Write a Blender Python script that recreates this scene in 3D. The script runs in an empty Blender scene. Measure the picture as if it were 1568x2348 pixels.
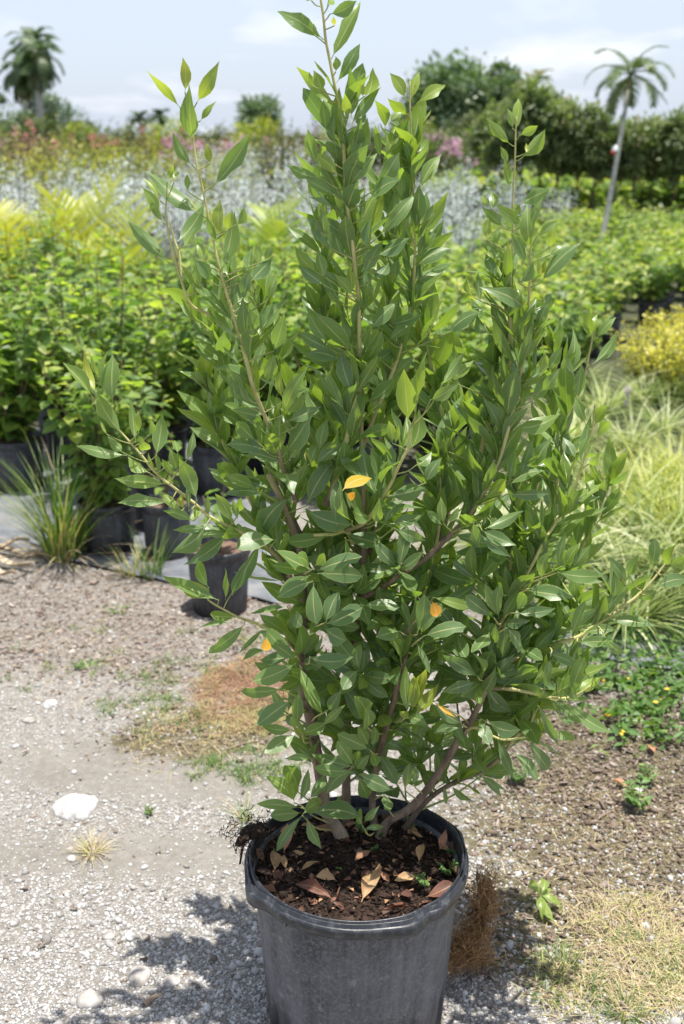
import bpy, bmesh, math, random
import numpy as np
from mathutils import Vector, Matrix, Quaternion

SC = bpy.context.scene
COL = SC.collection
R = math.radians
RNG = np.random.default_rng(11)
random.seed(5)

# ------------------------------------------------------------------ camera
CAM_H = 1.67
PITCH = R(18.2)
FZ = 2650.0                      # focal length in units of a 1568 x 2347 picture
cam_d = bpy.data.cameras.new("camera")
cam_d.sensor_fit = 'VERTICAL'
cam_d.sensor_height = 36.0
cam_d.sensor_width = 24.0
cam_d.lens = 36.0 * FZ / 2347.0
cam_d.clip_start = 0.05
cam_d.clip_end = 3000
cam_d.dof.use_dof = True
cam_d.dof.focus_distance = 1.96
cam_d.dof.aperture_fstop = 4.9
cam = bpy.data.objects.new("camera", cam_d)
cam.location = (0, 0, CAM_H)
cam.rotation_euler = (math.pi / 2 - PITCH, 0, 0)
COL.objects.link(cam)
SC.camera = cam

# ------------------------------------------------------------------ light
SUN_EL, SUN_AZ = R(83.2), R(98)    # azimuth from +Y (into the picture) towards +X
sdir = Vector((math.cos(SUN_EL) * math.sin(SUN_AZ), math.cos(SUN_EL) * math.cos(SUN_AZ), math.sin(SUN_EL)))
sun_d = bpy.data.lights.new("sun", 'SUN')
sun_d.energy = 5.0
sun_d.angle = R(0.53)
sun_d.color = (1.0, 0.955, 0.88)
sun = bpy.data.objects.new("sun", sun_d)
sun.rotation_euler = (-sdir).to_track_quat('-Z', 'Y').to_euler()
sun.location = (0, 0, 30)
COL.objects.link(sun)

W = bpy.data.worlds.new("World")
SC.world = W
W.use_nodes = True
nt = W.node_tree
nt.nodes.clear()
o = nt.nodes.new('ShaderNodeOutputWorld')
bg = nt.nodes.new('ShaderNodeBackground')
sky = nt.nodes.new('ShaderNodeTexSky')
sky.sky_type = 'NISHITA'
sky.sun_disc = False
sky.sun_elevation = SUN_EL
sky.sun_rotation = SUN_AZ
sky.altitude = 0
sky.air_density = 1.0
sky.dust_density = 2.2
sky.ozone_density = 1.2
# thin even veil of humid air plus scattered fair-weather cloud, the same all round the sky
tc = nt.nodes.new('ShaderNodeTexCoord')
sep = nt.nodes.new('ShaderNodeSeparateXYZ')
nt.links.new(tc.outputs['Generated'], sep.inputs[0])
mx = nt.nodes.new('ShaderNodeMath'); mx.operation = 'MAXIMUM'; mx.inputs[1].default_value = 0.0
nt.links.new(sep.outputs['Z'], mx.inputs[0])
ad = nt.nodes.new('ShaderNodeMath'); ad.operation = 'ADD'; ad.inputs[1].default_value = 0.11
nt.links.new(mx.outputs[0], ad.inputs[0])
dx = nt.nodes.new('ShaderNodeMath'); dx.operation = 'DIVIDE'
dy = nt.nodes.new('ShaderNodeMath'); dy.operation = 'DIVIDE'
nt.links.new(sep.outputs['X'], dx.inputs[0]); nt.links.new(ad.outputs[0], dx.inputs[1])
nt.links.new(sep.outputs['Y'], dy.inputs[0]); nt.links.new(ad.outputs[0], dy.inputs[1])
cb = nt.nodes.new('ShaderNodeCombineXYZ')
nt.links.new(dx.outputs[0], cb.inputs[0]); nt.links.new(dy.outputs[0], cb.inputs[1])
cmap = nt.nodes.new('ShaderNodeMapping')
cmap.inputs['Location'].default_value = (0.55, 0.2, 0.0)
cmap.inputs['Scale'].default_value = (0.85, 0.5, 1.0)
nt.links.new(cb.outputs[0], cmap.inputs['Vector'])
cn = nt.nodes.new('ShaderNodeTexNoise')
cn.inputs['Scale'].default_value = 1.0
cn.inputs['Detail'].default_value = 7
cn.inputs['Roughness'].default_value = 0.52
nt.links.new(cmap.outputs[0], cn.inputs['Vector'])
cr = nt.nodes.new('ShaderNodeValToRGB')
cr.color_ramp.elements[0].position = 0.53
cr.color_ramp.elements[0].color = (0, 0, 0, 1)
cr.color_ramp.elements[1].position = 0.72
cr.color_ramp.elements[1].color = (0.75, 0.75, 0.75, 1)
nt.links.new(cn.outputs['Fac'], cr.inputs[0])
veil = nt.nodes.new('ShaderNodeMixRGB')
# humid haze is thickest towards the horizon and thins out overhead
vr = nt.nodes.new('ShaderNodeMapRange')
vr.inputs['From Min'].default_value = 0.05; vr.inputs['From Max'].default_value = 0.75
vr.inputs['To Min'].default_value = 0.70; vr.inputs['To Max'].default_value = 0.22
nt.links.new(mx.outputs[0], vr.inputs['Value'])
nt.links.new(vr.outputs[0], veil.inputs[0])
veil.inputs[2].default_value = (5.9, 6.6, 7.8, 1)
nt.links.new(sky.outputs[0], veil.inputs[1])
cloud = nt.nodes.new('ShaderNodeMixRGB')
cloud.inputs[2].default_value = (8.3, 8.3, 8.7, 1)
nt.links.new(cr.outputs[0], cloud.inputs[0])
nt.links.new(veil.outputs[0], cloud.inputs[1])
nt.links.new(cloud.outputs[0], bg.inputs['Color'])
bg.inputs['Strength'].default_value = 0.1
nt.links.new(bg.outputs[0], o.inputs[0])

SC.render.engine = 'CYCLES'
SC.view_settings.view_transform = 'Standard'
SC.view_settings.look = 'None'
SC.view_settings.exposure = 0.60
SC.view_settings.gamma = 1.0
SC.view_settings.use_curve_mapping = False
SC.cycles.max_bounces = 6
SC.cycles.diffuse_bounces = 3
SC.cycles.transmission_bounces = 4
SC.cycles.transparent_max_bounces = 6
SC.cycles.use_denoising = True
SC.cycles.sample_clamp_indirect = 6.0

# ------------------------------------------------------------------ where things stand
CP, SP = math.cos(PITCH), math.sin(PITCH)
def at(zx, zy, Y):
    """world point at horizontal distance Y that is seen at (zx, zy) of a 1568 x 2347 view"""
    a, b = (zx - 784.0) / FZ, (1173.5 - zy) / FZ
    d = Vector((a, CP + b * SP, -SP + b * CP))
    return Vector((0, 0, CAM_H)) + d * (Y / d.y)
def ground_at(zx, zy, z=0.0):
    a, b = (zx - 784.0) / FZ, (1173.5 - zy) / FZ
    d = Vector((a, CP + b * SP, -SP + b * CP))
    return Vector((0, 0, CAM_H)) + d * ((z - CAM_H) / d.z)
def project(p):
    v = Vector(p) - Vector((0, 0, CAM_H))
    dep = v.y * CP - v.z * SP
    return 784 + FZ * v.x / dep, 1173.5 - FZ * (v.y * SP + v.z * CP) / dep, dep

# ------------------------------------------------------------------ object helpers
def tag(ob, label=None, cat=None, group=None, kind=None):
    if label: ob['label'] = label
    if cat: ob['category'] = cat
    if group: ob['group'] = group
    if kind: ob['kind'] = kind
    return ob
def thing(name, label, cat, loc=(0, 0, 0), rz=0.0, group=None):
    ob = bpy.data.objects.new(name, None)
    ob.empty_display_size = 0.1
    ob.location = loc
    ob.rotation_euler = (0, 0, rz)
    COL.objects.link(ob)
    return tag(ob, label, cat, group)
def obj(name, me, mat=None, parent=None, kind=None):
    if mat is not None and len(me.materials) == 0:
        me.materials.append(mat)
    ob = bpy.data.objects.new(name, me)
    COL.objects.link(ob)
    if parent is not None: ob.parent = parent
    if kind: ob['kind'] = kind
    return ob
KIDS = {}
def kids(root):
    return [c for c in bpy.data.objects if c.parent == root]
def dup(root, children, loc, rz=0.0, scale=1.0, label=None, group=None):
    r = root.copy()
    COL.objects.link(r)
    r.location = loc
    r.rotation_euler = (0, 0, rz)
    r.scale = (scale, scale, scale)
    if label: r['label'] = label
    if group: r['group'] = group
    for ch, sub in children:
        c = ch.copy(); COL.objects.link(c); c.parent = r
        for g in sub:
            d = g.copy(); COL.objects.link(d); d.parent = c
    return r
class Proto:
    """a thing with parts, built once at the origin; the first placing moves it, the next ones copy it"""
    def __init__(self, root):
        self.root = root
        self.children = [(c, kids(c)) for c in kids(root)]
        self.used = False
    def place(self, loc, rz=0.0, scale=1.0, label=None, group=None):
        if not self.used:
            self.used = True
            r = self.root
            r.location = loc; r.rotation_euler = (0, 0, rz); r.scale = (scale,) * 3
            if label: r['label'] = label
            if group: r['group'] = group
            return r
        return dup(self.root, self.children, loc, rz, scale, label, group)

# ------------------------------------------------------------------ mesh helpers
def np_mesh(name, V, F, attrs=None, uv=None, smooth=True):
    """V (n,3); F (m,k) faces of one size; attrs {name: (n,) per-vertex float}; uv (n,2) per vertex"""
    V = np.asarray(V, dtype=np.float32); F = np.asarray(F, dtype=np.int32)
    m, k = F.shape
    me = bpy.data.meshes.new(name)
    me.vertices.add(len(V)); me.vertices.foreach_set("co", V.ravel())
    me.loops.add(m * k); me.loops.foreach_set("vertex_index", F.ravel())
    me.polygons.add(m)
    me.polygons.foreach_set("loop_start", np.arange(0, m * k, k, dtype=np.int32))
    if smooth: me.polygons.foreach_set("use_smooth", np.ones(m, dtype=bool))
    if uv is not None:
        l = me.uv_layers.new(name="UVMap")
        l.data.foreach_set("uv", np.asarray(uv, dtype=np.float32)[F.ravel()].ravel())
    for an, av in (attrs or {}).items():
        a = me.attributes.new(an, 'FLOAT', 'POINT')
        a.data.foreach_set("value", np.asarray(av, dtype=np.float32))
    me.update(calc_edges=True)
    return me

def unit(v):
    return v / np.maximum(np.linalg.norm(v, axis=-1, keepdims=True), 1e-9)

def scatter(name, tv, tf, P, A, N, L, Wd, attrs=None, uvt=None, smooth=True, T=None):
    """copies of a template (x across, y along, z up) at P, along A, facing N, size L x Wd"""
    P = np.asarray(P, float); n = len(P)
    A = unit(np.asarray(A, float)); N = np.asarray(N, float)
    N = unit(N - A * (N * A).sum(1, keepdims=True))
    B = np.cross(A, N)
    L = np.broadcast_to(np.asarray(L, float), (n,)); Wd = np.broadcast_to(np.asarray(Wd, float), (n,))
    T = L if T is None else np.broadcast_to(np.asarray(T, float), (n,))
    tv = np.asarray(tv, float)
    V = (P[:, None, :] + B[:, None, :] * (tv[None, :, 0, None] * Wd[:, None, None])
         + A[:, None, :] * (tv[None, :, 1, None] * L[:, None, None])
         + N[:, None, :] * (tv[None, :, 2, None] * T[:, None, None]))
    k = len(tv)
    F = (np.asarray(tf)[None] + (np.arange(n) * k)[:, None, None]).reshape(-1, len(tf[0]))
    at_ = {a: np.repeat(v, k) for a, v in (attrs or {}).items()}
    uv = np.tile(np.asarray(uvt), (n, 1)) if uvt is not None else None
    return np_mesh(name, V.reshape(-1, 3), F, at_, uv, smooth)

def catmull(pts, n):
    """smooth an (m,k) list of points to n samples"""
    p = np.asarray(pts, float)
    if len(p) == 2:
        t = np.linspace(0, 1, n)[:, None]
        return p[0] * (1 - t) + p[1] * t
    q = np.vstack([2 * p[0] - p[1], p, 2 * p[-1] - p[-2]])
    d = np.r_[0, np.cumsum(np.linalg.norm(np.diff(p[:, :3], axis=0), axis=1))]
    s = np.linspace(0, d[-1], n)
    out = []
    for x in s:
        i = min(np.searchsorted(d, x, side='right') - 1, len(p) - 2)
        t = (x - d[i]) / max(d[i + 1] - d[i], 1e-9)
        a, b, c, e = q[i], q[i + 1], q[i + 2], q[i + 3]
        out.append(0.5 * ((2 * b) + (c - a) * t + (2 * a - 5 * b + 4 * c - e) * t * t + (3 * b - a - 3 * c + e) * t ** 3))
    return np.array(out)

def tube(P, rad, sides=8, cap=True):
    """sweep a ring along P; returns V, F(quads)"""
    P = np.asarray(P, float); n = len(P)
    rad = np.broadcast_to(np.asarray(rad, float), (n,))
    T = unit(np.gradient(P, axis=0))
    ref = np.array([0.3, 0.2, 1.0]) if abs(T[0][2]) < 0.9 else np.array([1.0, 0.1, 0.0])
    U = []
    u = np.cross(T[0], ref); u /= np.linalg.norm(u)
    for i in range(n):
        u = u - T[i] * (u @ T[i]); u /= max(np.linalg.norm(u), 1e-9); U.append(u)
    U = np.array(U); Vv = np.cross(T, U)
    an = np.linspace(0, 2 * np.pi, sides, endpoint=False)
    V = P[:, None] + rad[:, None, None] * (np.cos(an)[None, :, None] * U[:, None] + np.sin(an)[None, :, None] * Vv[:, None])
    V = V.reshape(-1, 3)
    i = np.arange(n - 1)[:, None] * sides; j = np.arange(sides)[None]
    j2 = (j + 1) % sides
    F = np.stack([i + j, i + j2, i + sides + j2, i + sides + j], -1).reshape(-1, 4)
    if cap:
        V = np.vstack([V, P[-1:] + T[-1:] * rad[-1], P[:1]])
        c = n * sides
        e = (n - 1) * sides
        F = np.vstack([F, np.stack([e + j[0], e + j2[0], np.full(sides, c), np.full(sides, c)], -1)])
    return V, F
def quads_to_tris(F):
    F = np.asarray(F)
    a = F[:, [0, 1, 2]]; b = F[:, [0, 2, 3]]
    b = b[(b[:, 1] != b[:, 2])]
    return np.vstack([a, b])
def merge(parts):
    V, F, k = [], [], 0
    for v, f in parts:
        V.append(v); F.append(np.asarray(f) + k); k += len(v)
    return np.vstack(V), np.vstack(F)
def tube_mesh(name, P, rad, sides=8, extra=None):
    V, F = tube(P, rad, sides)
    n = len(P)
    t = np.r_[np.repeat(np.linspace(0, 1, n), sides), 1, 0]
    at_ = {'t': t}
    if extra is not None:
        at_['young'] = np.r_[np.repeat(extra, sides), extra[-1], extra[0]]
    return np_mesh(name, V, quads_to_tris(F), at_)
def lathe(profile, seg=64, warp=None):
    pr = np.asarray(profile, float); n = len(pr)
    an = np.linspace(0, 2 * np.pi, seg, endpoint=False)
    r = np.repeat(pr[:, 0][:, None], seg, 1); z = np.repeat(pr[:, 1][:, None], seg, 1)
    if warp is not None: r, z = warp(r, z, an[None, :])
    V = np.stack([r * np.cos(an), r * np.sin(an), z], -1).reshape(-1, 3)
    i = np.arange(n - 1)[:, None] * seg; j = np.arange(seg)[None]; j2 = (j + 1) % seg
    F = np.stack([i + j, i + j2, i + seg + j2, i + seg + j], -1).reshape(-1, 4)
    return V, F

# value noise on arrays (for shapes only)
def vnoise(x, y, seed=0):
    x = np.asarray(x, float); y = np.asarray(y, float)
    xi = np.floor(x).astype(np.int64); yi = np.floor(y).astype(np.int64)
    fx = x - xi; fy = y - yi
    fx = fx * fx * (3 - 2 * fx); fy = fy * fy * (3 - 2 * fy)
    def h(a, b):
        s = np.sin(a * 127.1 + b * 311.7 + seed * 74.7) * 43758.5453
        return s - np.floor(s)
    return (h(xi, yi) * (1 - fx) + h(xi + 1, yi) * fx) * (1 - fy) + (h(xi, yi + 1) * (1 - fx) + h(xi + 1, yi + 1) * fx) * fy
def fbm(x, y, seed=0, octv=4):
    s, a, t = 0, 0.5, 0
    for k in range(octv):
        s = s + a * vnoise(np.asarray(x) * 2 ** k, np.asarray(y) * 2 ** k, seed + k); t += a; a *= 0.5
    return s / t

# ------------------------------------------------------------------ materials
class G:
    def __init__(self, name):
        self.m = bpy.data.materials.new(name)
        self.m.use_nodes = True
        self.t = self.m.node_tree
        self.t.nodes.clear()
        self.out = self.t.nodes.new('ShaderNodeOutputMaterial')
    def put(self, sock, v):
        if hasattr(v, 'is_output') or isinstance(v, bpy.types.NodeSocket):
            self.t.links.new(v, sock)
        elif isinstance(v, (tuple, list)) and len(v) == 3 and sock.type == 'RGBA':
            sock.default_value = (*v, 1)
        else:
            sock.default_value = v
    def node(self, typ, **kw):
        n = self.t.nodes.new(typ)
        for k, v in kw.items():
            self.put(n.inputs[k], v)
        return n
    def attr(self, name, out='Fac'):
        n = self.t.nodes.new('ShaderNodeAttribute'); n.attribute_name = name
        return n.outputs[out]
    def coord(self, which='Object'):
        return self.t.nodes.new('ShaderNodeTexCoord').outputs[which]
    def pos(self):
        return self.t.nodes.new('ShaderNodeNewGeometry').outputs['Position']
    def rnd(self):
        return self.t.nodes.new('ShaderNodeObjectInfo').outputs['Random']
    def math(self, op, a, b=0.0, clamp=False):
        n = self.t.nodes.new('ShaderNodeMath'); n.operation = op; n.use_clamp = clamp
        self.put(n.inputs[0], a); self.put(n.inputs[1], b)
        return n.outputs[0]
    def mix(self, f, a, b, mode='MIX'):
        n = self.t.nodes.new('ShaderNodeMixRGB'); n.blend_type = mode
        self.put(n.inputs[0], f); self.put(n.inputs[1], a); self.put(n.inputs[2], b)
        return n.outputs[0]
    def ramp(self, f, stops, interp='LINEAR'):
        n = self.t.nodes.new('ShaderNodeValToRGB'); cr = n.color_ramp; cr.interpolation = interp
        while len(cr.elements) < len(stops): cr.elements.new(0.5)
        for e, (p, c) in zip(cr.elements, stops):
            e.position = p
            e.color = (*c, 1) if not np.isscalar(c) else (c, c, c, 1)
        self.put(n.inputs[0], f)
        return n.outputs[0]
    def noise(self, scale, detail=3, rough=0.55, vec=None, out='Fac', dist=0.0):
        n = self.t.nodes.new('ShaderNodeTexNoise')
        n.inputs['Scale'].default_value = scale; n.inputs['Detail'].default_value = detail
        n.inputs['Roughness'].default_value = rough; n.inputs['Distortion'].default_value = dist
        if vec is not None: self.t.links.new(vec, n.inputs['Vector'])
        return n.outputs[out]
    def voro(self, scale, vec=None, out='Color', feat='F1', rand=1.0):
        n = self.t.nodes.new('ShaderNodeTexVoronoi'); n.feature = feat
        n.inputs['Scale'].default_value = scale
        n.inputs['Randomness'].default_value = rand
        if vec is not None: self.t.links.new(vec, n.inputs['Vector'])
        return n.outputs[out]
    def mapping(self, vec, scale=(1, 1, 1), loc=(0, 0, 0), rot=(0, 0, 0)):
        n = self.t.nodes.new('ShaderNodeMapping')
        self.t.links.new(vec, n.inputs['Vector'])
        n.inputs['Scale'].default_value = scale; n.inputs['Location'].default_value = loc
        n.inputs['Rotation'].default_value = rot
        return n.outputs[0]
    def bump(self, h, strength=0.4, dist=0.01):
        n = self.t.nodes.new('ShaderNodeBump')
        n.inputs['Strength'].default_value = strength; n.inputs['Distance'].default_value = dist
        self.t.links.new(h, n.inputs['Height'])
        return n.outputs[0]
    def uv(self):
        s = self.t.nodes.new('ShaderNodeSeparateXYZ')
        self.t.links.new(self.coord('UV'), s.inputs[0])
        return s.outputs[0], s.outputs[1]
    def principled(self, col, rough=0.6, normal=None, spec=0.5, sheen=0.0, coat=0.0):
        n = self.t.nodes.new('ShaderNodeBsdfPrincipled')
        self.put(n.inputs['Base Color'], col); self.put(n.inputs['Roughness'], rough)
        self.put(n.inputs['Specular IOR Level'], spec)
        if normal is not None: self.t.links.new(normal, n.inputs['Normal'])
        if coat: n.inputs['Coat Weight'].default_value = coat; n.inputs['Coat Roughness'].default_value = 0.25
        return n.outputs[0]
    def finish(self, sh):
        self.t.links.new(sh, self.out.inputs['Surface'])
        return self.m
    def leafy(self, col, tcol, fac=0.35, rough=0.45, normal=None, spec=0.5):
        a = self.principled(col, rough, normal, spec)
        b = self.t.nodes.new('ShaderNodeBsdfTranslucent')
        self.put(b.inputs['Color'], tcol)
        if normal is not None: self.t.links.new(normal, b.inputs['Normal'])
        mxs = self.t.nodes.new('ShaderNodeMixShader')
        self.put(mxs.inputs[0], fac)
        self.t.links.new(a, mxs.inputs[1]); self.t.links.new(b.outputs[0], mxs.inputs[2])
        return self.finish(mxs.outputs[0])

def leaf_material():
    g = G("shrub_leaf")
    age = g.attr('age')
    u, v = g.uv()
    d = g.math('ABSOLUTE', g.math('SUBTRACT', u, 0.5))
    mid = g.math('LESS_THAN', d, g.math('SUBTRACT', 0.050, g.math('MULTIPLY', v, 0.033)))
    edge = g.math('GREATER_THAN', d, 0.474)
    # side veins: lines that run forward from the midrib
    ph = g.math('ADD', g.math('MULTIPLY', v, 9.0), g.math('MULTIPLY', d, -4.4))
    fr = g.math('ABSOLUTE', g.math('SUBTRACT', g.math('FRACT', ph), 0.5))
    vein = g.math('MULTIPLY', g.math('LESS_THAN', fr, 0.035), g.math('LESS_THAN', d, 0.42))
    r = g.attr('tint')
    oc = g.coord('Object')
    n1 = g.noise(30, 3, 0.6, oc)
    a2 = g.math('ADD', age, g.math('MULTIPLY', g.math('SUBTRACT', g.math('ADD', g.math('MULTIPLY', r, 0.5), g.math('MULTIPLY', n1, 0.5)), 0.5), 0.16), True)
    base = g.ramp(a2, [(0.0, (0.122, 0.204, 0.088)), (0.25, (0.155, 0.255, 0.078)), (0.5, (0.215, 0.325, 0.064)),
                       (0.72, (0.24, 0.33, 0.055)), (0.85, (0.36, 0.38, 0.06)), (0.93, (0.75, 0.40, 0.02)), (1.0, (0.62, 0.27, 0.02))])
    dust = g.ramp(g.noise(9, 4, 0.7, oc), [(0.45, 0.0), (0.8, 0.42)])
    base = g.mix(g.math('MULTIPLY', dust, g.math('SUBTRACT', 0.75, age, True)), base, (0.25, 0.30, 0.23))
    c = g.mix(g.math('MULTIPLY', vein, 0.22), base, (0.26, 0.34, 0.12))
    c = g.mix(g.math('MULTIPLY', mid, 0.78), c, (0.58, 0.57, 0.27))
    c = g.mix(g.math('MULTIPLY', edge, 0.7), c, (0.46, 0.50, 0.20))
    # rare brown spots
    sp = g.ramp(g.noise(120, 1, 0.5, oc), [(0.69, 0.0), (0.72, 1.0)])
    c = g.mix(g.math('MULTIPLY', sp, 0.6), c, (0.12, 0.07, 0.03))
    tc_ = g.mix(1.0, g.ramp(a2, [(0.0, (0.24, 0.42, 0.04)), (0.5, (0.44, 0.60, 0.035)), (0.85, (0.6, 0.6, 0.05)), (1.0, (0.8, 0.4, 0.02))]), (1, 1, 1), 'MULTIPLY')
    rough = g.ramp(g.noise(18, 3, 0.6, oc), [(0.3, 0.27), (0.7, 0.42)])
    h = g.math('ADD', g.math('MULTIPLY', vein, -0.35), g.math('ADD', g.math('MULTIPLY', mid, 0.5), g.math('MULTIPLY', g.noise(90, 2, 0.5, oc), 0.5)))
    return g.leafy(c, tc_, 0.42, rough, g.bump(h, 0.25, 0.001), 0.55)
M = {}
M['leaf'] = leaf_material()

def foliage_material(name, stops, trans=0.35, rough=0.45, tmul=(1.5, 1.7, 0.6), spec=0.5, vary=0.12):
    g = G(name)
    t = g.attr('tint')
    n = g.noise(3.0, 3, 0.6, g.pos())
    f = g.math('ADD', t, g.math('ADD', g.math('MULTIPLY', g.math('SUBTRACT', g.rnd(), 0.5), vary * 2), g.math('MULTIPLY', g.math('SUBTRACT', n, 0.5), 0.4)), True)
    c = g.ramp(f, stops)
    tcl = g.mix(1.0, c, tmul, 'MULTIPLY')
    return g.leafy(c, tcl, trans, rough, None, spec)
M['bright'] = foliage_material("bright_leaves", [(0.0, (0.09, 0.16, 0.055)), (0.4, (0.16, 0.25, 0.065)), (0.72, (0.25, 0.345, 0.075)), (1.0, (0.42, 0.46, 0.11))], 0.48)
M['field'] = foliage_material("field_leaves", [(0.0, (0.08, 0.15, 0.05)), (0.4, (0.165, 0.255, 0.07)), (0.75, (0.27, 0.355, 0.09)), (1.0, (0.44, 0.45, 0.12))], 0.42)
M['silver'] = foliage_material("silver_leaves", [(0.0, (0.40, 0.46, 0.44)), (0.5, (0.52, 0.575, 0.56)), (1.0, (0.64, 0.685, 0.675))], 0.3, 0.7, (0.9, 1.0, 0.9), 0.2)
M['ygreen'] = foliage_material("yellow_green_leaves", [(0.0, (0.07, 0.13, 0.03)), (0.45, (0.20, 0.27, 0.04)), (1.0, (0.46, 0.43, 0.06))], 0.35)
M['gold'] = foliage_material("gold_leaves", [(0.0, (0.20, 0.25, 0.04)), (0.4, (0.38, 0.37, 0.05)), (1.0, (0.62, 0.54, 0.07))], 0.3)
M['dark'] = foliage_material("dark_leaves", [(0.0, (0.10, 0.14, 0.06)), (0.5, (0.16, 0.21, 0.085)), (0.9, (0.25, 0.29, 0.12)), (1.0, (0.33, 0.21, 0.12))], 0.4)
M['tree'] = foliage_material("tree_leaves", [(0.0, (0.065, 0.115, 0.06)), (0.5, (0.11, 0.175, 0.085)), (1.0, (0.19, 0.25, 0.115))], 0.3)
M['redleaf'] = foliage_material("reddish_leaves", [(0.0, (0.15, 0.15, 0.08)), (0.4, (0.26, 0.24, 0.12)), (0.7, (0.34, 0.21, 0.15)), (1.0, (0.42, 0.24, 0.19))], 0.25, tmul=(1.3, 1.1, 0.8))
M['olive'] = foliage_material("olive_leaves", [(0.0, (0.04, 0.065, 0.022)), (0.5, (0.09, 0.125, 0.035)), (1.0, (0.20, 0.21, 0.06))], 0.25)
M['palm'] = foliage_material("palm_leaves", [(0.0, (0.05, 0.09, 0.03)), (0.6, (0.10, 0.16, 0.05)), (0.9, (0.17, 0.20, 0.08)), (1.0, (0.33, 0.25, 0.15))], 0.25)
M['ypalm'] = foliage_material("yellow_palm_leaves", [(0.0, (0.16, 0.27, 0.05)), (0.5, (0.36, 0.43, 0.07)), (1.0, (0.56, 0.56, 0.11))], 0.4, tmul=(1.2, 1.2, 0.6))
M['lily'] = foliage_material("striped_blades", [(0.0, (0.09, 0.16, 0.045)), (0.4, (0.23, 0.30, 0.085)), (0.7, (0.44, 0.48, 0.20)), (1.0, (0.70, 0.70, 0.46))], 0.35, tmul=(1.2, 1.3, 0.7))
M['lime'] = foliage_material("lime_blades", [(0.0, (0.11, 0.17, 0.02)), (0.5, (0.31, 0.36, 0.05)), (1.0, (0.55, 0.56, 0.13))], 0.35, tmul=(1.2, 1.3, 0.5))
M['grass'] = foliage_material("grass_blades", [(0.0, (0.06, 0.12, 0.03)), (0.6, (0.13, 0.22, 0.05)), (0.82, (0.28, 0.31, 0.10)), (1.0, (0.48, 0.36, 0.20))], 0.3, 0.5)
M['weed'] = foliage_material("weed_leaves", [(0.0, (0.06, 0.13, 0.035)), (0.6, (0.13, 0.24, 0.06)), (1.0, (0.32, 0.38, 0.12))], 0.35, 0.5)
M['straw'] = foliage_material("dry_grass", [(0.0, (0.17, 0.09, 0.055)), (0.5, (0.38, 0.225, 0.14)), (0.8, (0.54, 0.38, 0.26)), (1.0, (0.38, 0.38, 0.15))], 0.2, 0.7, (1, 1, 1), 0.2, 0.0)
M['straw2'] = foliage_material("bleached_grass", [(0.0, (0.24, 0.17, 0.10)), (0.45, (0.46, 0.36, 0.22)), (0.75, (0.62, 0.52, 0.34)), (1.0, (0.40, 0.42, 0.13))], 0.2, 0.7, (1, 1, 1), 0.2, 0.0)
M['pink'] = foliage_material("pink_petals", [(0.0, (0.45, 0.14, 0.15)), (1.0, (0.62, 0.26, 0.26))], 0.3, 0.6, (1, 1, 1), 0.2)
M['mauve'] = foliage_material("mauve_petals", [(0.0, (0.45, 0.22, 0.33)), (1.0, (0.64, 0.42, 0.52))], 0.3, 0.6, (1, 1, 1), 0.2)
M['lilac'] = foliage_material("lilac_petals", [(0.0, (0.40, 0.30, 0.46)), (1.0, (0.62, 0.52, 0.66))], 0.3, 0.6, (1, 1, 1), 0.2)
M['yellowpetal'] = foliage_material("yellow_petals", [(0.0, (0.7, 0.42, 0.03)), (1.0, (0.85, 0.62, 0.1))], 0.2, 0.6, (1, 1, 1), 0.2)

def bark_material():
    g = G("shrub_bark")
    y = g.attr('young')
    oc = g.coord('Object')
    n = g.noise(60, 5, 0.65, g.mapping(oc, (1, 1, 0.22)))
    br = g.ramp(n, [(0.25, (0.07, 0.05, 0.036)), (0.55, (0.20, 0.145, 0.105)), (0.8, (0.36, 0.28, 0.21))])
    gr = g.ramp(g.noise(40, 3, 0.6, oc), [(0.3, (0.38, 0.37, 0.13)), (0.7, (0.58, 0.53, 0.24))])
    pale = g.ramp(n, [(0.3, (0.17, 0.125, 0.09)), (0.7, (0.42, 0.33, 0.24))])
    # 0 pale swollen base, 0.2 rough brown bark, 0.6+ smooth yellow-green shoot
    c = g.mix(g.ramp(y, [(0.02, 0.0), (0.14, 1.0)]), pale, br)
    c = g.mix(g.ramp(y, [(0.42, 0.0), (0.6, 1.0)]), c, gr)
    c = g.mix(g.ramp(y, [(0.88, 0.0), (0.97, 0.85)]), c, (0.21, 0.28, 0.08))
    return g.finish(g.principled(c, 0.65, g.bump(n, 0.9, 0.004), 0.3))
M['bark'] = bark_material()

def simple(name, stops, scale=30, rough=0.7, bump=0.4, bdist=0.004, detail=4, spec=0.4, aniso=(1, 1, 1), attr=None, vary=0.0):
    g = G(name)
    oc = g.mapping(g.coord('Object'), aniso)
    n = g.noise(scale, detail, 0.6, oc)
    f = n
    if attr: f = g.math('ADD', g.math('MULTIPLY', g.attr(attr), 0.8), g.math('MULTIPLY', n, 0.2))
    if vary: f = g.math('ADD', f, g.math('MULTIPLY', g.math('SUBTRACT', g.rnd(), 0.5), vary))
    c = g.ramp(f, stops)
    return g.finish(g.principled(c, rough, g.bump(n, bump, bdist), spec))
M['pebble'] = simple("pebble", [(0.0, (0.11, 0.105, 0.098)), (0.3, (0.24, 0.23, 0.218)), (0.6, (0.40, 0.39, 0.375)), (1.0, (0.64, 0.635, 0.62))], 60, 0.85, 0.3, 0.002, attr='tint', spec=0.3)
M['chip'] = simple("bark_chip", [(0.0, (0.08, 0.058, 0.045)), (0.4, (0.21, 0.16, 0.125)), (0.75, (0.38, 0.315, 0.26)), (1.0, (0.55, 0.49, 0.42))], 80, 0.85, 0.4, 0.002, attr='tint', spec=0.2)
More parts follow.
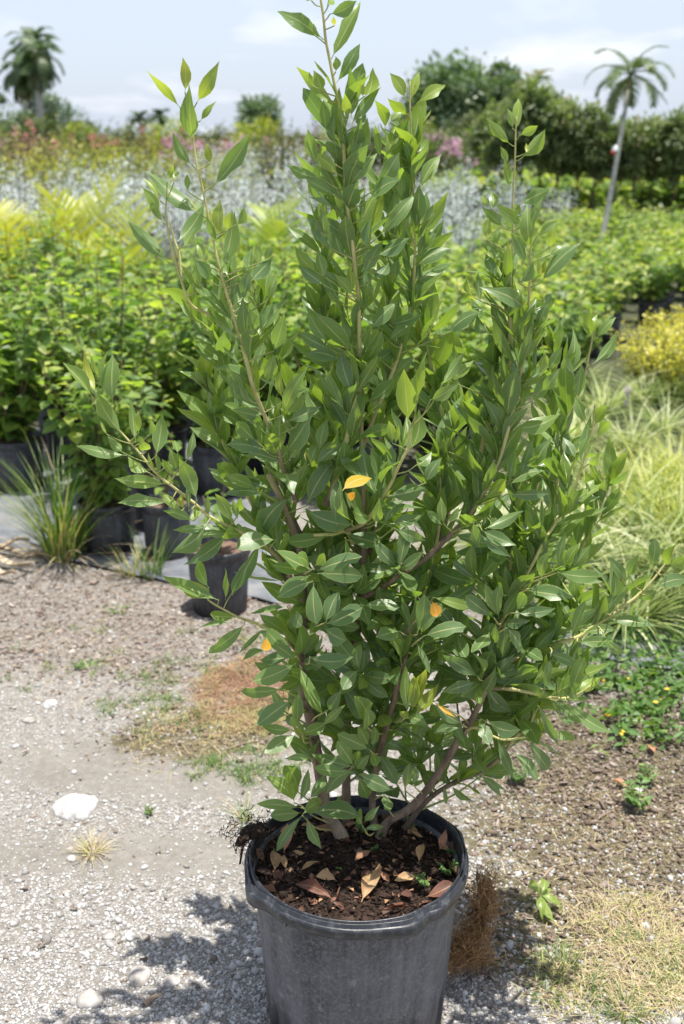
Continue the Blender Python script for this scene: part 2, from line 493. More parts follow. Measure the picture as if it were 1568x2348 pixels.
M['soilchip'] = simple("soil_chip", [(0.0, (0.010, 0.008, 0.006)), (0.45, (0.030, 0.019, 0.014)), (0.8, (0.085, 0.053, 0.040)), (0.95, (0.19, 0.125, 0.09)), (1.0, (0.6, 0.55, 0.48))], 80, 0.85, 0.4, 0.002, attr='tint', spec=0.2)
M['soil'] = simple("potting_soil", [(0.3, (0.012, 0.008, 0.006)), (0.5, (0.035, 0.022, 0.016)), (0.7, (0.075, 0.048, 0.034))], 90, 0.95, 1.0, 0.01, 6, 0.15)
M['rock'] = simple("white_rock", [(0.32, (0.24, 0.23, 0.22)), (0.48, (0.44, 0.43, 0.42)), (0.62, (0.60, 0.59, 0.58))], 34, 0.85, 0.8, 0.01, 6, 0.3)
M['greyrock'] = simple("grey_rock", [(0.3, (0.20, 0.18, 0.16)), (0.5, (0.40, 0.37, 0.34)), (0.7, (0.58, 0.55, 0.51))], 30, 0.9, 0.8, 0.006, 5, 0.3)
M['coir'] = simple("coir_fibre", [(0.0, (0.12, 0.065, 0.03)), (0.5, (0.34, 0.20, 0.09)), (1.0, (0.58, 0.39, 0.20))], 20, 0.8, 0.1, 0.001, attr='tint', spec=0.2)
M['root'] = simple("black_roots", [(0.3, (0.010, 0.007, 0.006)), (0.6, (0.04, 0.028, 0.02)), (0.8, (0.12, 0.08, 0.05))], 70, 0.95, 0.8, 0.006, 5, 0.15)
M['trunk'] = simple("dark_trunk", [(0.3, (0.05, 0.038, 0.028)), (0.7, (0.15, 0.115, 0.085))], 12, 0.9, 0.6, 0.01, aniso=(1, 1, 0.3))
M['palmtrunk'] = simple("grey_palm_trunk", [(0.3, (0.30, 0.29, 0.26)), (0.6, (0.47, 0.46, 0.41)), (0.8, (0.58, 0.57, 0.52))], 5, 0.85, 0.4, 0.01, aniso=(1, 1, 4))
M['stem'] = simple("green_stem", [(0.3, (0.10, 0.10, 0.04)), (0.7, (0.22, 0.20, 0.08))], 20, 0.7, 0.2)
M['brownstem'] = simple("brown_stem", [(0.3, (0.07, 0.045, 0.03)), (0.7, (0.20, 0.14, 0.09))], 20, 0.8, 0.3)
M['redtape'] = simple("red_tape", [(0.3, (0.45, 0.03, 0.03)), (0.7, (0.6, 0.06, 0.05))], 8, 0.5, 0.1)
M['whitetape'] = simple("white_tape", [(0.3, (0.7, 0.7, 0.68)), (0.7, (0.8, 0.8, 0.78))], 8, 0.5, 0.1)
M['stick'] = simple("dry_stick", [(0.3, (0.16, 0.10, 0.07)), (0.6, (0.36, 0.27, 0.19)), (0.8, (0.55, 0.46, 0.36))], 25, 0.85, 0.4, vary=0.3)
M['deadfrond'] = simple("dead_frond", [(0.3, (0.34, 0.25, 0.16)), (0.5, (0.55, 0.45, 0.32)), (0.7, (0.72, 0.63, 0.49))], 10, 0.75, 0.4, 0.003, aniso=(1, 0.2, 1))

M['litter'] = simple("leaf_litter", [(0.0, (0.07, 0.035, 0.025)), (0.5, (0.20, 0.095, 0.06)), (0.85, (0.42, 0.25, 0.13)), (1.0, (0.55, 0.38, 0.21))], 60, 0.7, 0.3, 0.002, attr='tint', spec=0.3)
def fallen(name, stops):
    g = G(name)
    u, v = g.uv()
    d = g.math('ABSOLUTE', g.math('SUBTRACT', u, 0.5))
    mid = g.math('LESS_THAN', d, 0.022)
    oc = g.coord('Object')
    c = g.ramp(g.noise(22, 4, 0.6, oc), stops)
    c = g.mix(g.math('MULTIPLY', mid, 0.5), c, (0.68, 0.5, 0.3))
    c = g.mix(g.ramp(g.noise(70, 2, 0.5, oc), [(0.66, 0.0), (0.74, 0.6)]), c, (0.14, 0.07, 0.04))
    return g.leafy(c, g.mix(1.0, c, (1.1, 0.9, 0.6), 'MULTIPLY'), 0.2, 0.6, g.bump(g.noise(50, 3, 0.6, oc), 0.3, 0.002), 0.35)
M['tanleaf'] = fallen("tan_dead_leaf", [(0.34, (0.22, 0.12, 0.06)), (0.48, (0.44, 0.27, 0.13)), (0.7, (0.56, 0.39, 0.21))])
M['redleafdead'] = fallen("red_brown_dead_leaf", [(0.3, (0.11, 0.05, 0.035)), (0.5, (0.19, 0.085, 0.055)), (0.75, (0.31, 0.16, 0.10))])
M['pinkleafdead'] = fallen("pink_brown_dead_leaf", [(0.3, (0.36, 0.16, 0.09)), (0.5, (0.50, 0.25, 0.15)), (0.75, (0.60, 0.36, 0.23))])

def pot_material(name, dark=1.0, dusty=0.6):
    g = G(name)
    oc = g.coord('Object')
    streak = g.noise(34, 4, 0.65, g.mapping(oc, (1, 1, 0.07)))
    blot = g.noise(9, 6, 0.68, oc)
    fine = g.noise(150, 3, 0.7, oc)
    base = g.mix(g.ramp(blot, [(0.38, 0.0), (0.62, 1.0)]), (0.018 * dark, 0.020 * dark, 0.026 * dark), (0.056 * dark, 0.061 * dark, 0.074 * dark))
    c = g.mix(g.math('MULTIPLY', g.ramp(streak, [(0.42, 0.0), (0.68, 1.0)]), 0.7 * dusty), base, (0.165, 0.168, 0.178))
    c = g.mix(g.math('MULTIPLY', g.ramp(fine, [(0.46, 0.0), (0.70, 1.0)]), 0.75 * dusty), c, (0.175, 0.18, 0.195))
    # pale mineral splash and scuff specks
    c = g.mix(g.math('MULTIPLY', g.ramp(g.noise(42, 5, 0.75, oc), [(0.57, 0.0), (0.70, 1.0)]), 0.6 * dusty), c, (0.30, 0.295, 0.29))
    # streaky shade round the foot, painted into the plastic's colour
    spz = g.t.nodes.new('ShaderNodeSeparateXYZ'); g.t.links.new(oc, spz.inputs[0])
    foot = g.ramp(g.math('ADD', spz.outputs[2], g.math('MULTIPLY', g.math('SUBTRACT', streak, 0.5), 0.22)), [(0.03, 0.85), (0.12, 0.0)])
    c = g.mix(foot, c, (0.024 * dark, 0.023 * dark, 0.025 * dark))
    ro = g.ramp(g.noise(30, 3, 0.6, oc), [(0.3, 0.42), (0.7, 0.62)])
    return g.finish(g.principled(c, ro, g.bump(g.math('ADD', fine, g.math('MULTIPLY', blot, 1.5)), 0.25, 0.002), 0.45))
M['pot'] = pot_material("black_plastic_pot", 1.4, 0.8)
M['pot2'] = pot_material("old_black_plastic", 0.85, 0.35)
def rim_material():
    g = G("glossy_pot_rim")
    oc = g.coord('Object')
    c = g.mix(g.ramp(g.noise(60, 5, 0.7, oc), [(0.5, 0.0), (0.75, 0.7)]), (0.022, 0.024, 0.030), (0.13, 0.135, 0.15))
    return g.finish(g.principled(c, g.ramp(g.noise(25, 3, 0.6, oc), [(0.35, 0.28), (0.7, 0.5)]), g.bump(g.noise(45, 4, 0.6, oc), 0.2, 0.003), 0.5))
M['rim'] = rim_material()
def cloth_material():
    g = G("weed_cloth")
    p = g.pos()
    c = g.ramp(g.noise(6, 5, 0.65, p), [(0.3, (0.10, 0.105, 0.115)), (0.5, (0.17, 0.18, 0.20)), (0.72, (0.27, 0.265, 0.26))])
    return g.finish(g.principled(c, 0.42, g.bump(g.noise(9, 4, 0.6, p), 0.5, 0.02), 0.6))
M['cloth'] = cloth_material()

def ground_material():
    g = G("ground")
    p = g.pos()
    grav = g.attr('gravel'); mul = g.attr('mulch'); moss = g.attr('moss'); far = g.attr('far')
    n = g.noise(2.2, 6, 0.62, p)
    nf = g.noise(45, 5, 0.7, p)
    v1 = g.voro(170, p); v2 = g.voro(95, p)
    vd = g.voro(170, p, 'Distance'); vd2 = g.voro(95, p, 'Distance')
    bw = g.math('MULTIPLY', g.math('ADD', g.math('MULTIPLY', g.mix(1.0, v1, (0.33, 0.33, 0.33), 'MULTIPLY'), 1.0), g.math('MULTIPLY', g.mix(1.0, v2, (0.5, 0.5, 0.5), 'MULTIPLY'), 1.0)), 1.0)
    peb = g.ramp(bw, [(0.12, (0.14, 0.131, 0.118)), (0.4, (0.25, 0.24, 0.222)), (0.62, (0.37, 0.36, 0.342)), (0.85, (0.54, 0.53, 0.515))])
    peb = g.mix(g.ramp(vd, [(0.35, 0.0), (0.62, 0.8)]), peb, (0.20, 0.175, 0.145))
    dirt = g.ramp(g.math('ADD', g.math('MULTIPLY', n, 0.5), g.math('MULTIPLY', nf, 0.5)), [(0.3, (0.15, 0.135, 0.115)), (0.5, (0.22, 0.203, 0.178)), (0.7, (0.31, 0.292, 0.262))])
    gm = g.math('ADD', grav, g.math('MULTIPLY', g.math('SUBTRACT', nf, 0.5), 0.9), True)
    c = g.mix(g.ramp(gm, [(0.3, 0.0), (0.6, 1.0)]), dirt, peb)
    mc = g.ramp(g.math('ADD', g.math('MULTIPLY', nf, 0.6), g.math('MULTIPLY', bw, 0.4)), [(0.25, (0.10, 0.085, 0.072)), (0.5, (0.22, 0.195, 0.172)), (0.75, (0.40, 0.37, 0.335))])
    mm = g.math('ADD', mul, g.math('MULTIPLY', g.math('SUBTRACT', nf, 0.5), 0.8), True)
    c = g.mix(g.ramp(mm, [(0.35, 0.0), (0.65, 1.0)]), c, mc)
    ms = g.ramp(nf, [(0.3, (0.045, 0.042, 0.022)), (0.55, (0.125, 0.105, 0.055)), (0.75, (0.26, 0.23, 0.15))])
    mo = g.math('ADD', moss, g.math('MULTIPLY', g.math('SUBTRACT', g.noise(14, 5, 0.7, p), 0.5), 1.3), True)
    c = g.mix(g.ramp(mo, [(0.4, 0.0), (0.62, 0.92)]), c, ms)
    fc = g.ramp(g.noise(0.8, 6, 0.65, p), [(0.3, (0.04, 0.045, 0.028)), (0.6, (0.075, 0.08, 0.045)), (0.8, (0.12, 0.115, 0.08))])
    c = g.mix(far, c, fc)
    hgt = g.math('ADD', g.math('MULTIPLY', g.math('SUBTRACT', 1.0, vd), 0.6), g.math('ADD', g.math('MULTIPLY', g.math('SUBTRACT', 1.0, vd2), 0.5), nf))
    return g.finish(g.principled(c, 0.92, g.bump(hgt, 0.7, 0.006), 0.2))
M['ground'] = ground_material()

# ------------------------------------------------------------------ ground
POT = Vector((0.027, 1.885, 0))
def blob(x, y, zx, zy, rx, ry, rot=0.0, soft=0.6):
    c = ground_at(zx, zy)
    dx_, dy_ = x - c.x, y - c.y
    ca, sa = math.cos(rot), math.sin(rot)
    q = np.sqrt(((dx_ * ca + dy_ * sa) / rx) ** 2 + ((-dx_ * sa + dy_ * ca) / ry) ** 2)
    return np.clip((1 + soft - q) / (2 * soft), 0, 1)
def zones(x, y):
    n = fbm(x * 3.1 + 7, y * 3.1, 3)
    grav = 0.78 - 0.42 * (fbm(x * 1.9, y * 1.9 + 4, 9) - 0.35)
    grav -= 0.75 * blob(x, y, 330, 1760, 0.42, 0.13, -0.12)
    grav -= 0.55 * blob(x, y, 430, 1960, 0.2, 0.10)
    grav -= 0.35 * blob(x, y, 100, 1960, 0.25, 0.08)
    grav += 0.4 * blob(x, y, 1130, 1900, 0.16, 0.22) + 0.35 * blob(x, y, 150, 2200, 0.5, 0.2)
    mul = 1.0 * blob(x, y, 240, 1420, 0.95, 0.45, -0.1, 0.35) + 0.9 * blob(x, y, 1420, 1640, 0.5, 0.35) + 0.7 * blob(x, y, 1330, 1800, 0.3, 0.2) - 0.5 * blob(x, y, 1120, 1890, 0.14, 0.2)
    mul = mul + 0.8 * blob(x, y, 800, 1330, 0.9, 0.5)
    mul = mul - 0.5 * blob(x, y, 330, 1760, 0.4, 0.12)
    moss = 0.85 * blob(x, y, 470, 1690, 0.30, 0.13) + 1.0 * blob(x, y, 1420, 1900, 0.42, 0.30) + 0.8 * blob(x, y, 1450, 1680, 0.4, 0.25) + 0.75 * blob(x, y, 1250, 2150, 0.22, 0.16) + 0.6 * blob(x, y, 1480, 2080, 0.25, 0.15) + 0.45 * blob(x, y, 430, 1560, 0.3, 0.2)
    far = np.clip((y - 5.0) / 1.6, 0, 1)
    return np.clip(grav + (n - 0.5) * 0.3, 0, 1), np.clip(mul, 0, 1), np.clip(moss, 0, 1), far
def gheight(x, y):
    near = np.clip((7 - y) / 2, 0, 1)
    return near * (0.022 * (fbm(x * 1.7, y * 1.7, 21) - 0.5) + 0.010 * (fbm(x * 9, y * 9, 5) - 0.5))
def axis(lo, hi, step, far, grow=1.13):
    a = list(np.arange(lo, hi, step))
    s, v, up = step, a[-1], []
    while v < far: s *= grow; v += s; up.append(v)
    s, v, dn = step, a[0], []
    while v > -far: s *= grow; v -= s; dn.append(v)
    return np.array(dn[::-1] + a + up)
gx = axis(-2.0, 2.0, 0.025, 600)
gy = axis(1.2, 5.6, 0.025, 600)
GX, GY = np.meshgrid(gx, gy)
fx, fy = GX.ravel(), GY.ravel()
ga, gb, gc, gd = zones(fx, fy)
V = np.stack([fx, fy, gheight(fx, fy)], 1)
nx_, ny_ = len(gx), len(gy)
ii = (np.arange(ny_ - 1)[:, None] * nx_ + np.arange(nx_ - 1)[None]).ravel()
F = np.stack([ii, ii + 1, ii + nx_ + 1, ii + nx_], 1)
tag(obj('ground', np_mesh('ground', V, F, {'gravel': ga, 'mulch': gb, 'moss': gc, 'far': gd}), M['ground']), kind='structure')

ICO_V, ICO_F = None, None
bm_ = bmesh.new(); bmesh.ops.create_icosphere(bm_, subdivisions=1, radius=0.5)
ICO_V = np.array([v.co[:] for v in bm_.verts]); ICO_F = np.array([[v.index for v in f.verts] for f in bm_.faces]); bm_.free()

def sample_ground(n, y0, y1, seed, keep):
    """points spread over the ground in front of the viewer, thinner with distance"""
    r = np.random.default_rng(seed)
    out = []
    while sum(len(o_) for o_ in out) < n:
        k = n * 2
        inv = r.uniform(1 / y1, 1 / y0, k); y = 1 / inv
        hw = (0.95 * y + 0.55) * 0.296 + 0.25
        x = r.uniform(-1, 1, k) * hw
        ok = r.random(k) < keep(x, y)
        ok &= ((x - POT.x) ** 2 + (y - POT.y) ** 2) > 0.175 ** 2
        out.append(np.stack([x[ok], y[ok]], 1))
    return np.vstack(out)[:n]
def rand_dirs(r, n, zmin=-1.0, zmax=1.0):
    z = r.uniform(zmin, zmax, n); a = r.uniform(0, 2 * np.pi, n); s = np.sqrt(1 - z * z)
    return np.stack([s * np.cos(a), s * np.sin(a), z], 1)

# loose limestone gravel
r = np.random.default_rng(2)
def keep_g(x, y):
    a, b, c, d = zones(x, y)
    return np.clip(a * 1.2 - 0.1, 0.08, 1) * (1 - 0.45 * b) * (1 - 0.6 * c)
pg = sample_ground(60000, 1.55, 4.6, 3, keep_g)
n = len(pg)
size = 0.0021 * np.exp(r.normal(0, 0.40, n)) * (1 + (r.random(n) < 0.006) * r.uniform(0.8, 2.2, n))
P = np.stack([pg[:, 0], pg[:, 1], gheight(pg[:, 0], pg[:, 1]) + size * 0.22], 1)
A = rand_dirs(r, n, -0.25, 0.25); N_ = rand_dirs(r, n, 0.75, 1.0)
jit = 1 + 0.22 * (np.random.default_rng(4).random((len(ICO_V), 3)) - 0.5) * 2
gm_ = scatter('gravel', ICO_V * jit, ICO_F, P, A, N_, size * r.uniform(1.0, 1.8, n) * 2, size * r.uniform(0.9, 1.3, n) * 2, {'tint': np.clip(r.normal(0.62, 0.2, n), 0, 1)}, smooth=False, T=size * r.uniform(0.6, 1.0, n) * 2)
tag(obj('gravel', gm_, M['pebble']), 'loose pale limestone gravel scattered over the ground around the large pot', 'gravel', kind='stuff')

# wood chips and litter
CHIP_V = np.array([[-.5, 0, 0], [.5, 0.05, 0.05], [.42, 1, 0], [-.38, .93, .08], [-.5, 0, .3], [.5, .05, .35], [.42, 1, .26], [-.38, .93, .36]])
CHIP_F = np.array([[0, 1, 5, 4], [1, 2, 6, 5], [2, 3, 7, 6], [3, 0, 4, 7], [4, 5, 6, 7]])
def keep_m(x, y):
    a, b, c, d = zones(x, y)
    return np.clip(b * 1.1 + 0.35 * c + 0.012, 0, 1)
pm = sample_ground(19000, 1.7, 5.6, 7, keep_m)
n = len(pm)
L = 0.0095 * np.exp(r.normal(0, 0.42, n)); Wd = L * r.uniform(0.25, 0.6, n)
P = np.stack([pm[:, 0], pm[:, 1], gheight(pm[:, 0], pm[:, 1]) + r.uniform(0, 0.006, n)], 1)
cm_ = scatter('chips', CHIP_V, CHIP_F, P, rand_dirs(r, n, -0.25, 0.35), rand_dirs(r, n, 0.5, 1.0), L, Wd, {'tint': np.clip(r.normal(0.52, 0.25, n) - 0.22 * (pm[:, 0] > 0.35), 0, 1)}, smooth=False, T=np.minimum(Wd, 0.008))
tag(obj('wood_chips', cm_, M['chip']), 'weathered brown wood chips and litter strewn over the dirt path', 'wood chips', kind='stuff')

# ---- blades
def blade_template(seg=4, bend=0.35, taper=0.15):
    V, F, uv = [], [], []
    for i in range(seg + 1):
        t = i / seg
        w = 0.5 * (1 - t) ** 0.7 + taper * 0.1
        if i == 0: w *= 0.7
        z = -bend * t * t
        y = t * (1 - 0.25 * bend * t)
        V += [[-w, y, z], [w, y, z]]; uv += [[0, t], [1, t]]
        if i: F.append([2 * i - 2, 2 * i - 1, 2 * i + 1, 2 * i])
    return np.array(V), np.array(F), np.array(uv)
def blades(name, xy, r, L, Wd, lean, tint, bend=0.5, z0=None, seg=4):
    n = len(xy)
    tv, tf, uv = blade_template(seg, bend)
    az = r.uniform(0, 2 * np.pi, n)
    A = np.stack([np.sin(lean) * np.cos(az), np.sin(lean) * np.sin(az), np.cos(lean)], 1)
    Nn = np.stack([-np.cos(lean) * np.cos(az), -np.cos(lean) * np.sin(az), np.sin(lean)], 1) + r.normal(0, 0.25, (n, 3))
    z = gheight(xy[:, 0], xy[:, 1]) if z0 is None else np.full(n, z0)
    return scatter(name, tv, tf, np.stack([xy[:, 0], xy[:, 1], z], 1), A, Nn, L, Wd, {'tint': np.clip(tint, 0, 1)})
def patch_pts(r, n, zx, zy, rx, ry, power=0.6):
    c = ground_at(zx, zy); a = r.uniform(0, 2 * np.pi, n); q = r.random(n) ** power
    return np.stack([c.x + rx * q * np.cos(a), c.y + ry * q * np.sin(a)], 1)
def clumped(r, n, zx, zy, rx, ry, k, spread):
    c = patch_pts(r, k, zx, zy, rx, ry, 0.55)
    i = r.integers(0, k, n)
    return c[i] + r.normal(0, spread, (n, 2))

# dead tan turf behind the pot on the left
xy = np.vstack([clumped(r, 8200, 575, 1590, 0.16, 0.25, 110, 0.020), clumped(r, 800, 450, 1660, 0.16, 0.13, 34, 0.03)])
n = len(xy)
tint = np.clip(r.normal(0.42, 0.18, n), 0, 0.8)
cc = ground_at(560, 1580)
far_from = np.hypot((xy[:, 0] - cc.x) / 0.17, (xy[:, 1] - cc.y) / 0.2)
tint = np.where(r.random(n) < np.clip((far_from - 0.55) * 0.7 + 1.6 * (fbm(xy[:, 0] * 9, xy[:, 1] * 9, 44) - 0.5), 0.03, 0.75), r.uniform(0.88, 1.0, n), tint)
me = blades('turf', xy, r, r.uniform(0.02, 0.055, n), r.uniform(0.0014, 0.0032, n), r.uniform(0.5, 1.5, n), tint, 0.5)
tag(obj('dead_turf', me, M['straw']), 'patch of dead tan grass on the ground left of the pot', 'dry grass', kind='stuff')
# bleached turf at the right front
xy = np.vstack([clumped(r, 5200, 1500, 2180, 0.20, 0.17, 70, 0.028), clumped(r, 1500, 1370, 2270, 0.14, 0.10, 36, 0.025)])
n = len(xy)
tint = np.where(r.random(n) < 0.25, r.uniform(0.9, 1.0, n), np.clip(r.normal(0.55, 0.2, n), 0, 0.85))
me = blades('turf2', xy, r, r.uniform(0.02, 0.055, n), r.uniform(0.0012, 0.0028, n), r.uniform(0.6, 1.5, n), tint, 0.5)
tag(obj('bleached_turf', me, M['straw2']), 'patch of bleached straw coloured grass in the right front corner', 'dry grass', kind='stuff')
# straw litter lying flat on the right, and thin stray straws
xy = np.vstack([patch_pts(r, 900, 1400, 1900, 0.35, 0.28), patch_pts(r, 350, 1300, 2080, 0.25, 0.2), patch_pts(r, 500, 300, 1500, 0.6, 0.4), patch_pts(r, 250, 500, 1730, 0.3, 0.12)])
n = len(xy)
me = blades('straw', xy, r, r.uniform(0.03, 0.10, n), r.uniform(0.001, 0.003, n), r.uniform(1.42, 1.6, n), np.clip(r.normal(0.5, 0.2, n), 0, 0.85), 0.06, seg=2)
tag(obj('straw_litter', me, M['straw2']), 'loose dry straws lying flat on the gravel and moss', 'straw', kind='stuff')
# fine green seedlings and moss-like grass
xy = np.vstack([clumped(r, 1100, 430, 1600, 0.28, 0.25, 60, 0.014), clumped(r, 700, 560, 1760, 0.16, 0.10, 30, 0.015), clumped(r, 700, 1390, 2240, 0.2, 0.12, 26, 0.016), clumped(r, 350, 200, 1500, 0.5, 0.3, 26, 0.012), clumped(r, 250, 30, 1210, 0.15, 0.3, 14, 0.03)])
n = len(xy)
me = blades('sprout', xy, r, r.uniform(0.012, 0.045, n), r.uniform(0.0016, 0.0036, n), r.uniform(0.2, 1.2, n), r.uniform(0.2, 0.95, n), 0.4)
tag(obj('green_sprouts', me, M['grass']), 'small green grass sprouts dotted over the dirt and dead turf', 'grass', kind='stuff')

# ---- stones that can be picked out
def stone_mesh(name, sx, sy, sz, seed, sub=3, flat=0.25):
    b = bmesh.new(); bmesh.ops.create_icosphere(b, subdivisions=sub, radius=1.0)
    rr = np.random.default_rng(seed); ph = rr.uniform(0, 6.28, (6,)); k = rr.normal(0, 1.6, (6, 3))
    for v in b.verts:
        c = np.array(v.co[:])
        s = 1 + 0.10 * sum(math.sin(k[i] @ c + ph[i]) for i in range(6)) / 1.6
        s += 0.03 * math.sin(9 * c[0] + ph[0]) * math.sin(8 * c[1] + ph[1])
        c = c * s
        v.co = (c[0] * sx, c[1] * sy, (max(c[2], -0.35) ** 1 if c[2] < 0.55 else 0.55 + (c[2] - 0.55) * flat) * sz)
    for f in b.faces: f.smooth = True
    me = bpy.data.meshes.new(name); b.to_mesh(me); b.free()
    return me
c = ground_at(172, 1852)
ob = obj('flat_stone', stone_mesh('flat_stone', 0.066, 0.056, 0.021, 3, 4), M['rock']); ob.location = (c.x, c.y, 0.004); ob.rotation_euler = (0, 0, 0.5)
tag(ob, 'large flat white stone lying alone on the gravel at left', 'stone')
STONES = [(205, 2300, 0.034, 'greyrock', 'rough grey limestone lump in the bottom left gravel'),
          (318, 2242, 0.030, 'greyrock', 'pale limestone lump beside the shadow left of the pot'),
          (165, 1972, 0.014, 'rock', 'small pale pebble in front of the flat white stone'),
          (162, 1950, 0.011, 'greyrock', 'small grey pebble right behind another pebble, below the flat stone'),
          (300, 2150, 0.014, 'rock', 'small white pebble right of centre on the left gravel'),
          (252, 2150, 0.014, 'greyrock', 'small grey pebble left of a white one on the left gravel'),
          (118, 1615, 0.026, 'rock', 'pale stone on the path edge far left'),
          (65, 1652, 0.020, 'greyrock', 'flat brownish grey stone near the left picture edge'),
          (1463, 1815, 0.016, 'rock', 'white stone on dark moss at the right'),
          (1120, 1712, 0.012, 'rock', 'small pale stone behind the right low branches'),
          (395, 2255, 0.020, 'greyrock', 'grey stone half in the shadow left of the pot')]
for i, (zx, zy, s, m, lab) in enumerate(STONES):
    c = ground_at(zx, zy)
    ob = obj('stone', stone_mesh('stone', s, s * 0.8, s * 0.6, 40 + i, 3, 0.6), M[m])
    ob.location = (c.x, c.y, gheight(c.x, c.y) + 0.002); ob.rotation_euler = (0, 0, i * 1.3)
    tag(ob, lab, 'stone')
# sticks
for i, (a, b, rad, lab) in enumerate([((330, 2310), (372, 2288), 0.007, 'short brown stick in the shadow left of the pot'),
                                      ((1235, 2030), (1268, 1990), 0.004, 'pale stick on the moss right of the pot'),
                                      ((1385, 2110), (1440, 2070), 0.004, 'grey stick behind the bleached grass at right'),
                                      ((1355, 1890), (1420, 1858), 0.004, 'thin pale stick on dark litter right of the shrub'),
                                      ((520, 1720), (600, 1700), 0.003, 'thin bent twig on the dirt behind the pot rim at left')]):
    p0, p1 = ground_at(*a), ground_at(*b)
    pm_ = (p0 + p1) / 2 + Vector((0.004, 0.008, 0.003))
    Pp = catmull([tuple(p0 + Vector((0, 0, rad))), tuple(pm_ + Vector((0, 0, rad))), tuple(p1 + Vector((0, 0, rad)))], 7)
    tag(obj('stick', tube_mesh('stick', Pp, np.linspace(rad, rad * 0.6, 7), 6), M['stick']), lab, 'stick')

# ------------------------------------------------------------------ the potted shrub
shrub = thing('potted_shrub', 'tall leafy green shrub in a large scuffed black plastic pot', 'potted shrub', tuple(POT))
INV = Matrix.Translation(-POT)
def mine(ob):
    ob.parent = shrub
    ob.matrix_parent_inverse = INV
    return ob
RIM_Z, SOIL_Z = 0.372, 0.345
# pot wall
def pot_warp(amp):
    def f(r_, z, an):
        lob = amp * (np.sin(2 * an + 0.6) * 0.6 + np.sin(3 * an + 2.1) * 0.3)
        hgt = np.clip(z / RIM_Z, 0, 1)
        return r_ * (1 + lob * hgt), z
    return f
prof = [(0.0, 0.012), (0.165, 0.012), (0.1655, 0.0), (0.170, 0.0), (0.1715, 0.004), (0.174, 0.03), (0.180, 0.12), (0.187, 0.22), (0.193, 0.30), (0.1955, 0.333), (0.196, 0.345),
        (0.1925, 0.345), (0.190, 0.30), (0.184, 0.22), (0.176, 0.11)]
V, F = lathe(prof, 96, pot_warp(0.012))
# drain notches moulded into the foot
an_ = np.arctan2(V[:, 1], V[:, 0])
for a0 in (R(208), R(255), R(300), R(335), R(25), R(70), R(115), R(160)):
    d = np.abs((an_ - a0 + np.pi) % (2 * np.pi) - np.pi)
    m_ = (d < 0.075) & (V[:, 2] < 0.035) & (np.hypot(V[:, 0], V[:, 1]) > 0.168)
    V[m_, 0] *= 0.93; V[m_, 1] *= 0.93
V = V + np.array(POT)
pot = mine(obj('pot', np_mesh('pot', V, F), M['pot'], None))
# rolled rim with two grooves and a few dents
def rim_warp(r_, z, an):
    r2, z2 = pot_warp(0.012)(r_, z, an)
    def bump_at(a0, w): 
        d = (an - a0 + np.pi) % (2 * np.pi) - np.pi
        return np.exp(-(d / w) ** 2)
    out = np.clip((r_ - 0.199) / 0.012, 0, 1)
    r2 = r2 + out * (0.010 * bump_at(R(207), 0.16) + 0.009 * bump_at(R(296), 0.16) + 0.006 * bump_at(R(316), 0.06) - 0.006 * bump_at(R(308), 0.04) + 0.004 * bump_at(R(230), 0.05) + 0.008 * bump_at(R(20), 0.12))
    low = np.clip((0.36 - z) / 0.03, 0, 1)
    z2 = z2 - out * low * (0.010 * bump_at(R(207), 0.18) + 0.008 * bump_at(R(298), 0.14)) + 0.004 * np.sin(an * 2 + 1.0)
    z2 = z2 - 0.010 * bump_at(R(206), 0.14) * out
    return r2, z2
rprof = [(0.1905, 0.30), (0.1965, 0.355), (0.1985, 0.3685), (0.2005, 0.372), (0.2025, 0.3705), (0.2032, 0.3640), (0.2040, 0.3635), (0.2056, 0.3690), (0.2072, 0.3680), (0.2080, 0.3600), (0.2088, 0.3595), (0.2110, 0.3600),
         (0.2122, 0.3530), (0.2118, 0.3440), (0.2095, 0.3380), (0.2045, 0.3350), (0.1995, 0.3330), (0.1950, 0.3310)]
V, F = lathe(rprof, 120, rim_warp)
rim = obj('rim', np_mesh('rim', V, F), M['rim'], pot)
rim.matrix_parent_inverse = Matrix.Identity(4)
rim.location = tuple(POT)
# soil
k = 64
rr_ = np.linspace(0, 0.1965, 22); aa_ = np.linspace(0, 2 * np.pi, k, endpoint=False)
RR, AA = np.meshgrid(rr_, aa_, indexing='ij')
X, Y_ = RR * np.cos(AA), RR * np.sin(AA)
def soil_h(x, y):
    q = np.hypot(x, y) / 0.197
    return SOIL_Z - 0.018 * q ** 3 + 0.018 * (fbm(x * 22 + 5, y * 22, 31) - 0.5) + 0.012 * np.exp(-((x + 0.01) ** 2 + (y - 0.05) ** 2) / 0.004)
Z = soil_h(X, Y_)
V = np.stack([X, Y_, Z], -1).reshape(-1, 3)
i = np.arange(len(rr_) - 1)[:, None] * k; j = np.arange(k)[None]; j2 = (j + 1) % k
F = np.stack([i + j, i + j2, i + k + j2, i + k + j], -1).reshape(-1, 4)
mine(obj('soil', np_mesh('soil', V + np.array(POT), F), M['soil']))
r = np.random.default_rng(77)
n = 3200
q = np.sqrt(r.random(n)) * 0.192; a = r.uniform(0, 6.283, n)
X, Y_ = q * np.cos(a), q * np.sin(a)
P = np.stack([X, Y_, soil_h(X, Y_) + 0.001], 1) + np.array(POT)
L = 0.0065 * np.exp(r.normal(0, 0.5, n)); Wd = L * r.uniform(0.3, 0.8, n)
tint = np.clip(r.normal(0.45, 0.22, n), 0, 0.93); tint[r.random(n) < 0.03] = 1.0
me = scatter('bark_mulch', CHIP_V, CHIP_F, P, rand_dirs(r, n, -0.2, 0.4), rand_dirs(r, n, 0.4, 1), L, Wd, {'tint': tint}, smooth=False, T=np.minimum(Wd, 0.006))
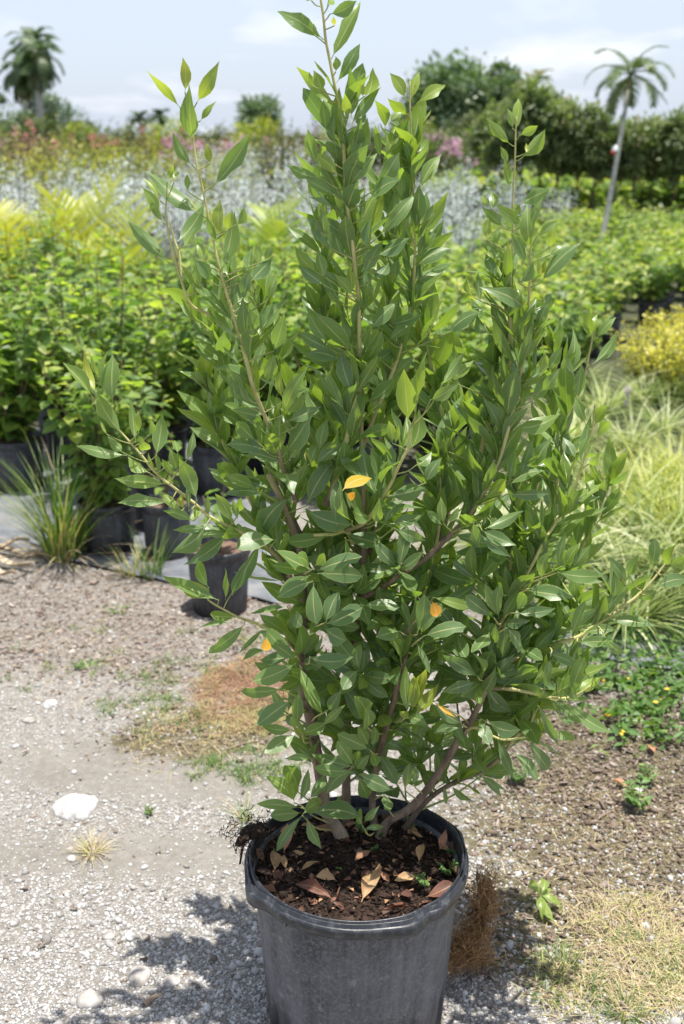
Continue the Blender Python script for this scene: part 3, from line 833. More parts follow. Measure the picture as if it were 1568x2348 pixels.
mine(obj('bark_mulch', me, M['soilchip'], None, 'stuff'))
n = 150
q = np.sqrt(r.random(n)) * 0.188; a = r.uniform(0, 6.283, n)
X, Y_ = q * np.cos(a), q * np.sin(a)
BIT_V = np.array([[0, 0, 0], [-.5, .35, .22], [0, .4, 0], [.5, .3, .25], [-.25, .8, .2], [.3, .75, .1], [0.05, 1, .15]])
BIT_F = np.array([[0, 2, 1], [0, 3, 2], [1, 2, 4], [2, 3, 5], [2, 6, 4], [2, 5, 6]])
L = 0.014 * np.exp(r.normal(0, 0.45, n))
me = scatter('leaf_litter', BIT_V, BIT_F, np.stack([X, Y_, soil_h(X, Y_) + 0.003], 1) + np.array(POT), rand_dirs(r, n, -0.1, 0.3), rand_dirs(r, n, 0.6, 1), L, L * r.uniform(0.35, 0.7, n), {'tint': r.random(n)})
mine(obj('leaf_litter', me, M['litter'], None, 'stuff'))

# ---- stems: traced shoots, each with its own distance
Z0 = 2736 / 1568.0
def reg(ox, oy, s):
    return lambda x, y: ((ox + x / s) / Z0, (oy + y / s) / Z0)
ZZ = lambda x, y: (x, y)
R1 = reg(400, 0, 1.9563); R2 = reg(1100, 0, 1.9563); R3 = reg(1800, 300, 1.9563); R4 = reg(200, 1200, 1.9563)
R5 = reg(900, 1200, 1.9563); R6 = reg(1600, 1200, 1.9563); R7 = reg(800, 2300, 1.9563); R8 = reg(1500, 2200, 1.2686); R9 = reg(1368, 2048, 1.1462)
STEMS = [
 # name, region, [(x, y, Y)], r0, r1, young0, young1
 ('t1', R7, [(1175, 2150, 1.955), (1090, 2010, 1.96), (985, 1850, 1.965), (955, 1650, 1.965), (900, 1300, 1.95), (850, 1050, 1.95), (810, 880, 1.95), (800, 520, 1.95), (805, 180, 1.95), (790, -150, 1.94), (650, -560, 1.93), (540, -780, 1.92)], 0.0145, 0.0055, 0.0, 0.5),
 ('a', R5, [(560, 1580, 1.92), (460, 1330, 1.91), (420, 1180, 1.90), (300, 880, 1.89), (220, 680, 1.88), (170, 480, 1.88), (90, 200, 1.88), (30, 0, 1.88), (-45, -260, 1.88), (-100, -510, 1.885), (-170, -850, 1.89), (-220, -1060, 1.895), (-245, -1240, 1.90), (-262, -1450, 1.90)], 0.0052, 0.0013, 0.46, 1.0),
 ('t2', R7, [(1150, 1960, 2.02), (1145, 1700, 2.02), (1150, 1150, 2.01), (1180, 800, 2.0), (1220, 550, 1.99), (1240, 300, 1.99), (1262, 100, 1.98), (1280, -250, 1.97), (1240, -550, 1.96)], 0.0100, 0.006, 0.12, 0.42),
 ('lead', R2, [(700, 4500, 1.985), (690, 3850, 1.96), (665, 3100, 1.935), (655, 2348, 1.91), (630, 2150, 1.905), (605, 1880, 1.90), (572, 1660, 1.90), (550, 1480, 1.895), (545, 1300, 1.89), (535, 1100, 1.89), (510, 850, 1.885), (470, 680, 1.88), (430, 480, 1.88), (395, 300, 1.875), (378, 130, 1.87), (350, -60, 1.87), (335, -260, 1.87)], 0.0058, 0.0018, 0.4, 1.0),
 ('d', R2, [(560, 3850, 1.98), (760, 3300, 1.98), (960, 2800, 1.97), (1070, 2348, 1.97), (1085, 2200, 1.97), (1095, 2000, 1.965), (1093, 1790, 1.96), (1080, 1480, 1.96), (1075, 1250, 1.955), (1066, 1000, 1.95), (1055, 820, 1.95), (1055, 640, 1.95)], 0.0046, 0.0013, 0.5, 1.0),
 ('t3', R7, [(1390, 2020, 2.0), (1350, 1800, 2.0), (1390, 1450, 1.98), (1490, 1080, 1.95), (1550, 850, 1.93), (1620, 560, 1.91), (1640, 400, 1.90)], 0.0085, 0.0045, 0.1, 0.44),
 ('t4', R8, [(0, 1450, 1.97), (60, 1385, 1.965), (180, 1310, 1.955), (290, 1180, 1.945), (360, 1070, 1.94), (420, 970, 1.93), (480, 880, 1.92), (530, 780, 1.92), (570, 690, 1.92), (680, 570, 1.93), (770, 530, 1.94), (870, 490, 1.95), (1030, 440, 1.96), (1110, 385, 1.965), (1180, 345, 1.97), (1260, 285, 1.975), (1340, 225, 1.98), (1410, 150, 1.985), (1480, 60, 1.99), (1545, -30, 1.99)], 0.0105, 0.0016, 0.08, 1.0),
 ('t5', R8, [(115, 1395, 2.01), (250, 1285, 2.0), (380, 1190, 1.99), (520, 1130, 1.985), (640, 1050, 1.98), (700, 960, 1.98), (790, 880, 1.98)], 0.007, 0.003, 0.12, 0.6),
 ('g', R8, [(570, 700, 1.93), (680, 705, 1.90), (780, 722, 1.88), (900, 750, 1.87), (985, 748, 1.865), (1040, 725, 1.86), (1090, 690, 1.86)], 0.0045, 0.0016, 0.45, 1.0),
 ('m', R6, [(-330, 2340, 1.97), (-160, 2260, 1.95), (0, 2150, 1.94), (200, 2020, 1.93), (400, 1830, 1.92), (540, 1680, 1.91), (650, 1520, 1.91), (735, 1350, 1.91), (790, 1210, 1.91), (850, 1000, 1.91), (900, 800, 1.91), (940, 600, 1.91), (975, 420, 1.91), (990, 200, 1.91), (1005, 60, 1.91), (1015, -150, 1.91), (1022, -410, 1.91)], 0.0062, 0.0016, 0.25, 1.0),
 ('n', R3, [(470, 2348, 1.96), (462, 1900, 1.96), (475, 1500, 1.965), (490, 1300, 1.97), (490, 1060, 1.97), (495, 900, 1.97), (508, 650, 1.97), (514, 430, 1.97), (520, 330, 1.97)], 0.0034, 0.0013, 0.7, 1.0),
 ('n0', R6, [(540, 1680, 1.93), (640, 1150, 1.95), (780, 650, 1.96), (862, 430, 1.96), (862, 10, 1.96)], 0.005, 0.0042, 0.5, 0.75),
 ('e', R6, [(660, 2978, 1.925), (720, 2700, 1.93), (840, 2420, 1.94), (950, 2220, 1.945), (1050, 2040, 1.94), (1130, 1880, 1.94), (1220, 1740, 1.94), (1330, 1540, 1.94), (1420, 1310, 1.94), (1480, 1110, 1.94), (1510, 980, 1.94), (1530, 800, 1.94)], 0.0046, 0.0015, 0.42, 1.0),
 ('e3', R6, [(1180, 1820, 2.0), (1280, 1060, 2.02), (1390, 770, 2.02), (1440, 620, 2.02), (1480, 420, 2.02), (1500, 330, 2.02), (1508, 200, 2.02)], 0.0034, 0.0014, 0.6, 1.0),
 ('b', R4, [(1960, 2330, 1.95), (1840, 2090, 1.92), (1700, 1930, 1.89), (1565, 1850, 1.875), (1430, 1790, 1.865), (1330, 1740, 1.86), (1230, 1680, 1.855), (1130, 1590, 1.85), (1050, 1530, 1.85), (960, 1460, 1.845), (880, 1400, 1.84), (800, 1320, 1.84), (720, 1220, 1.84), (650, 1140, 1.84), (560, 1040, 1.84), (400, 890, 1.84), (350, 790, 1.84)], 0.0048, 0.0014, 0.4, 1.0),
 ('a2', R1, [(985, 2520, 1.92), (810, 2440, 1.91), (730, 2400, 1.905), (680, 2330, 1.90), (635, 2190, 1.90), (590, 2050, 1.90), (545, 1860, 1.90), (515, 1690, 1.90), (520, 1560, 1.90)], 0.0032, 0.0013, 0.6, 1.0),
 ('a3', R1, [(640, 2200, 1.92), (620, 2000, 1.93), (580, 1870, 1.935), (545, 1730, 1.935)], 0.003, 0.0014, 0.8, 1.0),
 ('c', R7, [(800, 640, 1.93), (680, 520, 1.90), (510, 412, 1.88), (420, 372, 1.875), (340, 345, 1.87), (270, 315, 1.87), (120, 232, 1.87), (60, 190, 1.87)], 0.0045, 0.0016, 0.42, 1.0),
 ('p', R5, [(1000, 1900, 1.95), (950, 1810, 1.93), (850, 1830, 1.90), (700, 1840, 1.89)], 0.0045, 0.003, 0.5, 0.7),
 ('q', R5, [(960, 1800, 1.92), (1090, 1740, 1.88), (1200, 1600, 1.86), (1290, 1450, 1.85), (1370, 1280, 1.84), (1440, 1130, 1.835), (1450, 1000, 1.83)], 0.0045, 0.002, 0.5, 1.0),
 ('s', R5, [(790, 1600, 1.93), (830, 1500, 1.92), (890, 1320, 1.91), (940, 1130, 1.90), (990, 900, 1.89), (1035, 640, 1.885)], 0.006, 0.003, 0.4, 0.8),
 ('h', R8, [(420, 970, 1.93), (500, 900, 1.90), (640, 960, 1.87), (760, 950, 1.86)], 0.0035, 0.002, 0.4, 0.8),
]
STEM_W = {}
samples = []          # (zx, zy, point, radius, stem)
for nm, rg, pts, r0, r1, y0, y1 in STEMS:
    w = [tuple(at(*rg(x, y), Yd)) for x, y, Yd in pts]
    if nm in ('t1', 't2', 't3', 't4', 't5'):
        b = Vector(w[0]); w[0] = (b.x, b.y, SOIL_Z - 0.03)
    nn = 10 + 5 * len(w)
    P = catmull(w, nn)
    t = np.linspace(0, 1, nn)
    rad = r0 + (r1 - r0) * t ** 0.8
    rad = rad * (1 + 0.10 * np.interp(np.arange(nn), np.arange(0, nn + 3, 3), np.random.default_rng(len(nm) + nn).uniform(-1, 1, len(np.arange(0, nn + 3, 3)))))
    if nm == 't1': rad = rad * (1 + 0.35 * np.exp(-((t - 0.0) / 0.06) ** 2)) 
    yg = (y0 + (y1 - y0) * t) * np.where(y1 >= 1.0, 0.9, 1.0)
    me = tube_mesh('branch', P, rad, 9 if r0 > 0.008 else 7, yg)
    mine(obj('trunk' if nm in ('t1', 't2', 't3', 't4') else 'branch', me, M['bark']))
    STEM_W[nm] = (P, rad, yg)
    for i_ in range(nn):
        zx, zy, _ = project(P[i_])
        samples.append((zx, zy, P[i_], rad[i_], nm, t[i_]))
SX = np.array([s_[0] for s_ in samples]); SY = np.array([s_[1] for s_ in samples])
SP3 = np.array([s_[2] for s_ in samples]); SR = np.array([s_[3] for s_ in samples])

# ---- leaf shapes
def leaf_shape(seed, kind):
    """unit leaf: x across (-.5 .. .5), y from stalk to tip, z up.  kind 0 lance, 1 elliptic, 2 obovate, 3 narrow folded, 4 curled"""
    r = np.random.default_rng(seed)
    ts = np.array([0.0, 0.085, 0.2, 0.36, 0.54, 0.72, 0.88, 1.0])
    if kind == 2: w = np.array([0.05, 0.06, 0.42, 0.78, 1.0, 0.98, 0.66, 0.0])
    elif kind == 1: w = np.array([0.05, 0.06, 0.44, 0.84, 1.0, 0.84, 0.41, 0.0])
    else: w = np.array([0.05, 0.06, 0.50, 0.90, 0.98, 0.70, 0.27, 0.0])
    fold = {0: 0.16, 1: 0.07, 2: 0.05, 3: 0.42, 4: 0.2}[kind] * r.uniform(0.7, 1.3)
    arch = {0: 0.08, 1: 0.07, 2: 0.07, 3: 0.07, 4: 0.19}[kind] * r.choice([-1, 1, 1]) * r.uniform(0.5, 1.4)
    side = r.normal(0, 0.035) + (0.05 if kind == 4 else 0)
    wav = r.uniform(0.006, 0.026); ph = r.uniform(0, 6.28)
    tw = r.normal(0, 0.7)
    us = np.array([-0.5, -0.26, 0.0, 0.26, 0.5])
    chew = (int(r.integers(3, 6)), r.choice([-1, 1])) if r.random() < 0.3 else None
    V, UV = [], []
    for k_, t in enumerate(ts):
        tipcurl = 0.05 * max(0, t - 0.75) ** 1.5 * 8 * r.uniform(0.3, 0.9) if k_ == len(ts) - 1 else 0
        for u in (us if k_ < len(ts) - 1 else [0.0]):
            x = u * w[k_]
            if chew and k_ == chew[0] and u * chew[1] > 0.4: x *= 0.62
            z = fold * abs(x) * 0.55 + arch * 4 * t * (1 - t) + wav * math.sin(t * 9.5 + ph + (2.2 if u > 0 else 0)) * abs(u) * 2 * w[k_]
            ang = tw * (t - 0.3)
            xr = x * math.cos(ang); z += x * math.sin(ang) * 0.33
            V.append([xr + side * 4 * t * (1 - t) * 3, t, z + tipcurl]); UV.append([u + 0.5, t])
    F = []
    for k_ in range(len(ts) - 2):
        for j_ in range(4):
            a_ = k_ * 5 + j_; F += [[a_, a_ + 1, a_ + 6], [a_, a_ + 6, a_ + 5]]
    k_ = len(ts) - 2; tip = len(V) - 1
    for j_ in range(4): F.append([k_ * 5 + j_, k_ * 5 + j_ + 1, tip])
    return np.array(V), np.array(F), np.array(UV)
SHAPES = [leaf_shape(100 + i_, k_) for i_, k_ in enumerate([0, 0, 0, 0, 1, 1, 1, 2, 2, 2, 3, 3, 4, 4, 0, 0, 0, 1, 1, 2, 3, 0, 0, 4, 1, 2])]
KIND = {'lance': [0, 1, 2, 3, 14, 15, 16, 4, 10, 12, 21, 22, 23], 'broad': [4, 5, 6, 7, 8, 9, 17, 18, 19, 24, 25], 'narrow': [10, 11, 20, 0], 'curl': [12, 13]}
AGES = [0.02, 0.12, 0.22, 0.34, 0.48, 0.62, 0.76, 0.93, 0.98]
LEAF_ME = {}
def leaf_mesh(si, ai):
    if (si, ai) not in LEAF_ME:
        tv, tf, uv = SHAPES[si]
        me = np_mesh('leaf', tv, tf, {'age': np.full(len(tv), AGES[ai]), 'tint': np.full(len(tv), ((si * 37 + ai * 17) % 11) / 10)}, uv)
        me.materials.append(M['leaf'])
        LEAF_ME[(si, ai)] = me
    return LEAF_ME[(si, ai)]

# ---- leaves read off the photograph: base x, base y, tip x, tip y, width, age
TR = []
def tr(rg, rows, y=None):
    for row in rows:
        bx, by, tx, ty, w_ = row[:5]
        ag = row[5] if len(row) > 5 else 0.12
        k_ = row[6] if len(row) > 6 else None
        b = rg(bx, by); t_ = rg(tx, ty); e = rg(bx + w_, by)
        TR.append((b[0], b[1], t_[0], t_[1], e[0] - b[0], ag, k_, y))
tr(R1, [(625, 840, 362, 552, 75, .55), (665, 720, 646, 445, 80, .75), (760, 800, 937, 470, 105, .55), (725, 1100, 708, 645, 150, .22), (785, 945, 920, 785, 60, .4), (720, 1290, 572, 1027, 80, .1),
 (880, 1460, 1180, 1028, 130, .15), (865, 1280, 833, 1120, 60, .65), (780, 1670, 355, 1322, 125, .08), (605, 1890, 815, 1590, 120, .15), (650, 1930, 745, 1770, 80, .4), (520, 2040, 212, 1722, 105, .08),
 (470, 1670, 330, 1465, 80, .45), (490, 1740, 385, 1565, 60, .1), (470, 1570, 335, 1400, 55, .6), (525, 1420, 575, 1290, 50, .5), (580, 1425, 608, 1340, 40, .6), (690, 1500, 683, 1362, 42, .3),
 (945, 1840, 948, 1560, 85, .7), (965, 2090, 1050, 1650, 120, .3), (915, 1900, 835, 1690, 60, .2), (1000, 1800, 1040, 1640, 70, .6), (1070, 1760, 1128, 1610, 75, .3), (780, 2270, 708, 1980, 85, .5),
 (760, 2270, 632, 2070, 75, .3), (860, 2200, 740, 2030, 95, .05), (800, 2050, 760, 1885, 60, .4), (905, 2340, 905, 2090, 50, .15), (1040, 2330, 1062, 2120, 85, .1), (1090, 2350, 1120, 2180, 80, .1),
 (1180, 2160, 1195, 1940, 65, .2), (1245, 2080, 1220, 1890, 70, .5), (1180, 2200, 1345, 2020, 110, .05), (1290, 2040, 1360, 1925, 60, .3), (1120, 2350, 1180, 2100, 80, .05), (1310, 2348, 1375, 2140, 60, .3), (1195, 2348, 1160, 2150, 50, .6)])
tr(R2, [(385, 315, 18, 90, 115, .1, 'curl'), (430, 110, 635, 5, 105, .15), (440, 465, 680, 5, 110, .4), (480, 650, 660, 340, 85, .15), (475, 560, 475, 440, 60, .3), (465, 200, 460, 130, 35, .8), (490, 860, 168, 527, 85, .42),
 (310, 275, 300, 180, 30, .2), (285, 5, 270, -60, 60, .6), (420, 40, 420, -60, 60, .5), (360, 720, 300, 545, 85, .5), (290, 670, 268, 560, 32, .3), (400, 1010, 375, 780, 80, .2), (465, 1110, 475, 865, 75, .1), (560, 1020, 490, 830, 48, .4), (550, 1150, 515, 925, 65, .2), (565, 930, 545, 725, 70, .5),
 (595, 920, 655, 660, 75, .5), (705, 750, 760, 520, 95, .55), (690, 760, 675, 640, 40, .7), (600, 970, 835, 670, 85, .1), (640, 990, 715, 870, 80, .2), (590, 1310, 725, 920, 130, .3), (860, 1010, 770, 780, 85, .4), (520, 1180, 365, 985, 45, .1), (325, 1290, 258, 1010, 90, .25),
 (375, 1220, 370, 1140, 50, .3), (490, 1360, 290, 1185, 90, .45), (360, 1390, 95, 1285, 90, .1), (465, 1525, 230, 1385, 90, .1), (550, 1590, 360, 1235, 110, .35), (535, 1400, 610, 1090, 95, .45), (585, 1450, 800, 1200, 100, .3), (570, 1640, 650, 1420, 145, .05),
 (770, 1490, 970, 1190, 120, .1), (745, 1560, 990, 1405, 110, .08), (860, 1240, 930, 995, 80, .5), (825, 1240, 780, 970, 55, .3), (910, 1200, 1045, 1040, 60, .55), (1020, 770, 895, 570, 90, .6), (1070, 780, 1130, 560, 75, .65), (1110, 810, 1335, 670, 90, .55),
 (1045, 900, 880, 770, 80, .5), (1090, 1080, 1170, 730, 110, .48), (900, 960, 1000, 880, 60, .4), (930, 1150, 1040, 930, 110, .2), (1060, 1310, 1000, 1100, 65, .4), (1060, 1190, 970, 1040, 60, .2), (1115, 1190, 1200, 1070, 60, .4), (1130, 1480, 1300, 1210, 100, .4),
 (1095, 1790, 1125, 1440, 115, .15), (985, 1560, 990, 1380, 60, .3), (810, 1850, 1100, 1510, 105, .2), (630, 1870, 810, 1480, 105, .42), (590, 1890, 330, 1690, 100, .2), (555, 2050, 450, 1700, 105, .1), (455, 1960, 240, 1690, 115, .05), (410, 1920, 375, 1610, 80, .2),
 (740, 1960, 765, 1690, 85, .1), (800, 2000, 1050, 1855, 105, .05), (700, 2150, 850, 1880, 105, .15), (770, 2180, 890, 2060, 95, .05), (740, 2150, 800, 2040, 70, .6), (1120, 2040, 1290, 1790, 100, .1), (1110, 2080, 1370, 1940, 110, .1), (1080, 2190, 1340, 2110, 90, .2),
 (1200, 2130, 1410, 2050, 70, .1), (945, 2200, 970, 2020, 75, .15), (330, 2130, 152, 1925, 90, .32), (390, 2170, 330, 1955, 85, .15), (380, 2230, 185, 2080, 90, .05), (610, 2310, 465, 2150, 70, .5), (590, 2300, 570, 2090, 80, .5), (500, 2348, 385, 2130, 100, .05), (1145, 1960, 1180, 1790, 60, .2), (1170, 1740, 1235, 1600, 60, .2),
 (330, 1900, 300, 1690, 60, .3), (560, 1480, 480, 1180, 50, .7), (870, 1800, 960, 1500, 80, .2), (700, 1700, 710, 1500, 50, .2), (1000, 1740, 1020, 1600, 60, .1), (1230, 1880, 1320, 1720, 70, .1)])
tr(R3, [(515, 430, 540, 178, 70, .58), (490, 420, 450, 262, 58, .4), (470, 540, 285, 332, 80, .35), (545, 470, 690, 395, 70, .4), (560, 650, 745, 420, 105, .3), (600, 610, 595, 530, 30, .8), (470, 890, 420, 640, 62, .4), (460, 690, 395, 560, 55, .3), (550, 1010, 780, 890, 110, .1),
 (420, 1190, 245, 1030, 72, .2), (570, 1170, 358, 1005, 92, .35), (555, 1100, 510, 1000, 60, .4), (620, 1370, 605, 1010, 110, .33), (635, 1210, 730, 950, 65, .25), (680, 1260, 840, 1135, 72, .3), (585, 1470, 488, 1230, 95, .1), (400, 1460, 275, 1290, 80, .3), (290, 1290, 305, 1110, 70, .6),
 (335, 1060, 330, 910, 70, .3), (295, 1040, 250, 940, 45, .6), (370, 1590, 280, 1400, 85, .1), (440, 1600, 455, 1290, 75, .4), (490, 1550, 500, 1400, 70, .2), (375, 1340, 390, 1195, 55, .2), (715, 1620, 1025, 1310, 120, .1), (700, 1590, 670, 1440, 42, .7), (710, 1560, 750, 1450, 55, .7),
 (580, 1840, 222, 1660, 130, .1, 'curl'), (780, 1410, 910, 1320, 70, .3), (540, 1630, 650, 1450, 80, .1), (780, 1350, 810, 1190, 60, .5), (600, 2130, 665, 1770, 125, .18), (690, 1980, 775, 1780, 85, .1), (750, 1800, 790, 1710, 60, .1), (470, 1900, 440, 1740, 90, .15), (185, 1740, 140, 1560, 50, .5),
 (235, 1770, 215, 1540, 65, .15), (320, 2030, 220, 1860, 85, .1), (270, 1850, 170, 1740, 60, .1), (0, 2010, 235, 1855, 105, .1), (1100, 2050, 1090, 1805, 80, .35), (1045, 1950, 1015, 1850, 42, .4), (1135, 2050, 1155, 1870, 45, .5), (1150, 2060, 1300, 1895, 72, .3), (1115, 2260, 1305, 1990, 85, .12), (980, 2348, 900, 2190, 92, .1)])
tr(R4, [(330, 760, 98, 490, 90, .33), (365, 720, 275, 400, 95, .7), (490, 810, 500, 428, 150, .2), (405, 700, 460, 390, 48, .3), (385, 600, 320, 430, 40, .5), (570, 1050, 370, 720, 130, .25), (445, 1050, 395, 945, 25, .6), (565, 1190, 445, 1060, 75, .25), (600, 1215, 205, 1135, 85, .08), (670, 1110, 628, 770, 65, .2),
 (695, 1040, 690, 870, 65, .5), (770, 1060, 785, 930, 60, .3), (830, 1220, 880, 885, 125, .22), (760, 1170, 690, 1050, 80, .4), (775, 1350, 610, 1220, 85, .35), (810, 1350, 770, 1190, 55, .4), (840, 1370, 820, 1190, 40, .2), (920, 1440, 512, 1400, 115, .33), (1000, 1330, 940, 1160, 85, .3), (985, 1380, 880, 1245, 52, .4),
 (1000, 1200, 975, 1100, 60, .3), (1065, 1260, 1120, 1020, 65, .1), (1150, 1570, 1005, 1230, 135, .18), (1085, 1650, 1085, 1390, 42, .2), (1030, 1650, 845, 1490, 70, .4), (1050, 1640, 1025, 1525, 52, .7), (930, 1590, 535, 1590, 115, .08), (1120, 1730, 885, 1650, 92, .1), (1130, 1720, 1130, 1600, 60, .4), (1240, 1690, 1235, 1525, 50, .3),
 (1425, 1740, 1290, 1510, 105, .33), (1220, 1770, 940, 1975, 120, .1), (1220, 1780, 960, 1800, 70, .1), (1390, 1830, 1055, 2070, 130, .05), (1420, 1810, 1120, 1880, 60, .1), (1515, 1820, 1480, 1740, 90, .2), (1320, 2348, 865, 2160, 115, .2), (1270, 2330, 1090, 2200, 150, .42), (1240, 2250, 1150, 2040, 100, .2), (1370, 2348, 1375, 2090, 52, .3), (1420, 2300, 1565, 2020, 80, .05),
 (1470, 1720, 1430, 1560, 60, .25), (1480, 1660, 1500, 1540, 70, .3)])
tr(R5, [(200, 480, 245, 200, 140, .2), (270, 260, 475, 10, 130, .18), (330, 640, 380, 420, 100, .2), (380, 400, 470, 90, 110, .15), (240, 240, 190, 60, 90, .1), (460, 900, 660, 510, 110, .38), (470, 790, 530, 580, 60, .75), (450, 760, 440, 540, 62, .55), (470, 890, 640, 710, 80, .48), (290, 900, 50, 850, 115, .22),
 (490, 950, 760, 830, 110, .15), (440, 1170, 430, 890, 118, .38), (390, 1170, 305, 920, 90, .2), (480, 1190, 670, 900, 150, .08), (300, 1170, 0, 1130, 130, .03), (240, 1100, 90, 950, 110, .1), (500, 1250, 620, 1110, 60, .4), (670, 1280, 735, 1090, 100, .35), (740, 1180, 800, 930, 100, .35), (700, 1290, 945, 1100, 115, .12),
 (760, 1170, 880, 990, 55, .3), (440, 1270, 160, 1190, 90, .05), (240, 1470, 0, 1370, 100, .2), (300, 1520, 0, 1530, 110, .05), (510, 1550, 265, 1880, 165, .08, 'broad'), (640, 1610, 890, 1220, 150, .05), (460, 1370, 540, 1535, 150, .12, 'curl'), (630, 1640, 995, 1760, 165, .12, 'broad'), (820, 1830, 475, 1890, 120, .08, 'broad'),
 (400, 1880, 85, 1950, 150, .1, 'broad'), (280, 1900, 50, 2310, 110, .05), (940, 1830, 1215, 1900, 125, .03, 'broad'), (995, 1730, 910, 1410, 82, .25), (1190, 1560, 1075, 1110, 130, .15), (1280, 1540, 1565, 1470, 140, .12), (1310, 1410, 1240, 1070, 82, .2), (1310, 1120, 1280, 940, 75, .4), (1330, 1130, 1360, 970, 50, .5), (1435, 950, 1400, 530, 170, .46),
 (1490, 930, 1560, 460, 72, .5), (1000, 990, 1090, 700, 112, .3), (960, 1010, 810, 760, 102, .1), (1000, 740, 905, 390, 125, .1), (1030, 640, 1110, 400, 150, .33, 'curl'), (940, 880, 780, 540, 62, .1), (995, 400, 695, 95, 125, .15), (970, 340, 930, 170, 90, .33), (800, 330, 650, 90, 100, .2), (830, 390, 570, 250, 95, .05), (900, 470, 635, 410, 112, .05),
 (1110, 400, 1200, 230, 82, .4), (1145, 230, 1350, 10, 112, .2), (1110, 800, 1340, 600, 112, .15), (1280, 190, 1560, 100, 92, .05), (1280, 320, 1480, 190, 80, .3), (1390, 390, 1500, 240, 90, .1), (1220, 470, 1370, 350, 120, .05), (920, 1490, 1150, 1390, 112, .92, 'broad'), (985, 1575, 1015, 1500, 62, 1.0, 'broad'),
 (680, 2110, 390, 1960, 150, .08, 'broad'), (660, 2100, 560, 2010, 92, .36, 'broad'), (700, 2080, 780, 1980, 82, .36, 'broad'), (720, 2120, 1080, 2010, 130, .05, 'broad'), (720, 2140, 1080, 2160, 140, .08, 'broad'), (670, 2150, 410, 2330, 120, .1, 'broad'), (640, 2130, 375, 2080, 100, .05, 'broad'),
 (1180, 1750, 1210, 1540, 92, .28), (1250, 1750, 1400, 1560, 112, .15), (1150, 1700, 1005, 1650, 110, .2, 'curl'), (1290, 1750, 1560, 1680, 100, .12), (1320, 1780, 1565, 1880, 100, .1), (1100, 1830, 1530, 2075, 95, .1), (940, 1860, 970, 2100, 42, .3), (150, 760, 10, 520, 90, .2), (110, 800, 60, 620, 70, .2), (180, 800, 110, 640, 70, .1),
 (1050, 290, 1010, 170, 60, .4), (870, 1750, 880, 1400, 70, .05), (560, 990, 620, 900, 60, .1)])
tr(R6, [(985, 400, 1065, 20, 118, .18), (1070, 140, 1160, 30, 82, .1), (905, 760, 770, 440, 92, .48), (840, 580, 830, 310, 102, .15), (880, 1000, 1260, 880, 135, .28), (730, 900, 630, 650, 102, .1), (745, 1010, 545, 700, 72, .25), (740, 780, 745, 560, 76, .5), (1030, 790, 1160, 580, 102, .1), (965, 850, 1005, 610, 86, .2),
 (1110, 710, 1250, 530, 92, .2), (1060, 570, 1070, 340, 38, .1), (1110, 570, 1140, 410, 60, .6), (1160, 560, 1275, 360, 92, .15), (870, 330, 775, 170, 92, .2), (355, 265, 625, 100, 92, .13), (240, 780, 470, 645, 102, .33), (330, 660, 510, 400, 80, .3), (390, 630, 580, 470, 92, .45), (135, 780, 205, 400, 72, .5), (85, 1170, 140, 850, 112, .33),
 (780, 1270, 645, 1040, 102, .3), (520, 1390, 445, 1120, 72, .3), (545, 1310, 545, 1110, 82, .4), (610, 1590, 580, 1240, 112, .13), (660, 1560, 825, 1400, 112, .42), (855, 1430, 910, 1140, 82, .1), (940, 1370, 1040, 1080, 82, .15), (1010, 1310, 1190, 1070, 112, .13), (860, 1450, 1135, 1340, 112, .08), (840, 1520, 1165, 1510, 82, .03),
 (1060, 1300, 1230, 1220, 62, .1), (640, 1800, 910, 1920, 112, .08), (640, 1840, 870, 2010, 90, .03), (575, 1740, 620, 1930, 92, .1), (660, 1790, 970, 1640, 92, .15), (1200, 1830, 1515, 1640, 122, .13), (1310, 1590, 1565, 1540, 75, .1), (1410, 1310, 1490, 900, 102, .13), (1380, 1240, 1275, 1070, 92, .15), (1450, 970, 1370, 760, 86, .2), (1380, 770, 1420, 490, 92, .1),
 (1240, 2130, 1565, 2160, 112, .18), (1000, 2270, 1365, 2330, 122, .08), (1110, 2180, 1180, 1950, 92, .2), (1290, 2080, 1415, 1890, 92, .3), (1240, 2100, 1300, 1810, 62, .2), (130, 1290, 250, 1180, 90, .2), (200, 1430, 330, 1230, 100, .1), (360, 1180, 470, 1550, 90, .2), (1520, 980, 1620, 820, 90, .3), (1540, 1080, 1640, 950, 90, .3),
 (1420, 1220, 1500, 1060, 70, .3), (1460, 1520, 1520, 1400, 70, .45), (1240, 1560, 1290, 1370, 60, .3), (1215, 1720, 1220, 1560, 40, .3), (1110, 1800, 1110, 1540, 40, .1), (1480, 1280, 1560, 1180, 70, .3), (340, 1750, 320, 1540, 80, .4), (330, 1760, 200, 1640, 70, .2), (370, 1740, 460, 1620, 60, .3)])
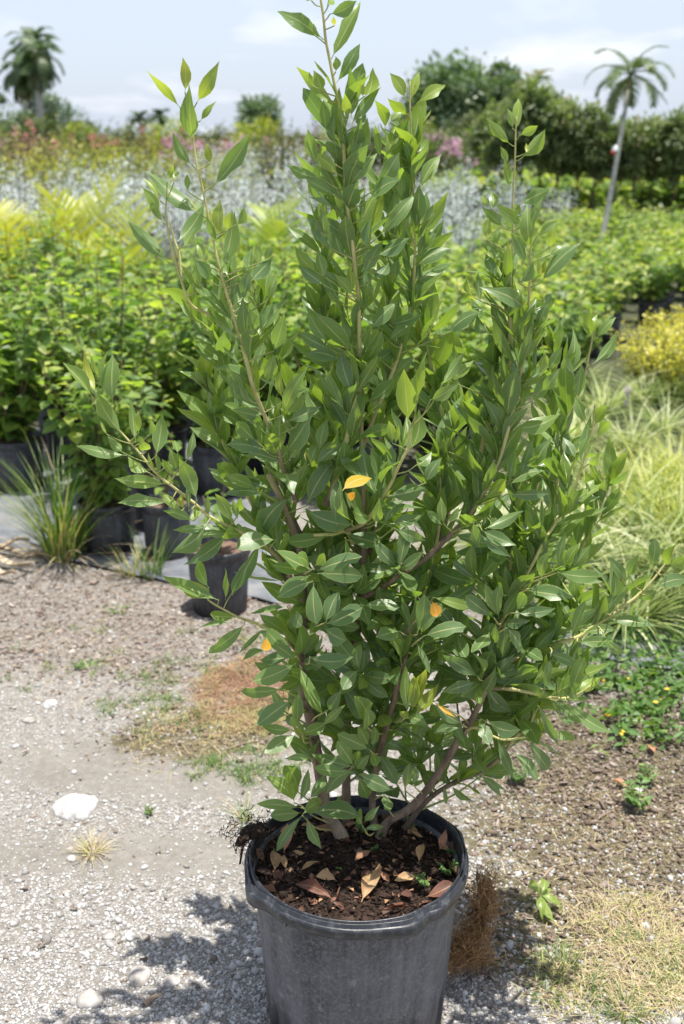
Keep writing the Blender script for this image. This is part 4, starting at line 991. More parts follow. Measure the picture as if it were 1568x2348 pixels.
tr(R7, [(275, 320, 75, 310, 92, .2), (680, 242, 385, 305, 50, .1), (350, 385, 65, 605, 120, .05, 'broad'), (500, 420, 300, 615, 42, .1), (240, 375, -10, 412, 36, .1), (525, 490, 498, 592, 78, .94, 'broad'), (510, 585, 330, 672, 60, .1),
 (745, 640, 512, 420, 130, .13, 'broad'), (790, 620, 775, 370, 130, .13, 'broad'), (805, 640, 935, 470, 92, .33, 'broad'), (740, 655, 570, 530, 110, .15, 'broad'), (800, 680, 960, 725, 130, .1, 'broad'), (860, 640, 1205, 640, 148, .03, 'broad'), (750, 690, 418, 830, 142, .08, 'broad'), (700, 650, 470, 670, 102, .05, 'broad'), (780, 710, 960, 1090, 132, .1, 'broad'),
 (640, 890, 318, 905, 112, .1, 'broad'), (710, 980, 440, 1180, 150, .05, 'broad'), (760, 1170, 770, 920, 102, .15, 'broad'), (800, 1230, 985, 1150, 112, .08, 'broad'), (750, 1250, 500, 1400, 132, .08, 'broad'), (720, 1210, 480, 1180, 92, .1, 'broad'), (745, 1210, 710, 1110, 62, .33, 'broad'), (870, 1440, 660, 1440, 62, .15),
 (740, 1780, 515, 1575, 112, .33, 'broad'), (735, 1770, 700, 1610, 102, .38, 'broad'), (770, 1700, 660, 1480, 152, .1, 'broad'), (780, 1760, 850, 1510, 92, .15), (850, 1750, 970, 1560, 112, .13), (790, 1820, 440, 1790, 92, .1, 'broad'), (790, 1860, 550, 1880, 112, .08, 'broad'), (805, 1870, 950, 1770, 132, .2, 'broad'), (860, 1870, 1255, 1895, 152, .05, 'broad'), (800, 1880, 600, 2160, 82, .1), (835, 1890, 955, 2140, 86, .08),
 (1210, 1500, 875, 1400, 112, .08, 'broad'), (1200, 1490, 1065, 1290, 112, .22, 'broad'), (1220, 1500, 1240, 1370, 72, .3, 'broad'), (1210, 1540, 990, 1710, 132, .08, 'broad'), (1190, 1540, 890, 1510, 102, .08, 'broad'), (1230, 1520, 1330, 1400, 92, .13, 'broad'), (1250, 1560, 1495, 1680, 132, .03, 'broad'), (1240, 1580, 1310, 1740, 132, .03, 'broad'), (1150, 1700, 1060, 1800, 82, .1, 'broad'),
 (1320, 1360, 1065, 1240, 132, .22, 'broad'), (1320, 1340, 1230, 1180, 86, .33), (1350, 1340, 1365, 1180, 72, .28), (1340, 1390, 1380, 1500, 92, .2, 'broad'), (1400, 1390, 1540, 1640, 102, .1, 'broad'), (1300, 1180, 1200, 940, 132, .18, 'broad'), (1310, 1190, 1310, 1020, 102, .2), (880, 50, 605, 180, 122, .1, 'broad'), (890, 60, 910, 385, 132, .1, 'broad'),
 (985, 370, 1090, 130, 140, .03, 'broad'), (990, 380, 1280, 250, 132, .03, 'broad'), (1280, 240, 1560, 260, 112, .1, 'broad'), (970, 410, 1145, 510, 142, .05, 'broad'), (1250, 220, 1330, 60, 92, .55), (1240, 745, 1115, 900, 112, .1, 'broad'), (1250, 740, 1240, 540, 92, .05), (1000, 1060, 1110, 890, 100, .05), (1565, 440, 1375, 490, 112, .1, 'broad'),
 (760, 280, 800, 400, 92, .1, 'broad'), (1270, 1960, 1240, 1830, 70, .08, 'broad'), (1280, 1930, 1410, 1800, 70, .05), (1290, 1985, 1440, 1970, 60, .08), (1430, 1730, 1490, 1840, 80, .1, 'broad'), (960, 1180, 1140, 1010, 70, .3), (1020, 1080, 1090, 1190, 80, .08, 'broad')])
tr(R9, [(300, 920, 290, 700, 62, .3), (310, 900, 330, 745, 66, .68), (320, 910, 390, 715, 62, .7), (330, 930, 445, 785, 62, .7), (310, 950, 262, 912, 40, .6), (300, 940, 395, 980, 60, .08)])
tr(R8, [(520, 640, 340, 530, 80, .05, 'broad'), (535, 630, 490, 520, 46, .36), (560, 640, 590, 510, 80, .08, 'broad'), (570, 640, 760, 595, 66, .08, 'broad'), (580, 660, 762, 660, 76, .03, 'broad'), (540, 670, 430, 745, 90, .18, 'broad'), (510, 670, 338, 720, 76, .05, 'broad'), (570, 680, 695, 820, 86, .03, 'broad'),
 (600, 340, 455, 230, 76, .05, 'broad'), (620, 330, 555, 165, 46, .3), (630, 340, 640, 170, 60, .1), (645, 345, 735, 190, 56, .18), (650, 370, 790, 355, 60, .05), (615, 370, 610, 470, 46, .1, 'broad'), (670, 395, 755, 515, 76, .1, 'broad'), (580, 420, 490, 525, 80, .1, 'broad'), (720, 320, 920, 295, 62, .03),
 (170, 450, 5, 440, 82, .1, 'broad'), (190, 420, 130, 230, 42, .1), (215, 415, 250, 220, 76, .05), (235, 425, 370, 290, 52, .08), (250, 435, 465, 390, 86, .03, 'broad'), (210, 470, 275, 625, 38, .1), (295, 240, 480, 295, 52, .42),
 (1180, 350, 1450, 390, 72, .13), (1050, 420, 1240, 410, 52, .1), (1030, 465, 1215, 455, 62, .22), (1100, 390, 1170, 245, 62, .1), (1000, 430, 1070, 260, 62, .1), (1210, 260, 1210, 80, 56, .1), (1300, 240, 1390, 110, 62, .1), (1420, 190, 1590, 150, 76, .13), (1290, 130, 1340, 20, 60, .13), (1400, 90, 1420, -60, 60, .13), (1480, 80, 1530, -30, 60, .3), (1490, 90, 1580, 30, 60, .3), (1270, 150, 1180, 30, 60, .13), (1180, 310, 1290, 180, 50, .12), (1330, 250, 1430, 205, 50, .1), (1170, 450, 1262, 525, 50, .2),
 (940, 120, 1155, 165, 66, .13), (770, 190, 1015, 240, 86, .08), (690, 225, 660, 70, 56, .1), (720, 310, 760, 215, 56, .1), (1030, 735, 1155, 640, 72, .5), (1000, 720, 1070, 540, 82, .18), (1025, 750, 945, 705, 60, .38), (975, 770, 1200, 925, 72, .18), (905, 760, 1050, 880, 52, .1), (830, 790, 930, 985, 52, .1), (1120, 690, 1215, 680, 36, .2),
 (620, 960, 705, 1165, 62, .08), (700, 1030, 825, 1175, 62, .08), (770, 960, 880, 1110, 72, .1), (530, 1140, 640, 1255, 52, .08), (385, 1190, 500, 1270, 42, .08), (350, 1190, 360, 1290, 26, .3), (570, 860, 740, 910, 86, .03, 'broad'), (530, 870, 580, 990, 76, .06, 'broad'), (440, 880, 305, 790, 62, .1, 'broad'), (430, 905, 300, 930, 52, .1, 'broad'), (440, 920, 460, 1010, 72, .08, 'broad'),
 (880, 930, 1015, 955, 50, .3), (890, 530, 1020, 590, 60, .1), (930, 640, 965, 720, 60, .05), (860, 700, 890, 560, 40, .1), (310, 780, 410, 850, 22, .97), (290, 260, 310, 340, 60, .98, 'broad'), (150, 1215, 170, 1080, 50, .1), (195, 1190, 200, 1100, 45, .15), (70, 1320, 40, 1240, 50, .08, 'broad')])
tr(ZZ, [(1600, 1047, 1528, 1036, 14, .1)])

# attach each traced leaf to the nearest shoot, with a short twig where it stands off
rl = np.random.default_rng(8)
clusters = []         # [zx, zy, point, [leaf idx]]
leafrec = []
for bi, (bx, by, tx, ty, w_, ag, kd, yy) in enumerate(TR):
    if bx > 1575: continue
    d2 = np.hypot(SX - bx, SY - by)
    i0 = int(np.argmin(d2))
    if d2[i0] < 9:
        Pb = SP3[i0].copy()
        Yb = Pb[1] - SR[i0] * 0.7
    else:
        hit = None
        for c_ in clusters:
            if math.hypot(c_[0] - bx, c_[1] - by) < 16: hit = c_; break
        if hit is None:
            # a shoot point below the leaf carries the twig
            cost = d2 + np.where(SY < by + 0.35 * d2, 40, 0)
            i1 = int(np.argmin(cost))
            S0 = SP3[i1]
            wd = d2[i1] * S0[1] / FZ
            Yt = S0[1] - 0.012 - 0.45 * wd * rl.uniform(0.5, 1.0)
            if by > 1180: Yt = min(Yt, 1.845 + rl.uniform(-0.03, 0.02))
            Yt = max(Yt, 1.62)
            hit = [bx, by, np.array(at(bx, by, Yt)), [], S0, i1]
            clusters.append(hit)
        hit[3].append(bi)
        Yb = hit[2][1]
    B = np.array(at(bx, by, Yb + rl.normal(0, 0.003)))
    pl = math.hypot(tx - bx, ty - by) * Yb / FZ * 1.02
    full = max(pl * 1.03, min(0.105, w_ * Yb / FZ * 2.6)) if ag < 0.9 else pl * 1.1
    dd = math.sqrt(max(full ** 2 - pl ** 2, 0))
    low = by > 1230
    sgn = -1 if (low and rl.random() < 0.7) or rl.random() < 0.4 else 1
    dd = max(dd, pl * rl.uniform(0.05, 0.5))
    if ag >= 0.9:
        Yb = min(Yb, 1.775); B = np.array(at(bx, by, Yb))
    Tt = np.array(at(tx, ty, Yb + sgn * dd * 0.8 + rl.normal(0, 0.006)))
    leafrec.append((B, Tt, w_ * Yb / FZ, ag, kd, low))
for c_ in clusters:
    p0, p1 = c_[4], c_[2]
    l_ = np.linalg.norm(p1 - p0)
    mid_ = (p0 + p1) / 2 + np.array([0, 0, -0.03 * l_]) + rl.normal(0, 0.03 * l_, 3)
    P = catmull([p0, mid_, p1], 8)
    yb = STEM_W[samples[c_[5]][4]][2][int(samples[c_[5]][5] * (len(STEM_W[samples[c_[5]][4]][2]) - 1))]
    by_low = c_[1] > 1300
    r0 = min(SR[c_[5]] * 0.5, 0.0010 + 0.006 * l_)
    mine(obj('twig', tube_mesh('twig', P, np.linspace(r0, max(0.0009, r0 * 0.55), 8), 6, np.linspace(max(yb, 0.40) if by_low else 0.9, 1.0, 8)), M['bark']))

ALL = []      # P, A, N, L, W, shape, age, score
CAMP = np.array([0, 0, CAM_H])
def add_leaf(B, T, w3, ag, kd, roll, score, flip=False):
    ax = T - B; L_ = np.linalg.norm(ax); ax = ax / L_
    toc = unit(CAMP - (B + T) / 2)
    N = toc - ax * (toc @ ax); N = N / max(np.linalg.norm(N), 1e-6)
    ca, sa = math.cos(roll), math.sin(roll)
    N = N * ca + np.cross(ax, N) * sa
    if flip: N = -N
    ALL.append((B, ax, N, L_, w3 / max(math.cos(roll), 0.5) * 1.04, kd, ag, score))
for B, T, w3, ag, kd, low in leafrec:
    if kd is None:
        ratio = w3 / np.linalg.norm(T - B)
        kd = 'narrow' if ratio < 0.17 else ('lance' if not low else rl.choice(['lance', 'broad']))
    up = np.array([0, 0, 1.0])
    roll = abs(rl.normal(0, 0.5))
    ax_ = unit(T - B); tc0 = unit(CAMP - B); n0 = unit(tc0 - ax_ * (tc0 @ ax_))
    if np.cross(ax_, n0)[2] < 0: roll = -roll
    if rl.random() < 0.25: roll = -roll
    add_leaf(B, T, w3, ag, kd, float(np.clip(roll, -0.8, 0.8)), w3 * np.linalg.norm(T - B), flip=(not low and rl.random() < 0.5))

# ---- the rest of the crown: short leafy side shoots along the branches, and branches on the far side
BACK = [
 [(820, 1500, 2.02), (770, 1250, 2.10), (700, 1050, 2.15), (640, 860, 2.18), (605, 740, 2.18), (595, 650, 2.18)],
 [(830, 1400, 2.02), (860, 1150, 2.10), (880, 900, 2.14), (890, 640, 2.15), (905, 420, 2.15), (910, 330, 2.15)],
 [(830, 1300, 2.0), (785, 1050, 2.06), (760, 850, 2.08), (745, 650, 2.08), (740, 530, 2.08), (742, 450, 2.08)],
 [(950, 1480, 2.02), (1000, 1250, 2.12), (1035, 1060, 2.16), (1040, 940, 2.18), (1035, 860, 2.18)],
 [(1000, 1280, 2.0), (1040, 1080, 2.05), (1000, 900, 2.08), (975, 760, 2.08), (968, 640, 2.08), (975, 560, 2.08)],
 [(1110, 1560, 2.03), (1170, 1330, 2.14), (1220, 1150, 2.18), (1260, 1000, 2.2), (1275, 860, 2.2), (1270, 780, 2.2)],
 [(1110, 1560, 2.03), (1230, 1420, 2.14), (1310, 1300, 2.2), (1370, 1180, 2.22), (1400, 1090, 2.22)],
 [(1080, 1650, 2.02), (1190, 1600, 2.08), (1260, 1580, 2.1), (1310, 1530, 2.1)],
 [(700, 1400, 1.98), (640, 1300, 2.02), (590, 1180, 2.04), (540, 1080, 2.05), (500, 980, 2.05), (480, 860, 2.05)],
 [(700, 1250, 1.97), (620, 1080, 2.0), (560, 930, 2.02), (500, 800, 2.03), (450, 720, 2.03)],
 [(900, 1600, 2.0), (960, 1400, 2.0), (1000, 1250, 2.0), (1010, 1130, 1.99), (1000, 1030, 1.98)],
 [(1120, 1500, 2.0), (1160, 1350, 2.0), (1180, 1200, 1.99), (1195, 1100, 1.98)],
 [(1060, 1660, 2.0), (1150, 1620, 2.0), (1210, 1600, 1.98), (1250, 1640, 1.97)],
 [(830, 1300, 2.0), (790, 1150, 1.99), (760, 1020, 1.98), (750, 920, 1.97)],
 [(900, 1560, 2.05), (960, 1450, 2.14), (1040, 1380, 2.2), (1120, 1300, 2.22)],
 [(850, 1680, 2.05), (800, 1540, 2.12), (760, 1420, 2.15), (740, 1330, 2.16)],
 [(870, 1700, 2.05), (950, 1580, 2.14), (1000, 1470, 2.18), (1030, 1380, 2.2)],
 [(780, 1720, 2.03), (730, 1610, 2.09), (700, 1500, 2.11), (690, 1420, 2.11)],
 [(860, 1500, 2.05), (880, 1380, 2.12), (890, 1250, 2.16), (880, 1120, 2.18)],
 [(800, 1420, 2.0), (760, 1300, 1.98), (745, 1210, 1.97)],
 [(880, 1560, 2.0), (900, 1450, 1.98), (905, 1370, 1.97)],
 [(1080, 1600, 2.0), (1170, 1500, 2.04), (1260, 1440, 2.06), (1330, 1400, 2.06)],
]
shoots = []
for pts in BACK:
    w = [tuple(at(x, y, Yd)) for x, y, Yd in pts]
    nn = 8 * len(w); P = catmull(w, nn)
    rad = np.linspace(0.006, 0.0016, nn); yg = np.linspace(0.3, 1.0, nn)
    mine(obj('branch', tube_mesh('branch', P, rad, 6, yg), M['bark']))
    shoots.append((P, 0.12, 0.97, 1.0))
for nm, (lo, hi, dn) in {'a': (0.05, 0.62, 0.8), 'lead': (0.34, 0.80, 0.9), 'd': (0.25, 0.85, 0.9), 'm': (0.3, 0.8, 0.9), 'n': (0.0, 0.5, 0.6), 'n0': (0.1, 0.95, 0.9), 'e': (0.1, 0.75, 0.9), 'e3': (0.05, 0.55, 0.8), 't4': (0.45, 0.85, 0.8), 'q': (0.2, 0.8, 0.7), 's': (0.1, 0.9, 0.8), 'b': (0.05, 0.4, 0.5), 't2': (0.2, 0.98, 0.6), 't3': (0.25, 0.95, 0.8), 't1': (0.25, 0.98, 0.5), 't5': (0.3, 0.95, 0.8), 'g': (0.1, 0.6, 0.7)}.items():
    shoots.append((STEM_W[nm][0], lo, hi, dn, 0.85))
rf = np.random.default_rng(99)
AXC = np.array([POT.x + 0.08, 2.0])
twigs_parts = []
def fill_shoot(P, lo, hi, dens, back=0.0):
    seg = np.linalg.norm(np.diff(P, axis=0), axis=1); cum = np.r_[0, np.cumsum(seg)]
    tot = cum[-1]
    s = lo * tot
    ang = rf.uniform(0, 6.28)
    while s < hi * tot:
        p = np.array([np.interp(s, cum, P[:, k_]) for k_ in range(3)])
        d = unit(np.array([np.interp(s + 0.02, cum, P[:, k_]) for k_ in range(3)]) - p)
        f = s / tot
        ang += 2.4
        u = unit(np.cross(d, [0.3, 0.5, 0.8])); v = np.cross(d, u)
        side = u * math.cos(ang) + v * math.sin(ang)
        if side[1] < 0 and rf.random() < back: side = side * np.array([1, -1, 1])
        length = rf.uniform(0.015, 0.055) * (1 - 0.45 * f)
        out = unit(d * 1.0 + side * 0.6 + np.array([0, 0, 0.25]))
        tip = p + out * length
        mp = (p + tip) / 2 + np.array([0, 0, -0.006])
        tv_, tf_ = tube(catmull([p, mp, tip], 4), np.linspace(0.0015, 0.0010, 4), 4)
        twigs_parts.append((tv_, quads_to_tris(tf_)))
        nl = rf.integers(5, 8)
        for q in range(nl):
            g_ = (q + 0.6) / nl
            a2 = q * 2.4 + rf.uniform(-0.4, 0.4)
            u2 = unit(np.cross(out, [0.2, 0.7, 0.6])); v2 = np.cross(out, u2)
            sp = 1.15 - 0.75 * g_
            if v2[1] * math.sin(a2) + u2[1] * math.cos(a2) < -0.3 and rf.random() < back * 0.5 and g_ < 0.55: continue
            ld = unit(out * (0.35 + 0.75 * g_) + (u2 * math.cos(a2) + v2 * math.sin(a2)) * sp + np.array([0, 0, 0.2 + 0.8 * f]))
            L_ = rf.uniform(0.072, 0.108) * (1 - 0.35 * max(0, g_ - 0.6) / 0.4)
            b = p + (tip - p) * (0.08 + 0.92 * g_)
            Nn = unit(np.cross(np.cross(ld, out), ld) + rf.normal(0, 0.25, 3) + np.array([0, 0, 0.35]))
            ag = float(np.clip(rf.normal(0.12, 0.07) + (0.32 * rf.random() if g_ > 0.75 else 0) + 0.12 * f, 0, 0.75))
            ALL.append((b, ld, Nn, L_, L_ * rf.uniform(0.25, 0.33), 'lance' if rf.random() < 0.55 + 0.4 * f else 'broad', ag, -1))
        s += rf.uniform(0.030, 0.047) / dens
for sh in shoots: fill_shoot(*sh)
# leaf rosettes that hide the lower stems
for zx, zy, Yd in [(x_ + (0 if k2 == 0 else rf.normal(0, 40)), y_ + (0 if k2 == 0 else rf.normal(0, 40)), q_ + 0.14 * k2) for k2 in (0, 1) for x_, y_, q_ in [(740, 1420, 1.84), (800, 1350, 1.86), (850, 1480, 1.88), (760, 1560, 1.86), (900, 1530, 1.85), (960, 1360, 1.84), (1010, 1480, 1.84), (860, 1620, 1.88), (1000, 1600, 1.85), (1060, 1560, 1.84), (725, 1640, 1.88), (930, 1660, 1.90), (790, 1650, 1.90),
                   (880, 1400, 1.86), (700, 1380, 1.86), (1180, 1480, 1.86), (1240, 1560, 1.88), (1160, 1640, 1.88), (1050, 1440, 1.83), (830, 1545, 1.84), (740, 1300, 1.84), (910, 1290, 1.84), (1100, 1330, 1.84), (960, 1740, 1.93), (1090, 1720, 1.90), (830, 1740, 1.93), (700, 1560, 1.86), (1250, 1440, 1.9), (1300, 1500, 1.92), (900, 1780, 1.98), (1000, 1700, 1.96), (1200, 1380, 1.9), (1330, 1420, 1.93), (1210, 1680, 1.92), (1130, 1250, 1.88), (1240, 1260, 1.9)]]:
    tip = np.array(at(zx + rf.normal(0, 8), zy + rf.normal(0, 8), Yd + 0.085))
    dd_ = np.linalg.norm(SP3 - tip, axis=1) + np.where(SP3[:, 2] > tip[2], 0.15, 0)
    p = SP3[int(np.argmin(dd_))]
    tv_, tf_ = tube(catmull([p, (p + tip) / 2 + np.array([0, 0, -0.01]), tip], 6), np.linspace(0.0028, 0.0015, 6), 5)
    twigs_parts.append((tv_, quads_to_tris(tf_)))
    axd = unit(unit(tip - p) * 0.7 + unit(CAMP - tip) * 0.6 + np.array([0, 0, 0.5]))
    u2 = unit(np.cross(axd, [0.2, 0.7, 0.6])); v2 = np.cross(axd, u2)
    nl = int(rf.integers(7, 11))
    for q in range(nl):
        g_ = q / nl; a2 = q * 2.4 + rf.uniform(-0.3, 0.3)
        ld = unit(axd * (0.15 + 0.9 * g_) + (u2 * math.cos(a2) + v2 * math.sin(a2)) * (1.1 - 0.5 * g_))
        L_ = rf.uniform(0.07, 0.10) * (1 - 0.35 * g_)
        Nn = unit(axd - ld * (axd @ ld) + rf.normal(0, 0.18, 3))
        ALL.append((tip - axd * 0.012 * (1 - g_), ld, Nn, L_, L_ * rf.uniform(0.30, 0.38), 'broad', float(np.clip(rf.normal(0.10, 0.06) + (0.2 if g_ > 0.75 else 0), 0, 0.6)), 0.0009 if rf.random() < 0.0 else -1))
V, F = merge(twigs_parts)
mine(obj('twigs', np_mesh('twigs', V, F, {'young': np.full(len(V), 0.97)}), M['bark'], None, 'stuff'))

# 300 leaves that show largest are pieces of their own, the rest of the crown is one part
order = sorted([i_ for i_ in range(len(ALL)) if ALL[i_][7] > 0], key=lambda i_: -ALL[i_][7])
single = set(order[:300])
for i_ in order:
    if ALL[i_][6] >= 0.9: single.add(i_)
restV, restF, restA, restT, restU, off = [], [], [], [], [], 0
for i_, (B, ax, N, L_, w_, kd, ag, sc) in enumerate(ALL):
    si = int(rf.choice(KIND[kd]))
    N = N - ax * (N @ ax); N = N / max(np.linalg.norm(N), 1e-6)
    X_ = np.cross(ax, N)
    if i_ in single:
        ai = int(np.argmin([abs(ag - a_) for a_ in AGES]))
        ob = bpy.data.objects.new('leaf', leaf_mesh(si, ai)); COL.objects.link(ob)
        mw = Matrix(((X_[0] * w_, ax[0] * L_, N[0] * L_, B[0]), (X_[1] * w_, ax[1] * L_, N[1] * L_, B[1]), (X_[2] * w_, ax[2] * L_, N[2] * L_, B[2]), (0, 0, 0, 1)))
        mine(ob)
        ob.matrix_basis = mw
        if ag >= 0.9: ob['label'] = 'yellowing leaf among the green ones' if ag < 0.96 else 'orange withered leaf among the green ones'
    else:
        tv, tf, uv = SHAPES[si]
        restV.append(B + tv[:, :1] * w_ * X_ + tv[:, 1:2] * L_ * ax + tv[:, 2:3] * L_ * N)
        restF.append(tf + off); off += len(tv)
        restA.append(np.full(len(tv), ag)); restT.append(np.full(len(tv), rf.random())); restU.append(uv)
mine(obj('leaves', np_mesh('leaves', np.vstack(restV), np.vstack(restF), {'age': np.concatenate(restA), 'tint': np.concatenate(restT)}, np.vstack(restU)), M['leaf'], None, 'stuff'))
print('leaves', len(ALL), 'single', len(single))

# ------------------------------------------------------------------ plants behind
L4V = np.array([[0, 0, 0], [-.5, .42, .10], [0, .45, 0], [.5, .42, .10], [-.32, .75, .02], [.32, .75, .02], [0, 1, -.10]])
L4F = np.array([[0, 2, 1], [0, 3, 2], [1, 2, 4], [2, 3, 5], [2, 6, 4], [2, 5, 6]])
S4V = np.array([[0, 0, 0], [-.5, .5, .06], [.5, .5, .06], [0, 1, -.05]])
S4F = np.array([[0, 2, 1], [1, 2, 3]])
def stems_mesh(name, paths, r0, r1, sides=5):
    prt = []
    for P in paths:
        v_, f_ = tube(P, np.linspace(r0, r1, len(P)), sides)
        prt.append((v_, quads_to_tris(f_)))
    V, F = merge(prt)
    return np_mesh(name, V, F)
def bush(seed, ns, h, spread, z0, per, leafL, leafW, droop=0.25, low=0.15, tint=(0.5, 0.25), small=False, up=0.0, clump=0.0):
    """leafy stems fanning from one base: returns (paths, foliage mesh)"""
    r = np.random.default_rng(seed)
    paths, P, A, N, L, Wd, T = [], [], [], [], [], [], []
    for s in range(ns):
        az = s * 2.4 + r.uniform(-.4, .4); out = spread * math.sqrt((s + 0.5) / ns) * r.uniform(0.75, 1.1)
        hh = h * r.uniform(0.78, 1.08) * (1 - 0.18 * (out / max(spread, 1e-3)) ** 2)
        c = np.array([math.cos(az), math.sin(az)])
        b = np.array([*(c * 0.03 * r.random()), z0])
        m = np.array([*(c * out * 0.45), z0 + (hh - z0) * 0.45]); t_ = np.array([*(c * out), hh])
        path = catmull([b, m + r.normal(0, 0.01, 3), t_], 9); paths.append(path)
        st = r.normal(0, 0.12)
        for k_ in range(per):
            g = low + (1 - low) * (k_ + r.random()) / per
            i_ = g * 8; i0 = min(int(i_), 7); p = path[i0] + (path[i0 + 1] - path[i0]) * (i_ - i0)
            a = r.uniform(0, 6.283)
            d = np.array([math.cos(a), math.sin(a), -droop + up + 0.9 * max(0, g - 0.8) * 3 + r.normal(0, 0.25)])
            jitter = r.normal(0, clump, 3) if clump else 0
            P.append(p + jitter + unit(d) * 0.015); A.append(d); N.append(np.array([0, 0, 1.0]) + r.normal(0, 0.35, 3) - d * 0.3)
            l_ = leafL * r.uniform(0.6, 1.15) * (1 - 0.4 * max(0, g - 0.85) / 0.15); L.append(l_); Wd.append(leafW * l_ / leafL * r.uniform(0.85, 1.1))
            T.append(np.clip(r.normal(tint[0], tint[1] * 0.7) + st + 0.25 * (g > 0.9), 0, 1))
    tv, tf = (S4V, S4F) if small else (L4V, L4F)
    me = scatter('foliage', tv, tf, P, A, N, np.array(L), np.array(Wd), {'tint': np.array(T)})
    return paths, me
def crown(seed, n, blobs, leafL, leafW, tint=(0.5, 0.25), small=True, shell=0.55):
    """leaf clumps spread through the volume of several lobes ((x,y,z),(rx,ry,rz))"""
    r = np.random.default_rng(seed)
    vol = np.array([b[1][0] * b[1][1] * b[1][2] for b in blobs]) ** 0.7; vol = vol / vol.sum()
    kc = max(30, n // 22)
    ci = r.choice(len(blobs), kc, p=vol)
    dirs = rand_dirs(r, kc, -0.85, 1.0); q = shell + (1 - shell) * r.random(kc) ** 0.5
    q *= r.uniform(0.85, 1.12, kc)
    C = np.array([blobs[i][0] for i in ci], float) + dirs * np.array([blobs[i][1] for i in ci]) * q[:, None]
    cr_ = np.array([min(blobs[i][1]) for i in ci]) * 0.2
    ct = r.normal(0, 0.16, kc)
    k_ = r.integers(0, kc, n)
    P = C[k_] + r.normal(0, 1, (n, 3)) * cr_[k_][:, None]
    A = dirs[k_] + r.normal(0, 0.7, (n, 3)) + np.array([0, 0, -0.1])
    N = np.array([0, 0, 0.9]) + dirs[k_] * 0.7 + r.normal(0, 0.4, (n, 3))
    L = leafL * r.uniform(0.6, 1.2, n)
    tv, tf = (S4V, S4F) if small else (L4V, L4F)
    return scatter('crown', tv, tf, P, A, N, L, L * leafW / leafL, {'tint': np.clip(r.normal(tint[0], tint[1] * 0.6, n) + ct[k_], 0, 1)})

# nursery pots
def nursery_pot(parent, rad=0.14, h=0.26, mat='pot2', ribs=0):
    def wp(r_, z, an):
        return r_ * (1 + (0.012 * np.sin(an * ribs) if ribs else 0) * (z < h * 0.86)), z
    V, F = lathe([(0, .01), (rad * .80, .01), (rad * .82, 0), (rad * .84, .004), (rad * .87, h * .25), (rad * .91, h * .55), (rad * .945, h * .86), (rad * .94, h * .865), (rad * .90, h * .86), (rad * .86, h * .5)], 40, wp)
    p = obj('pot', np_mesh('pot', V, F), M[mat], parent)
    V, F = lathe([(rad * .90, h * .80), (rad * .955, h * .99), (rad * .975, h), (rad * .995, h * .985), (rad, h * .93), (rad * .995, h * .87), (rad * .93, h * .845)], 40)
    obj('rim', np_mesh('rim', V, F), M['rim'], p)
    rr_ = np.linspace(0, rad * 0.93, 6); an = np.linspace(0, 2 * np.pi, 24, endpoint=False)
    V = np.stack([np.outer(rr_, np.cos(an)), np.outer(rr_, np.sin(an)), np.full((6, 24), h * 0.90)], -1).reshape(-1, 3)
    V[:, 2] += 0.012 * (fbm(V[:, 0] * 40, V[:, 1] * 40, 3) - 0.5)
    i = np.arange(5)[:, None] * 24; j = np.arange(24)[None]; j2 = (j + 1) % 24
    F = np.stack([i + j, i + j2, i + 24 + j2, i + 24 + j], -1).reshape(-1, 4)
    obj('soil', np_mesh('soil', V, F), M['chip'] if False else M['soil2'], parent)
    return p
M['soil2'] = simple("bark_soil", [(0.3, (0.05, 0.032, 0.024)), (0.5, (0.15, 0.095, 0.07)), (0.7, (0.30, 0.21, 0.16))], 60, 0.95, 1.0, 0.01, 6, 0.15)

rb = np.random.default_rng(51)
# ---- block of broad-leaved green shrubs on the left
LEFTG = 'broad-leaved green shrubs in the block at left'
protos = []
for k_ in range(5):
    t = thing('nursery_shrub', 'bright green broad-leaved shrub in the dense potted block at left', 'shrub', group=LEFTG)
    nursery_pot(t)
    paths, me = bush(200 + k_, 14, 1.0 + 0.05 * k_, 0.36, 0.24, 46, 0.092, 0.058, 0.18, 0.06, (0.45, 0.32))
    obj('stems', stems_mesh('stems', paths, 0.006, 0.002), M['brownstem'], t)
    obj('foliage', me, M['bright'], t, 'stuff')
    protos.append(Proto(t))
FRONT = [  # the nearest pots, each told apart
 (44, 1118, 0, 'dark pot of green shrub at the far left edge behind the grass tuft', 1.0),
 (252, 1262, 1, 'green shrub whose black pot stands just right of the tall grass tuft', 0.86)]
for zx, zy, k_, lab, sc in FRONT:
    c = ground_at(zx, zy)
    protos[k_].place((c.x, c.y, 0), rb.uniform(0, 6.28), sc, lab)
cnt = 0
for row, Yr in enumerate([5.35, 5.85, 6.4, 7.0, 7.65, 8.35]):
    hw = 784 / FZ * (0.95 * Yr + 0.3) + 0.3
    x = -hw + (0.2 if row % 2 else 0.0)
    while x < (-0.10 + 0.10 * (Yr - 5.35) + 0.25):
        if not (row == 0 and (x < -1.30)):
            cnt += 1
            protos[int(rb.integers(0, 5))].place((x + rb.normal(0, 0.05), Yr + rb.normal(0, 0.06), 0), rb.uniform(0, 6.28), rb.uniform(0.88, 1.05), ('bright green shrub in the nearest row of the left block, %s from left' % ['first', 'second', 'third', 'fourth', 'fifth', 'sixth', 'seventh', 'eighth'][cnt - 1]) if row == 0 else 'bright green broad-leaved shrub in the %s row of the dense block at left' % ['first', 'second', 'third', 'fourth', 'fifth', 'last'][row], LEFTG)
        x += rb.uniform(0.40, 0.52)
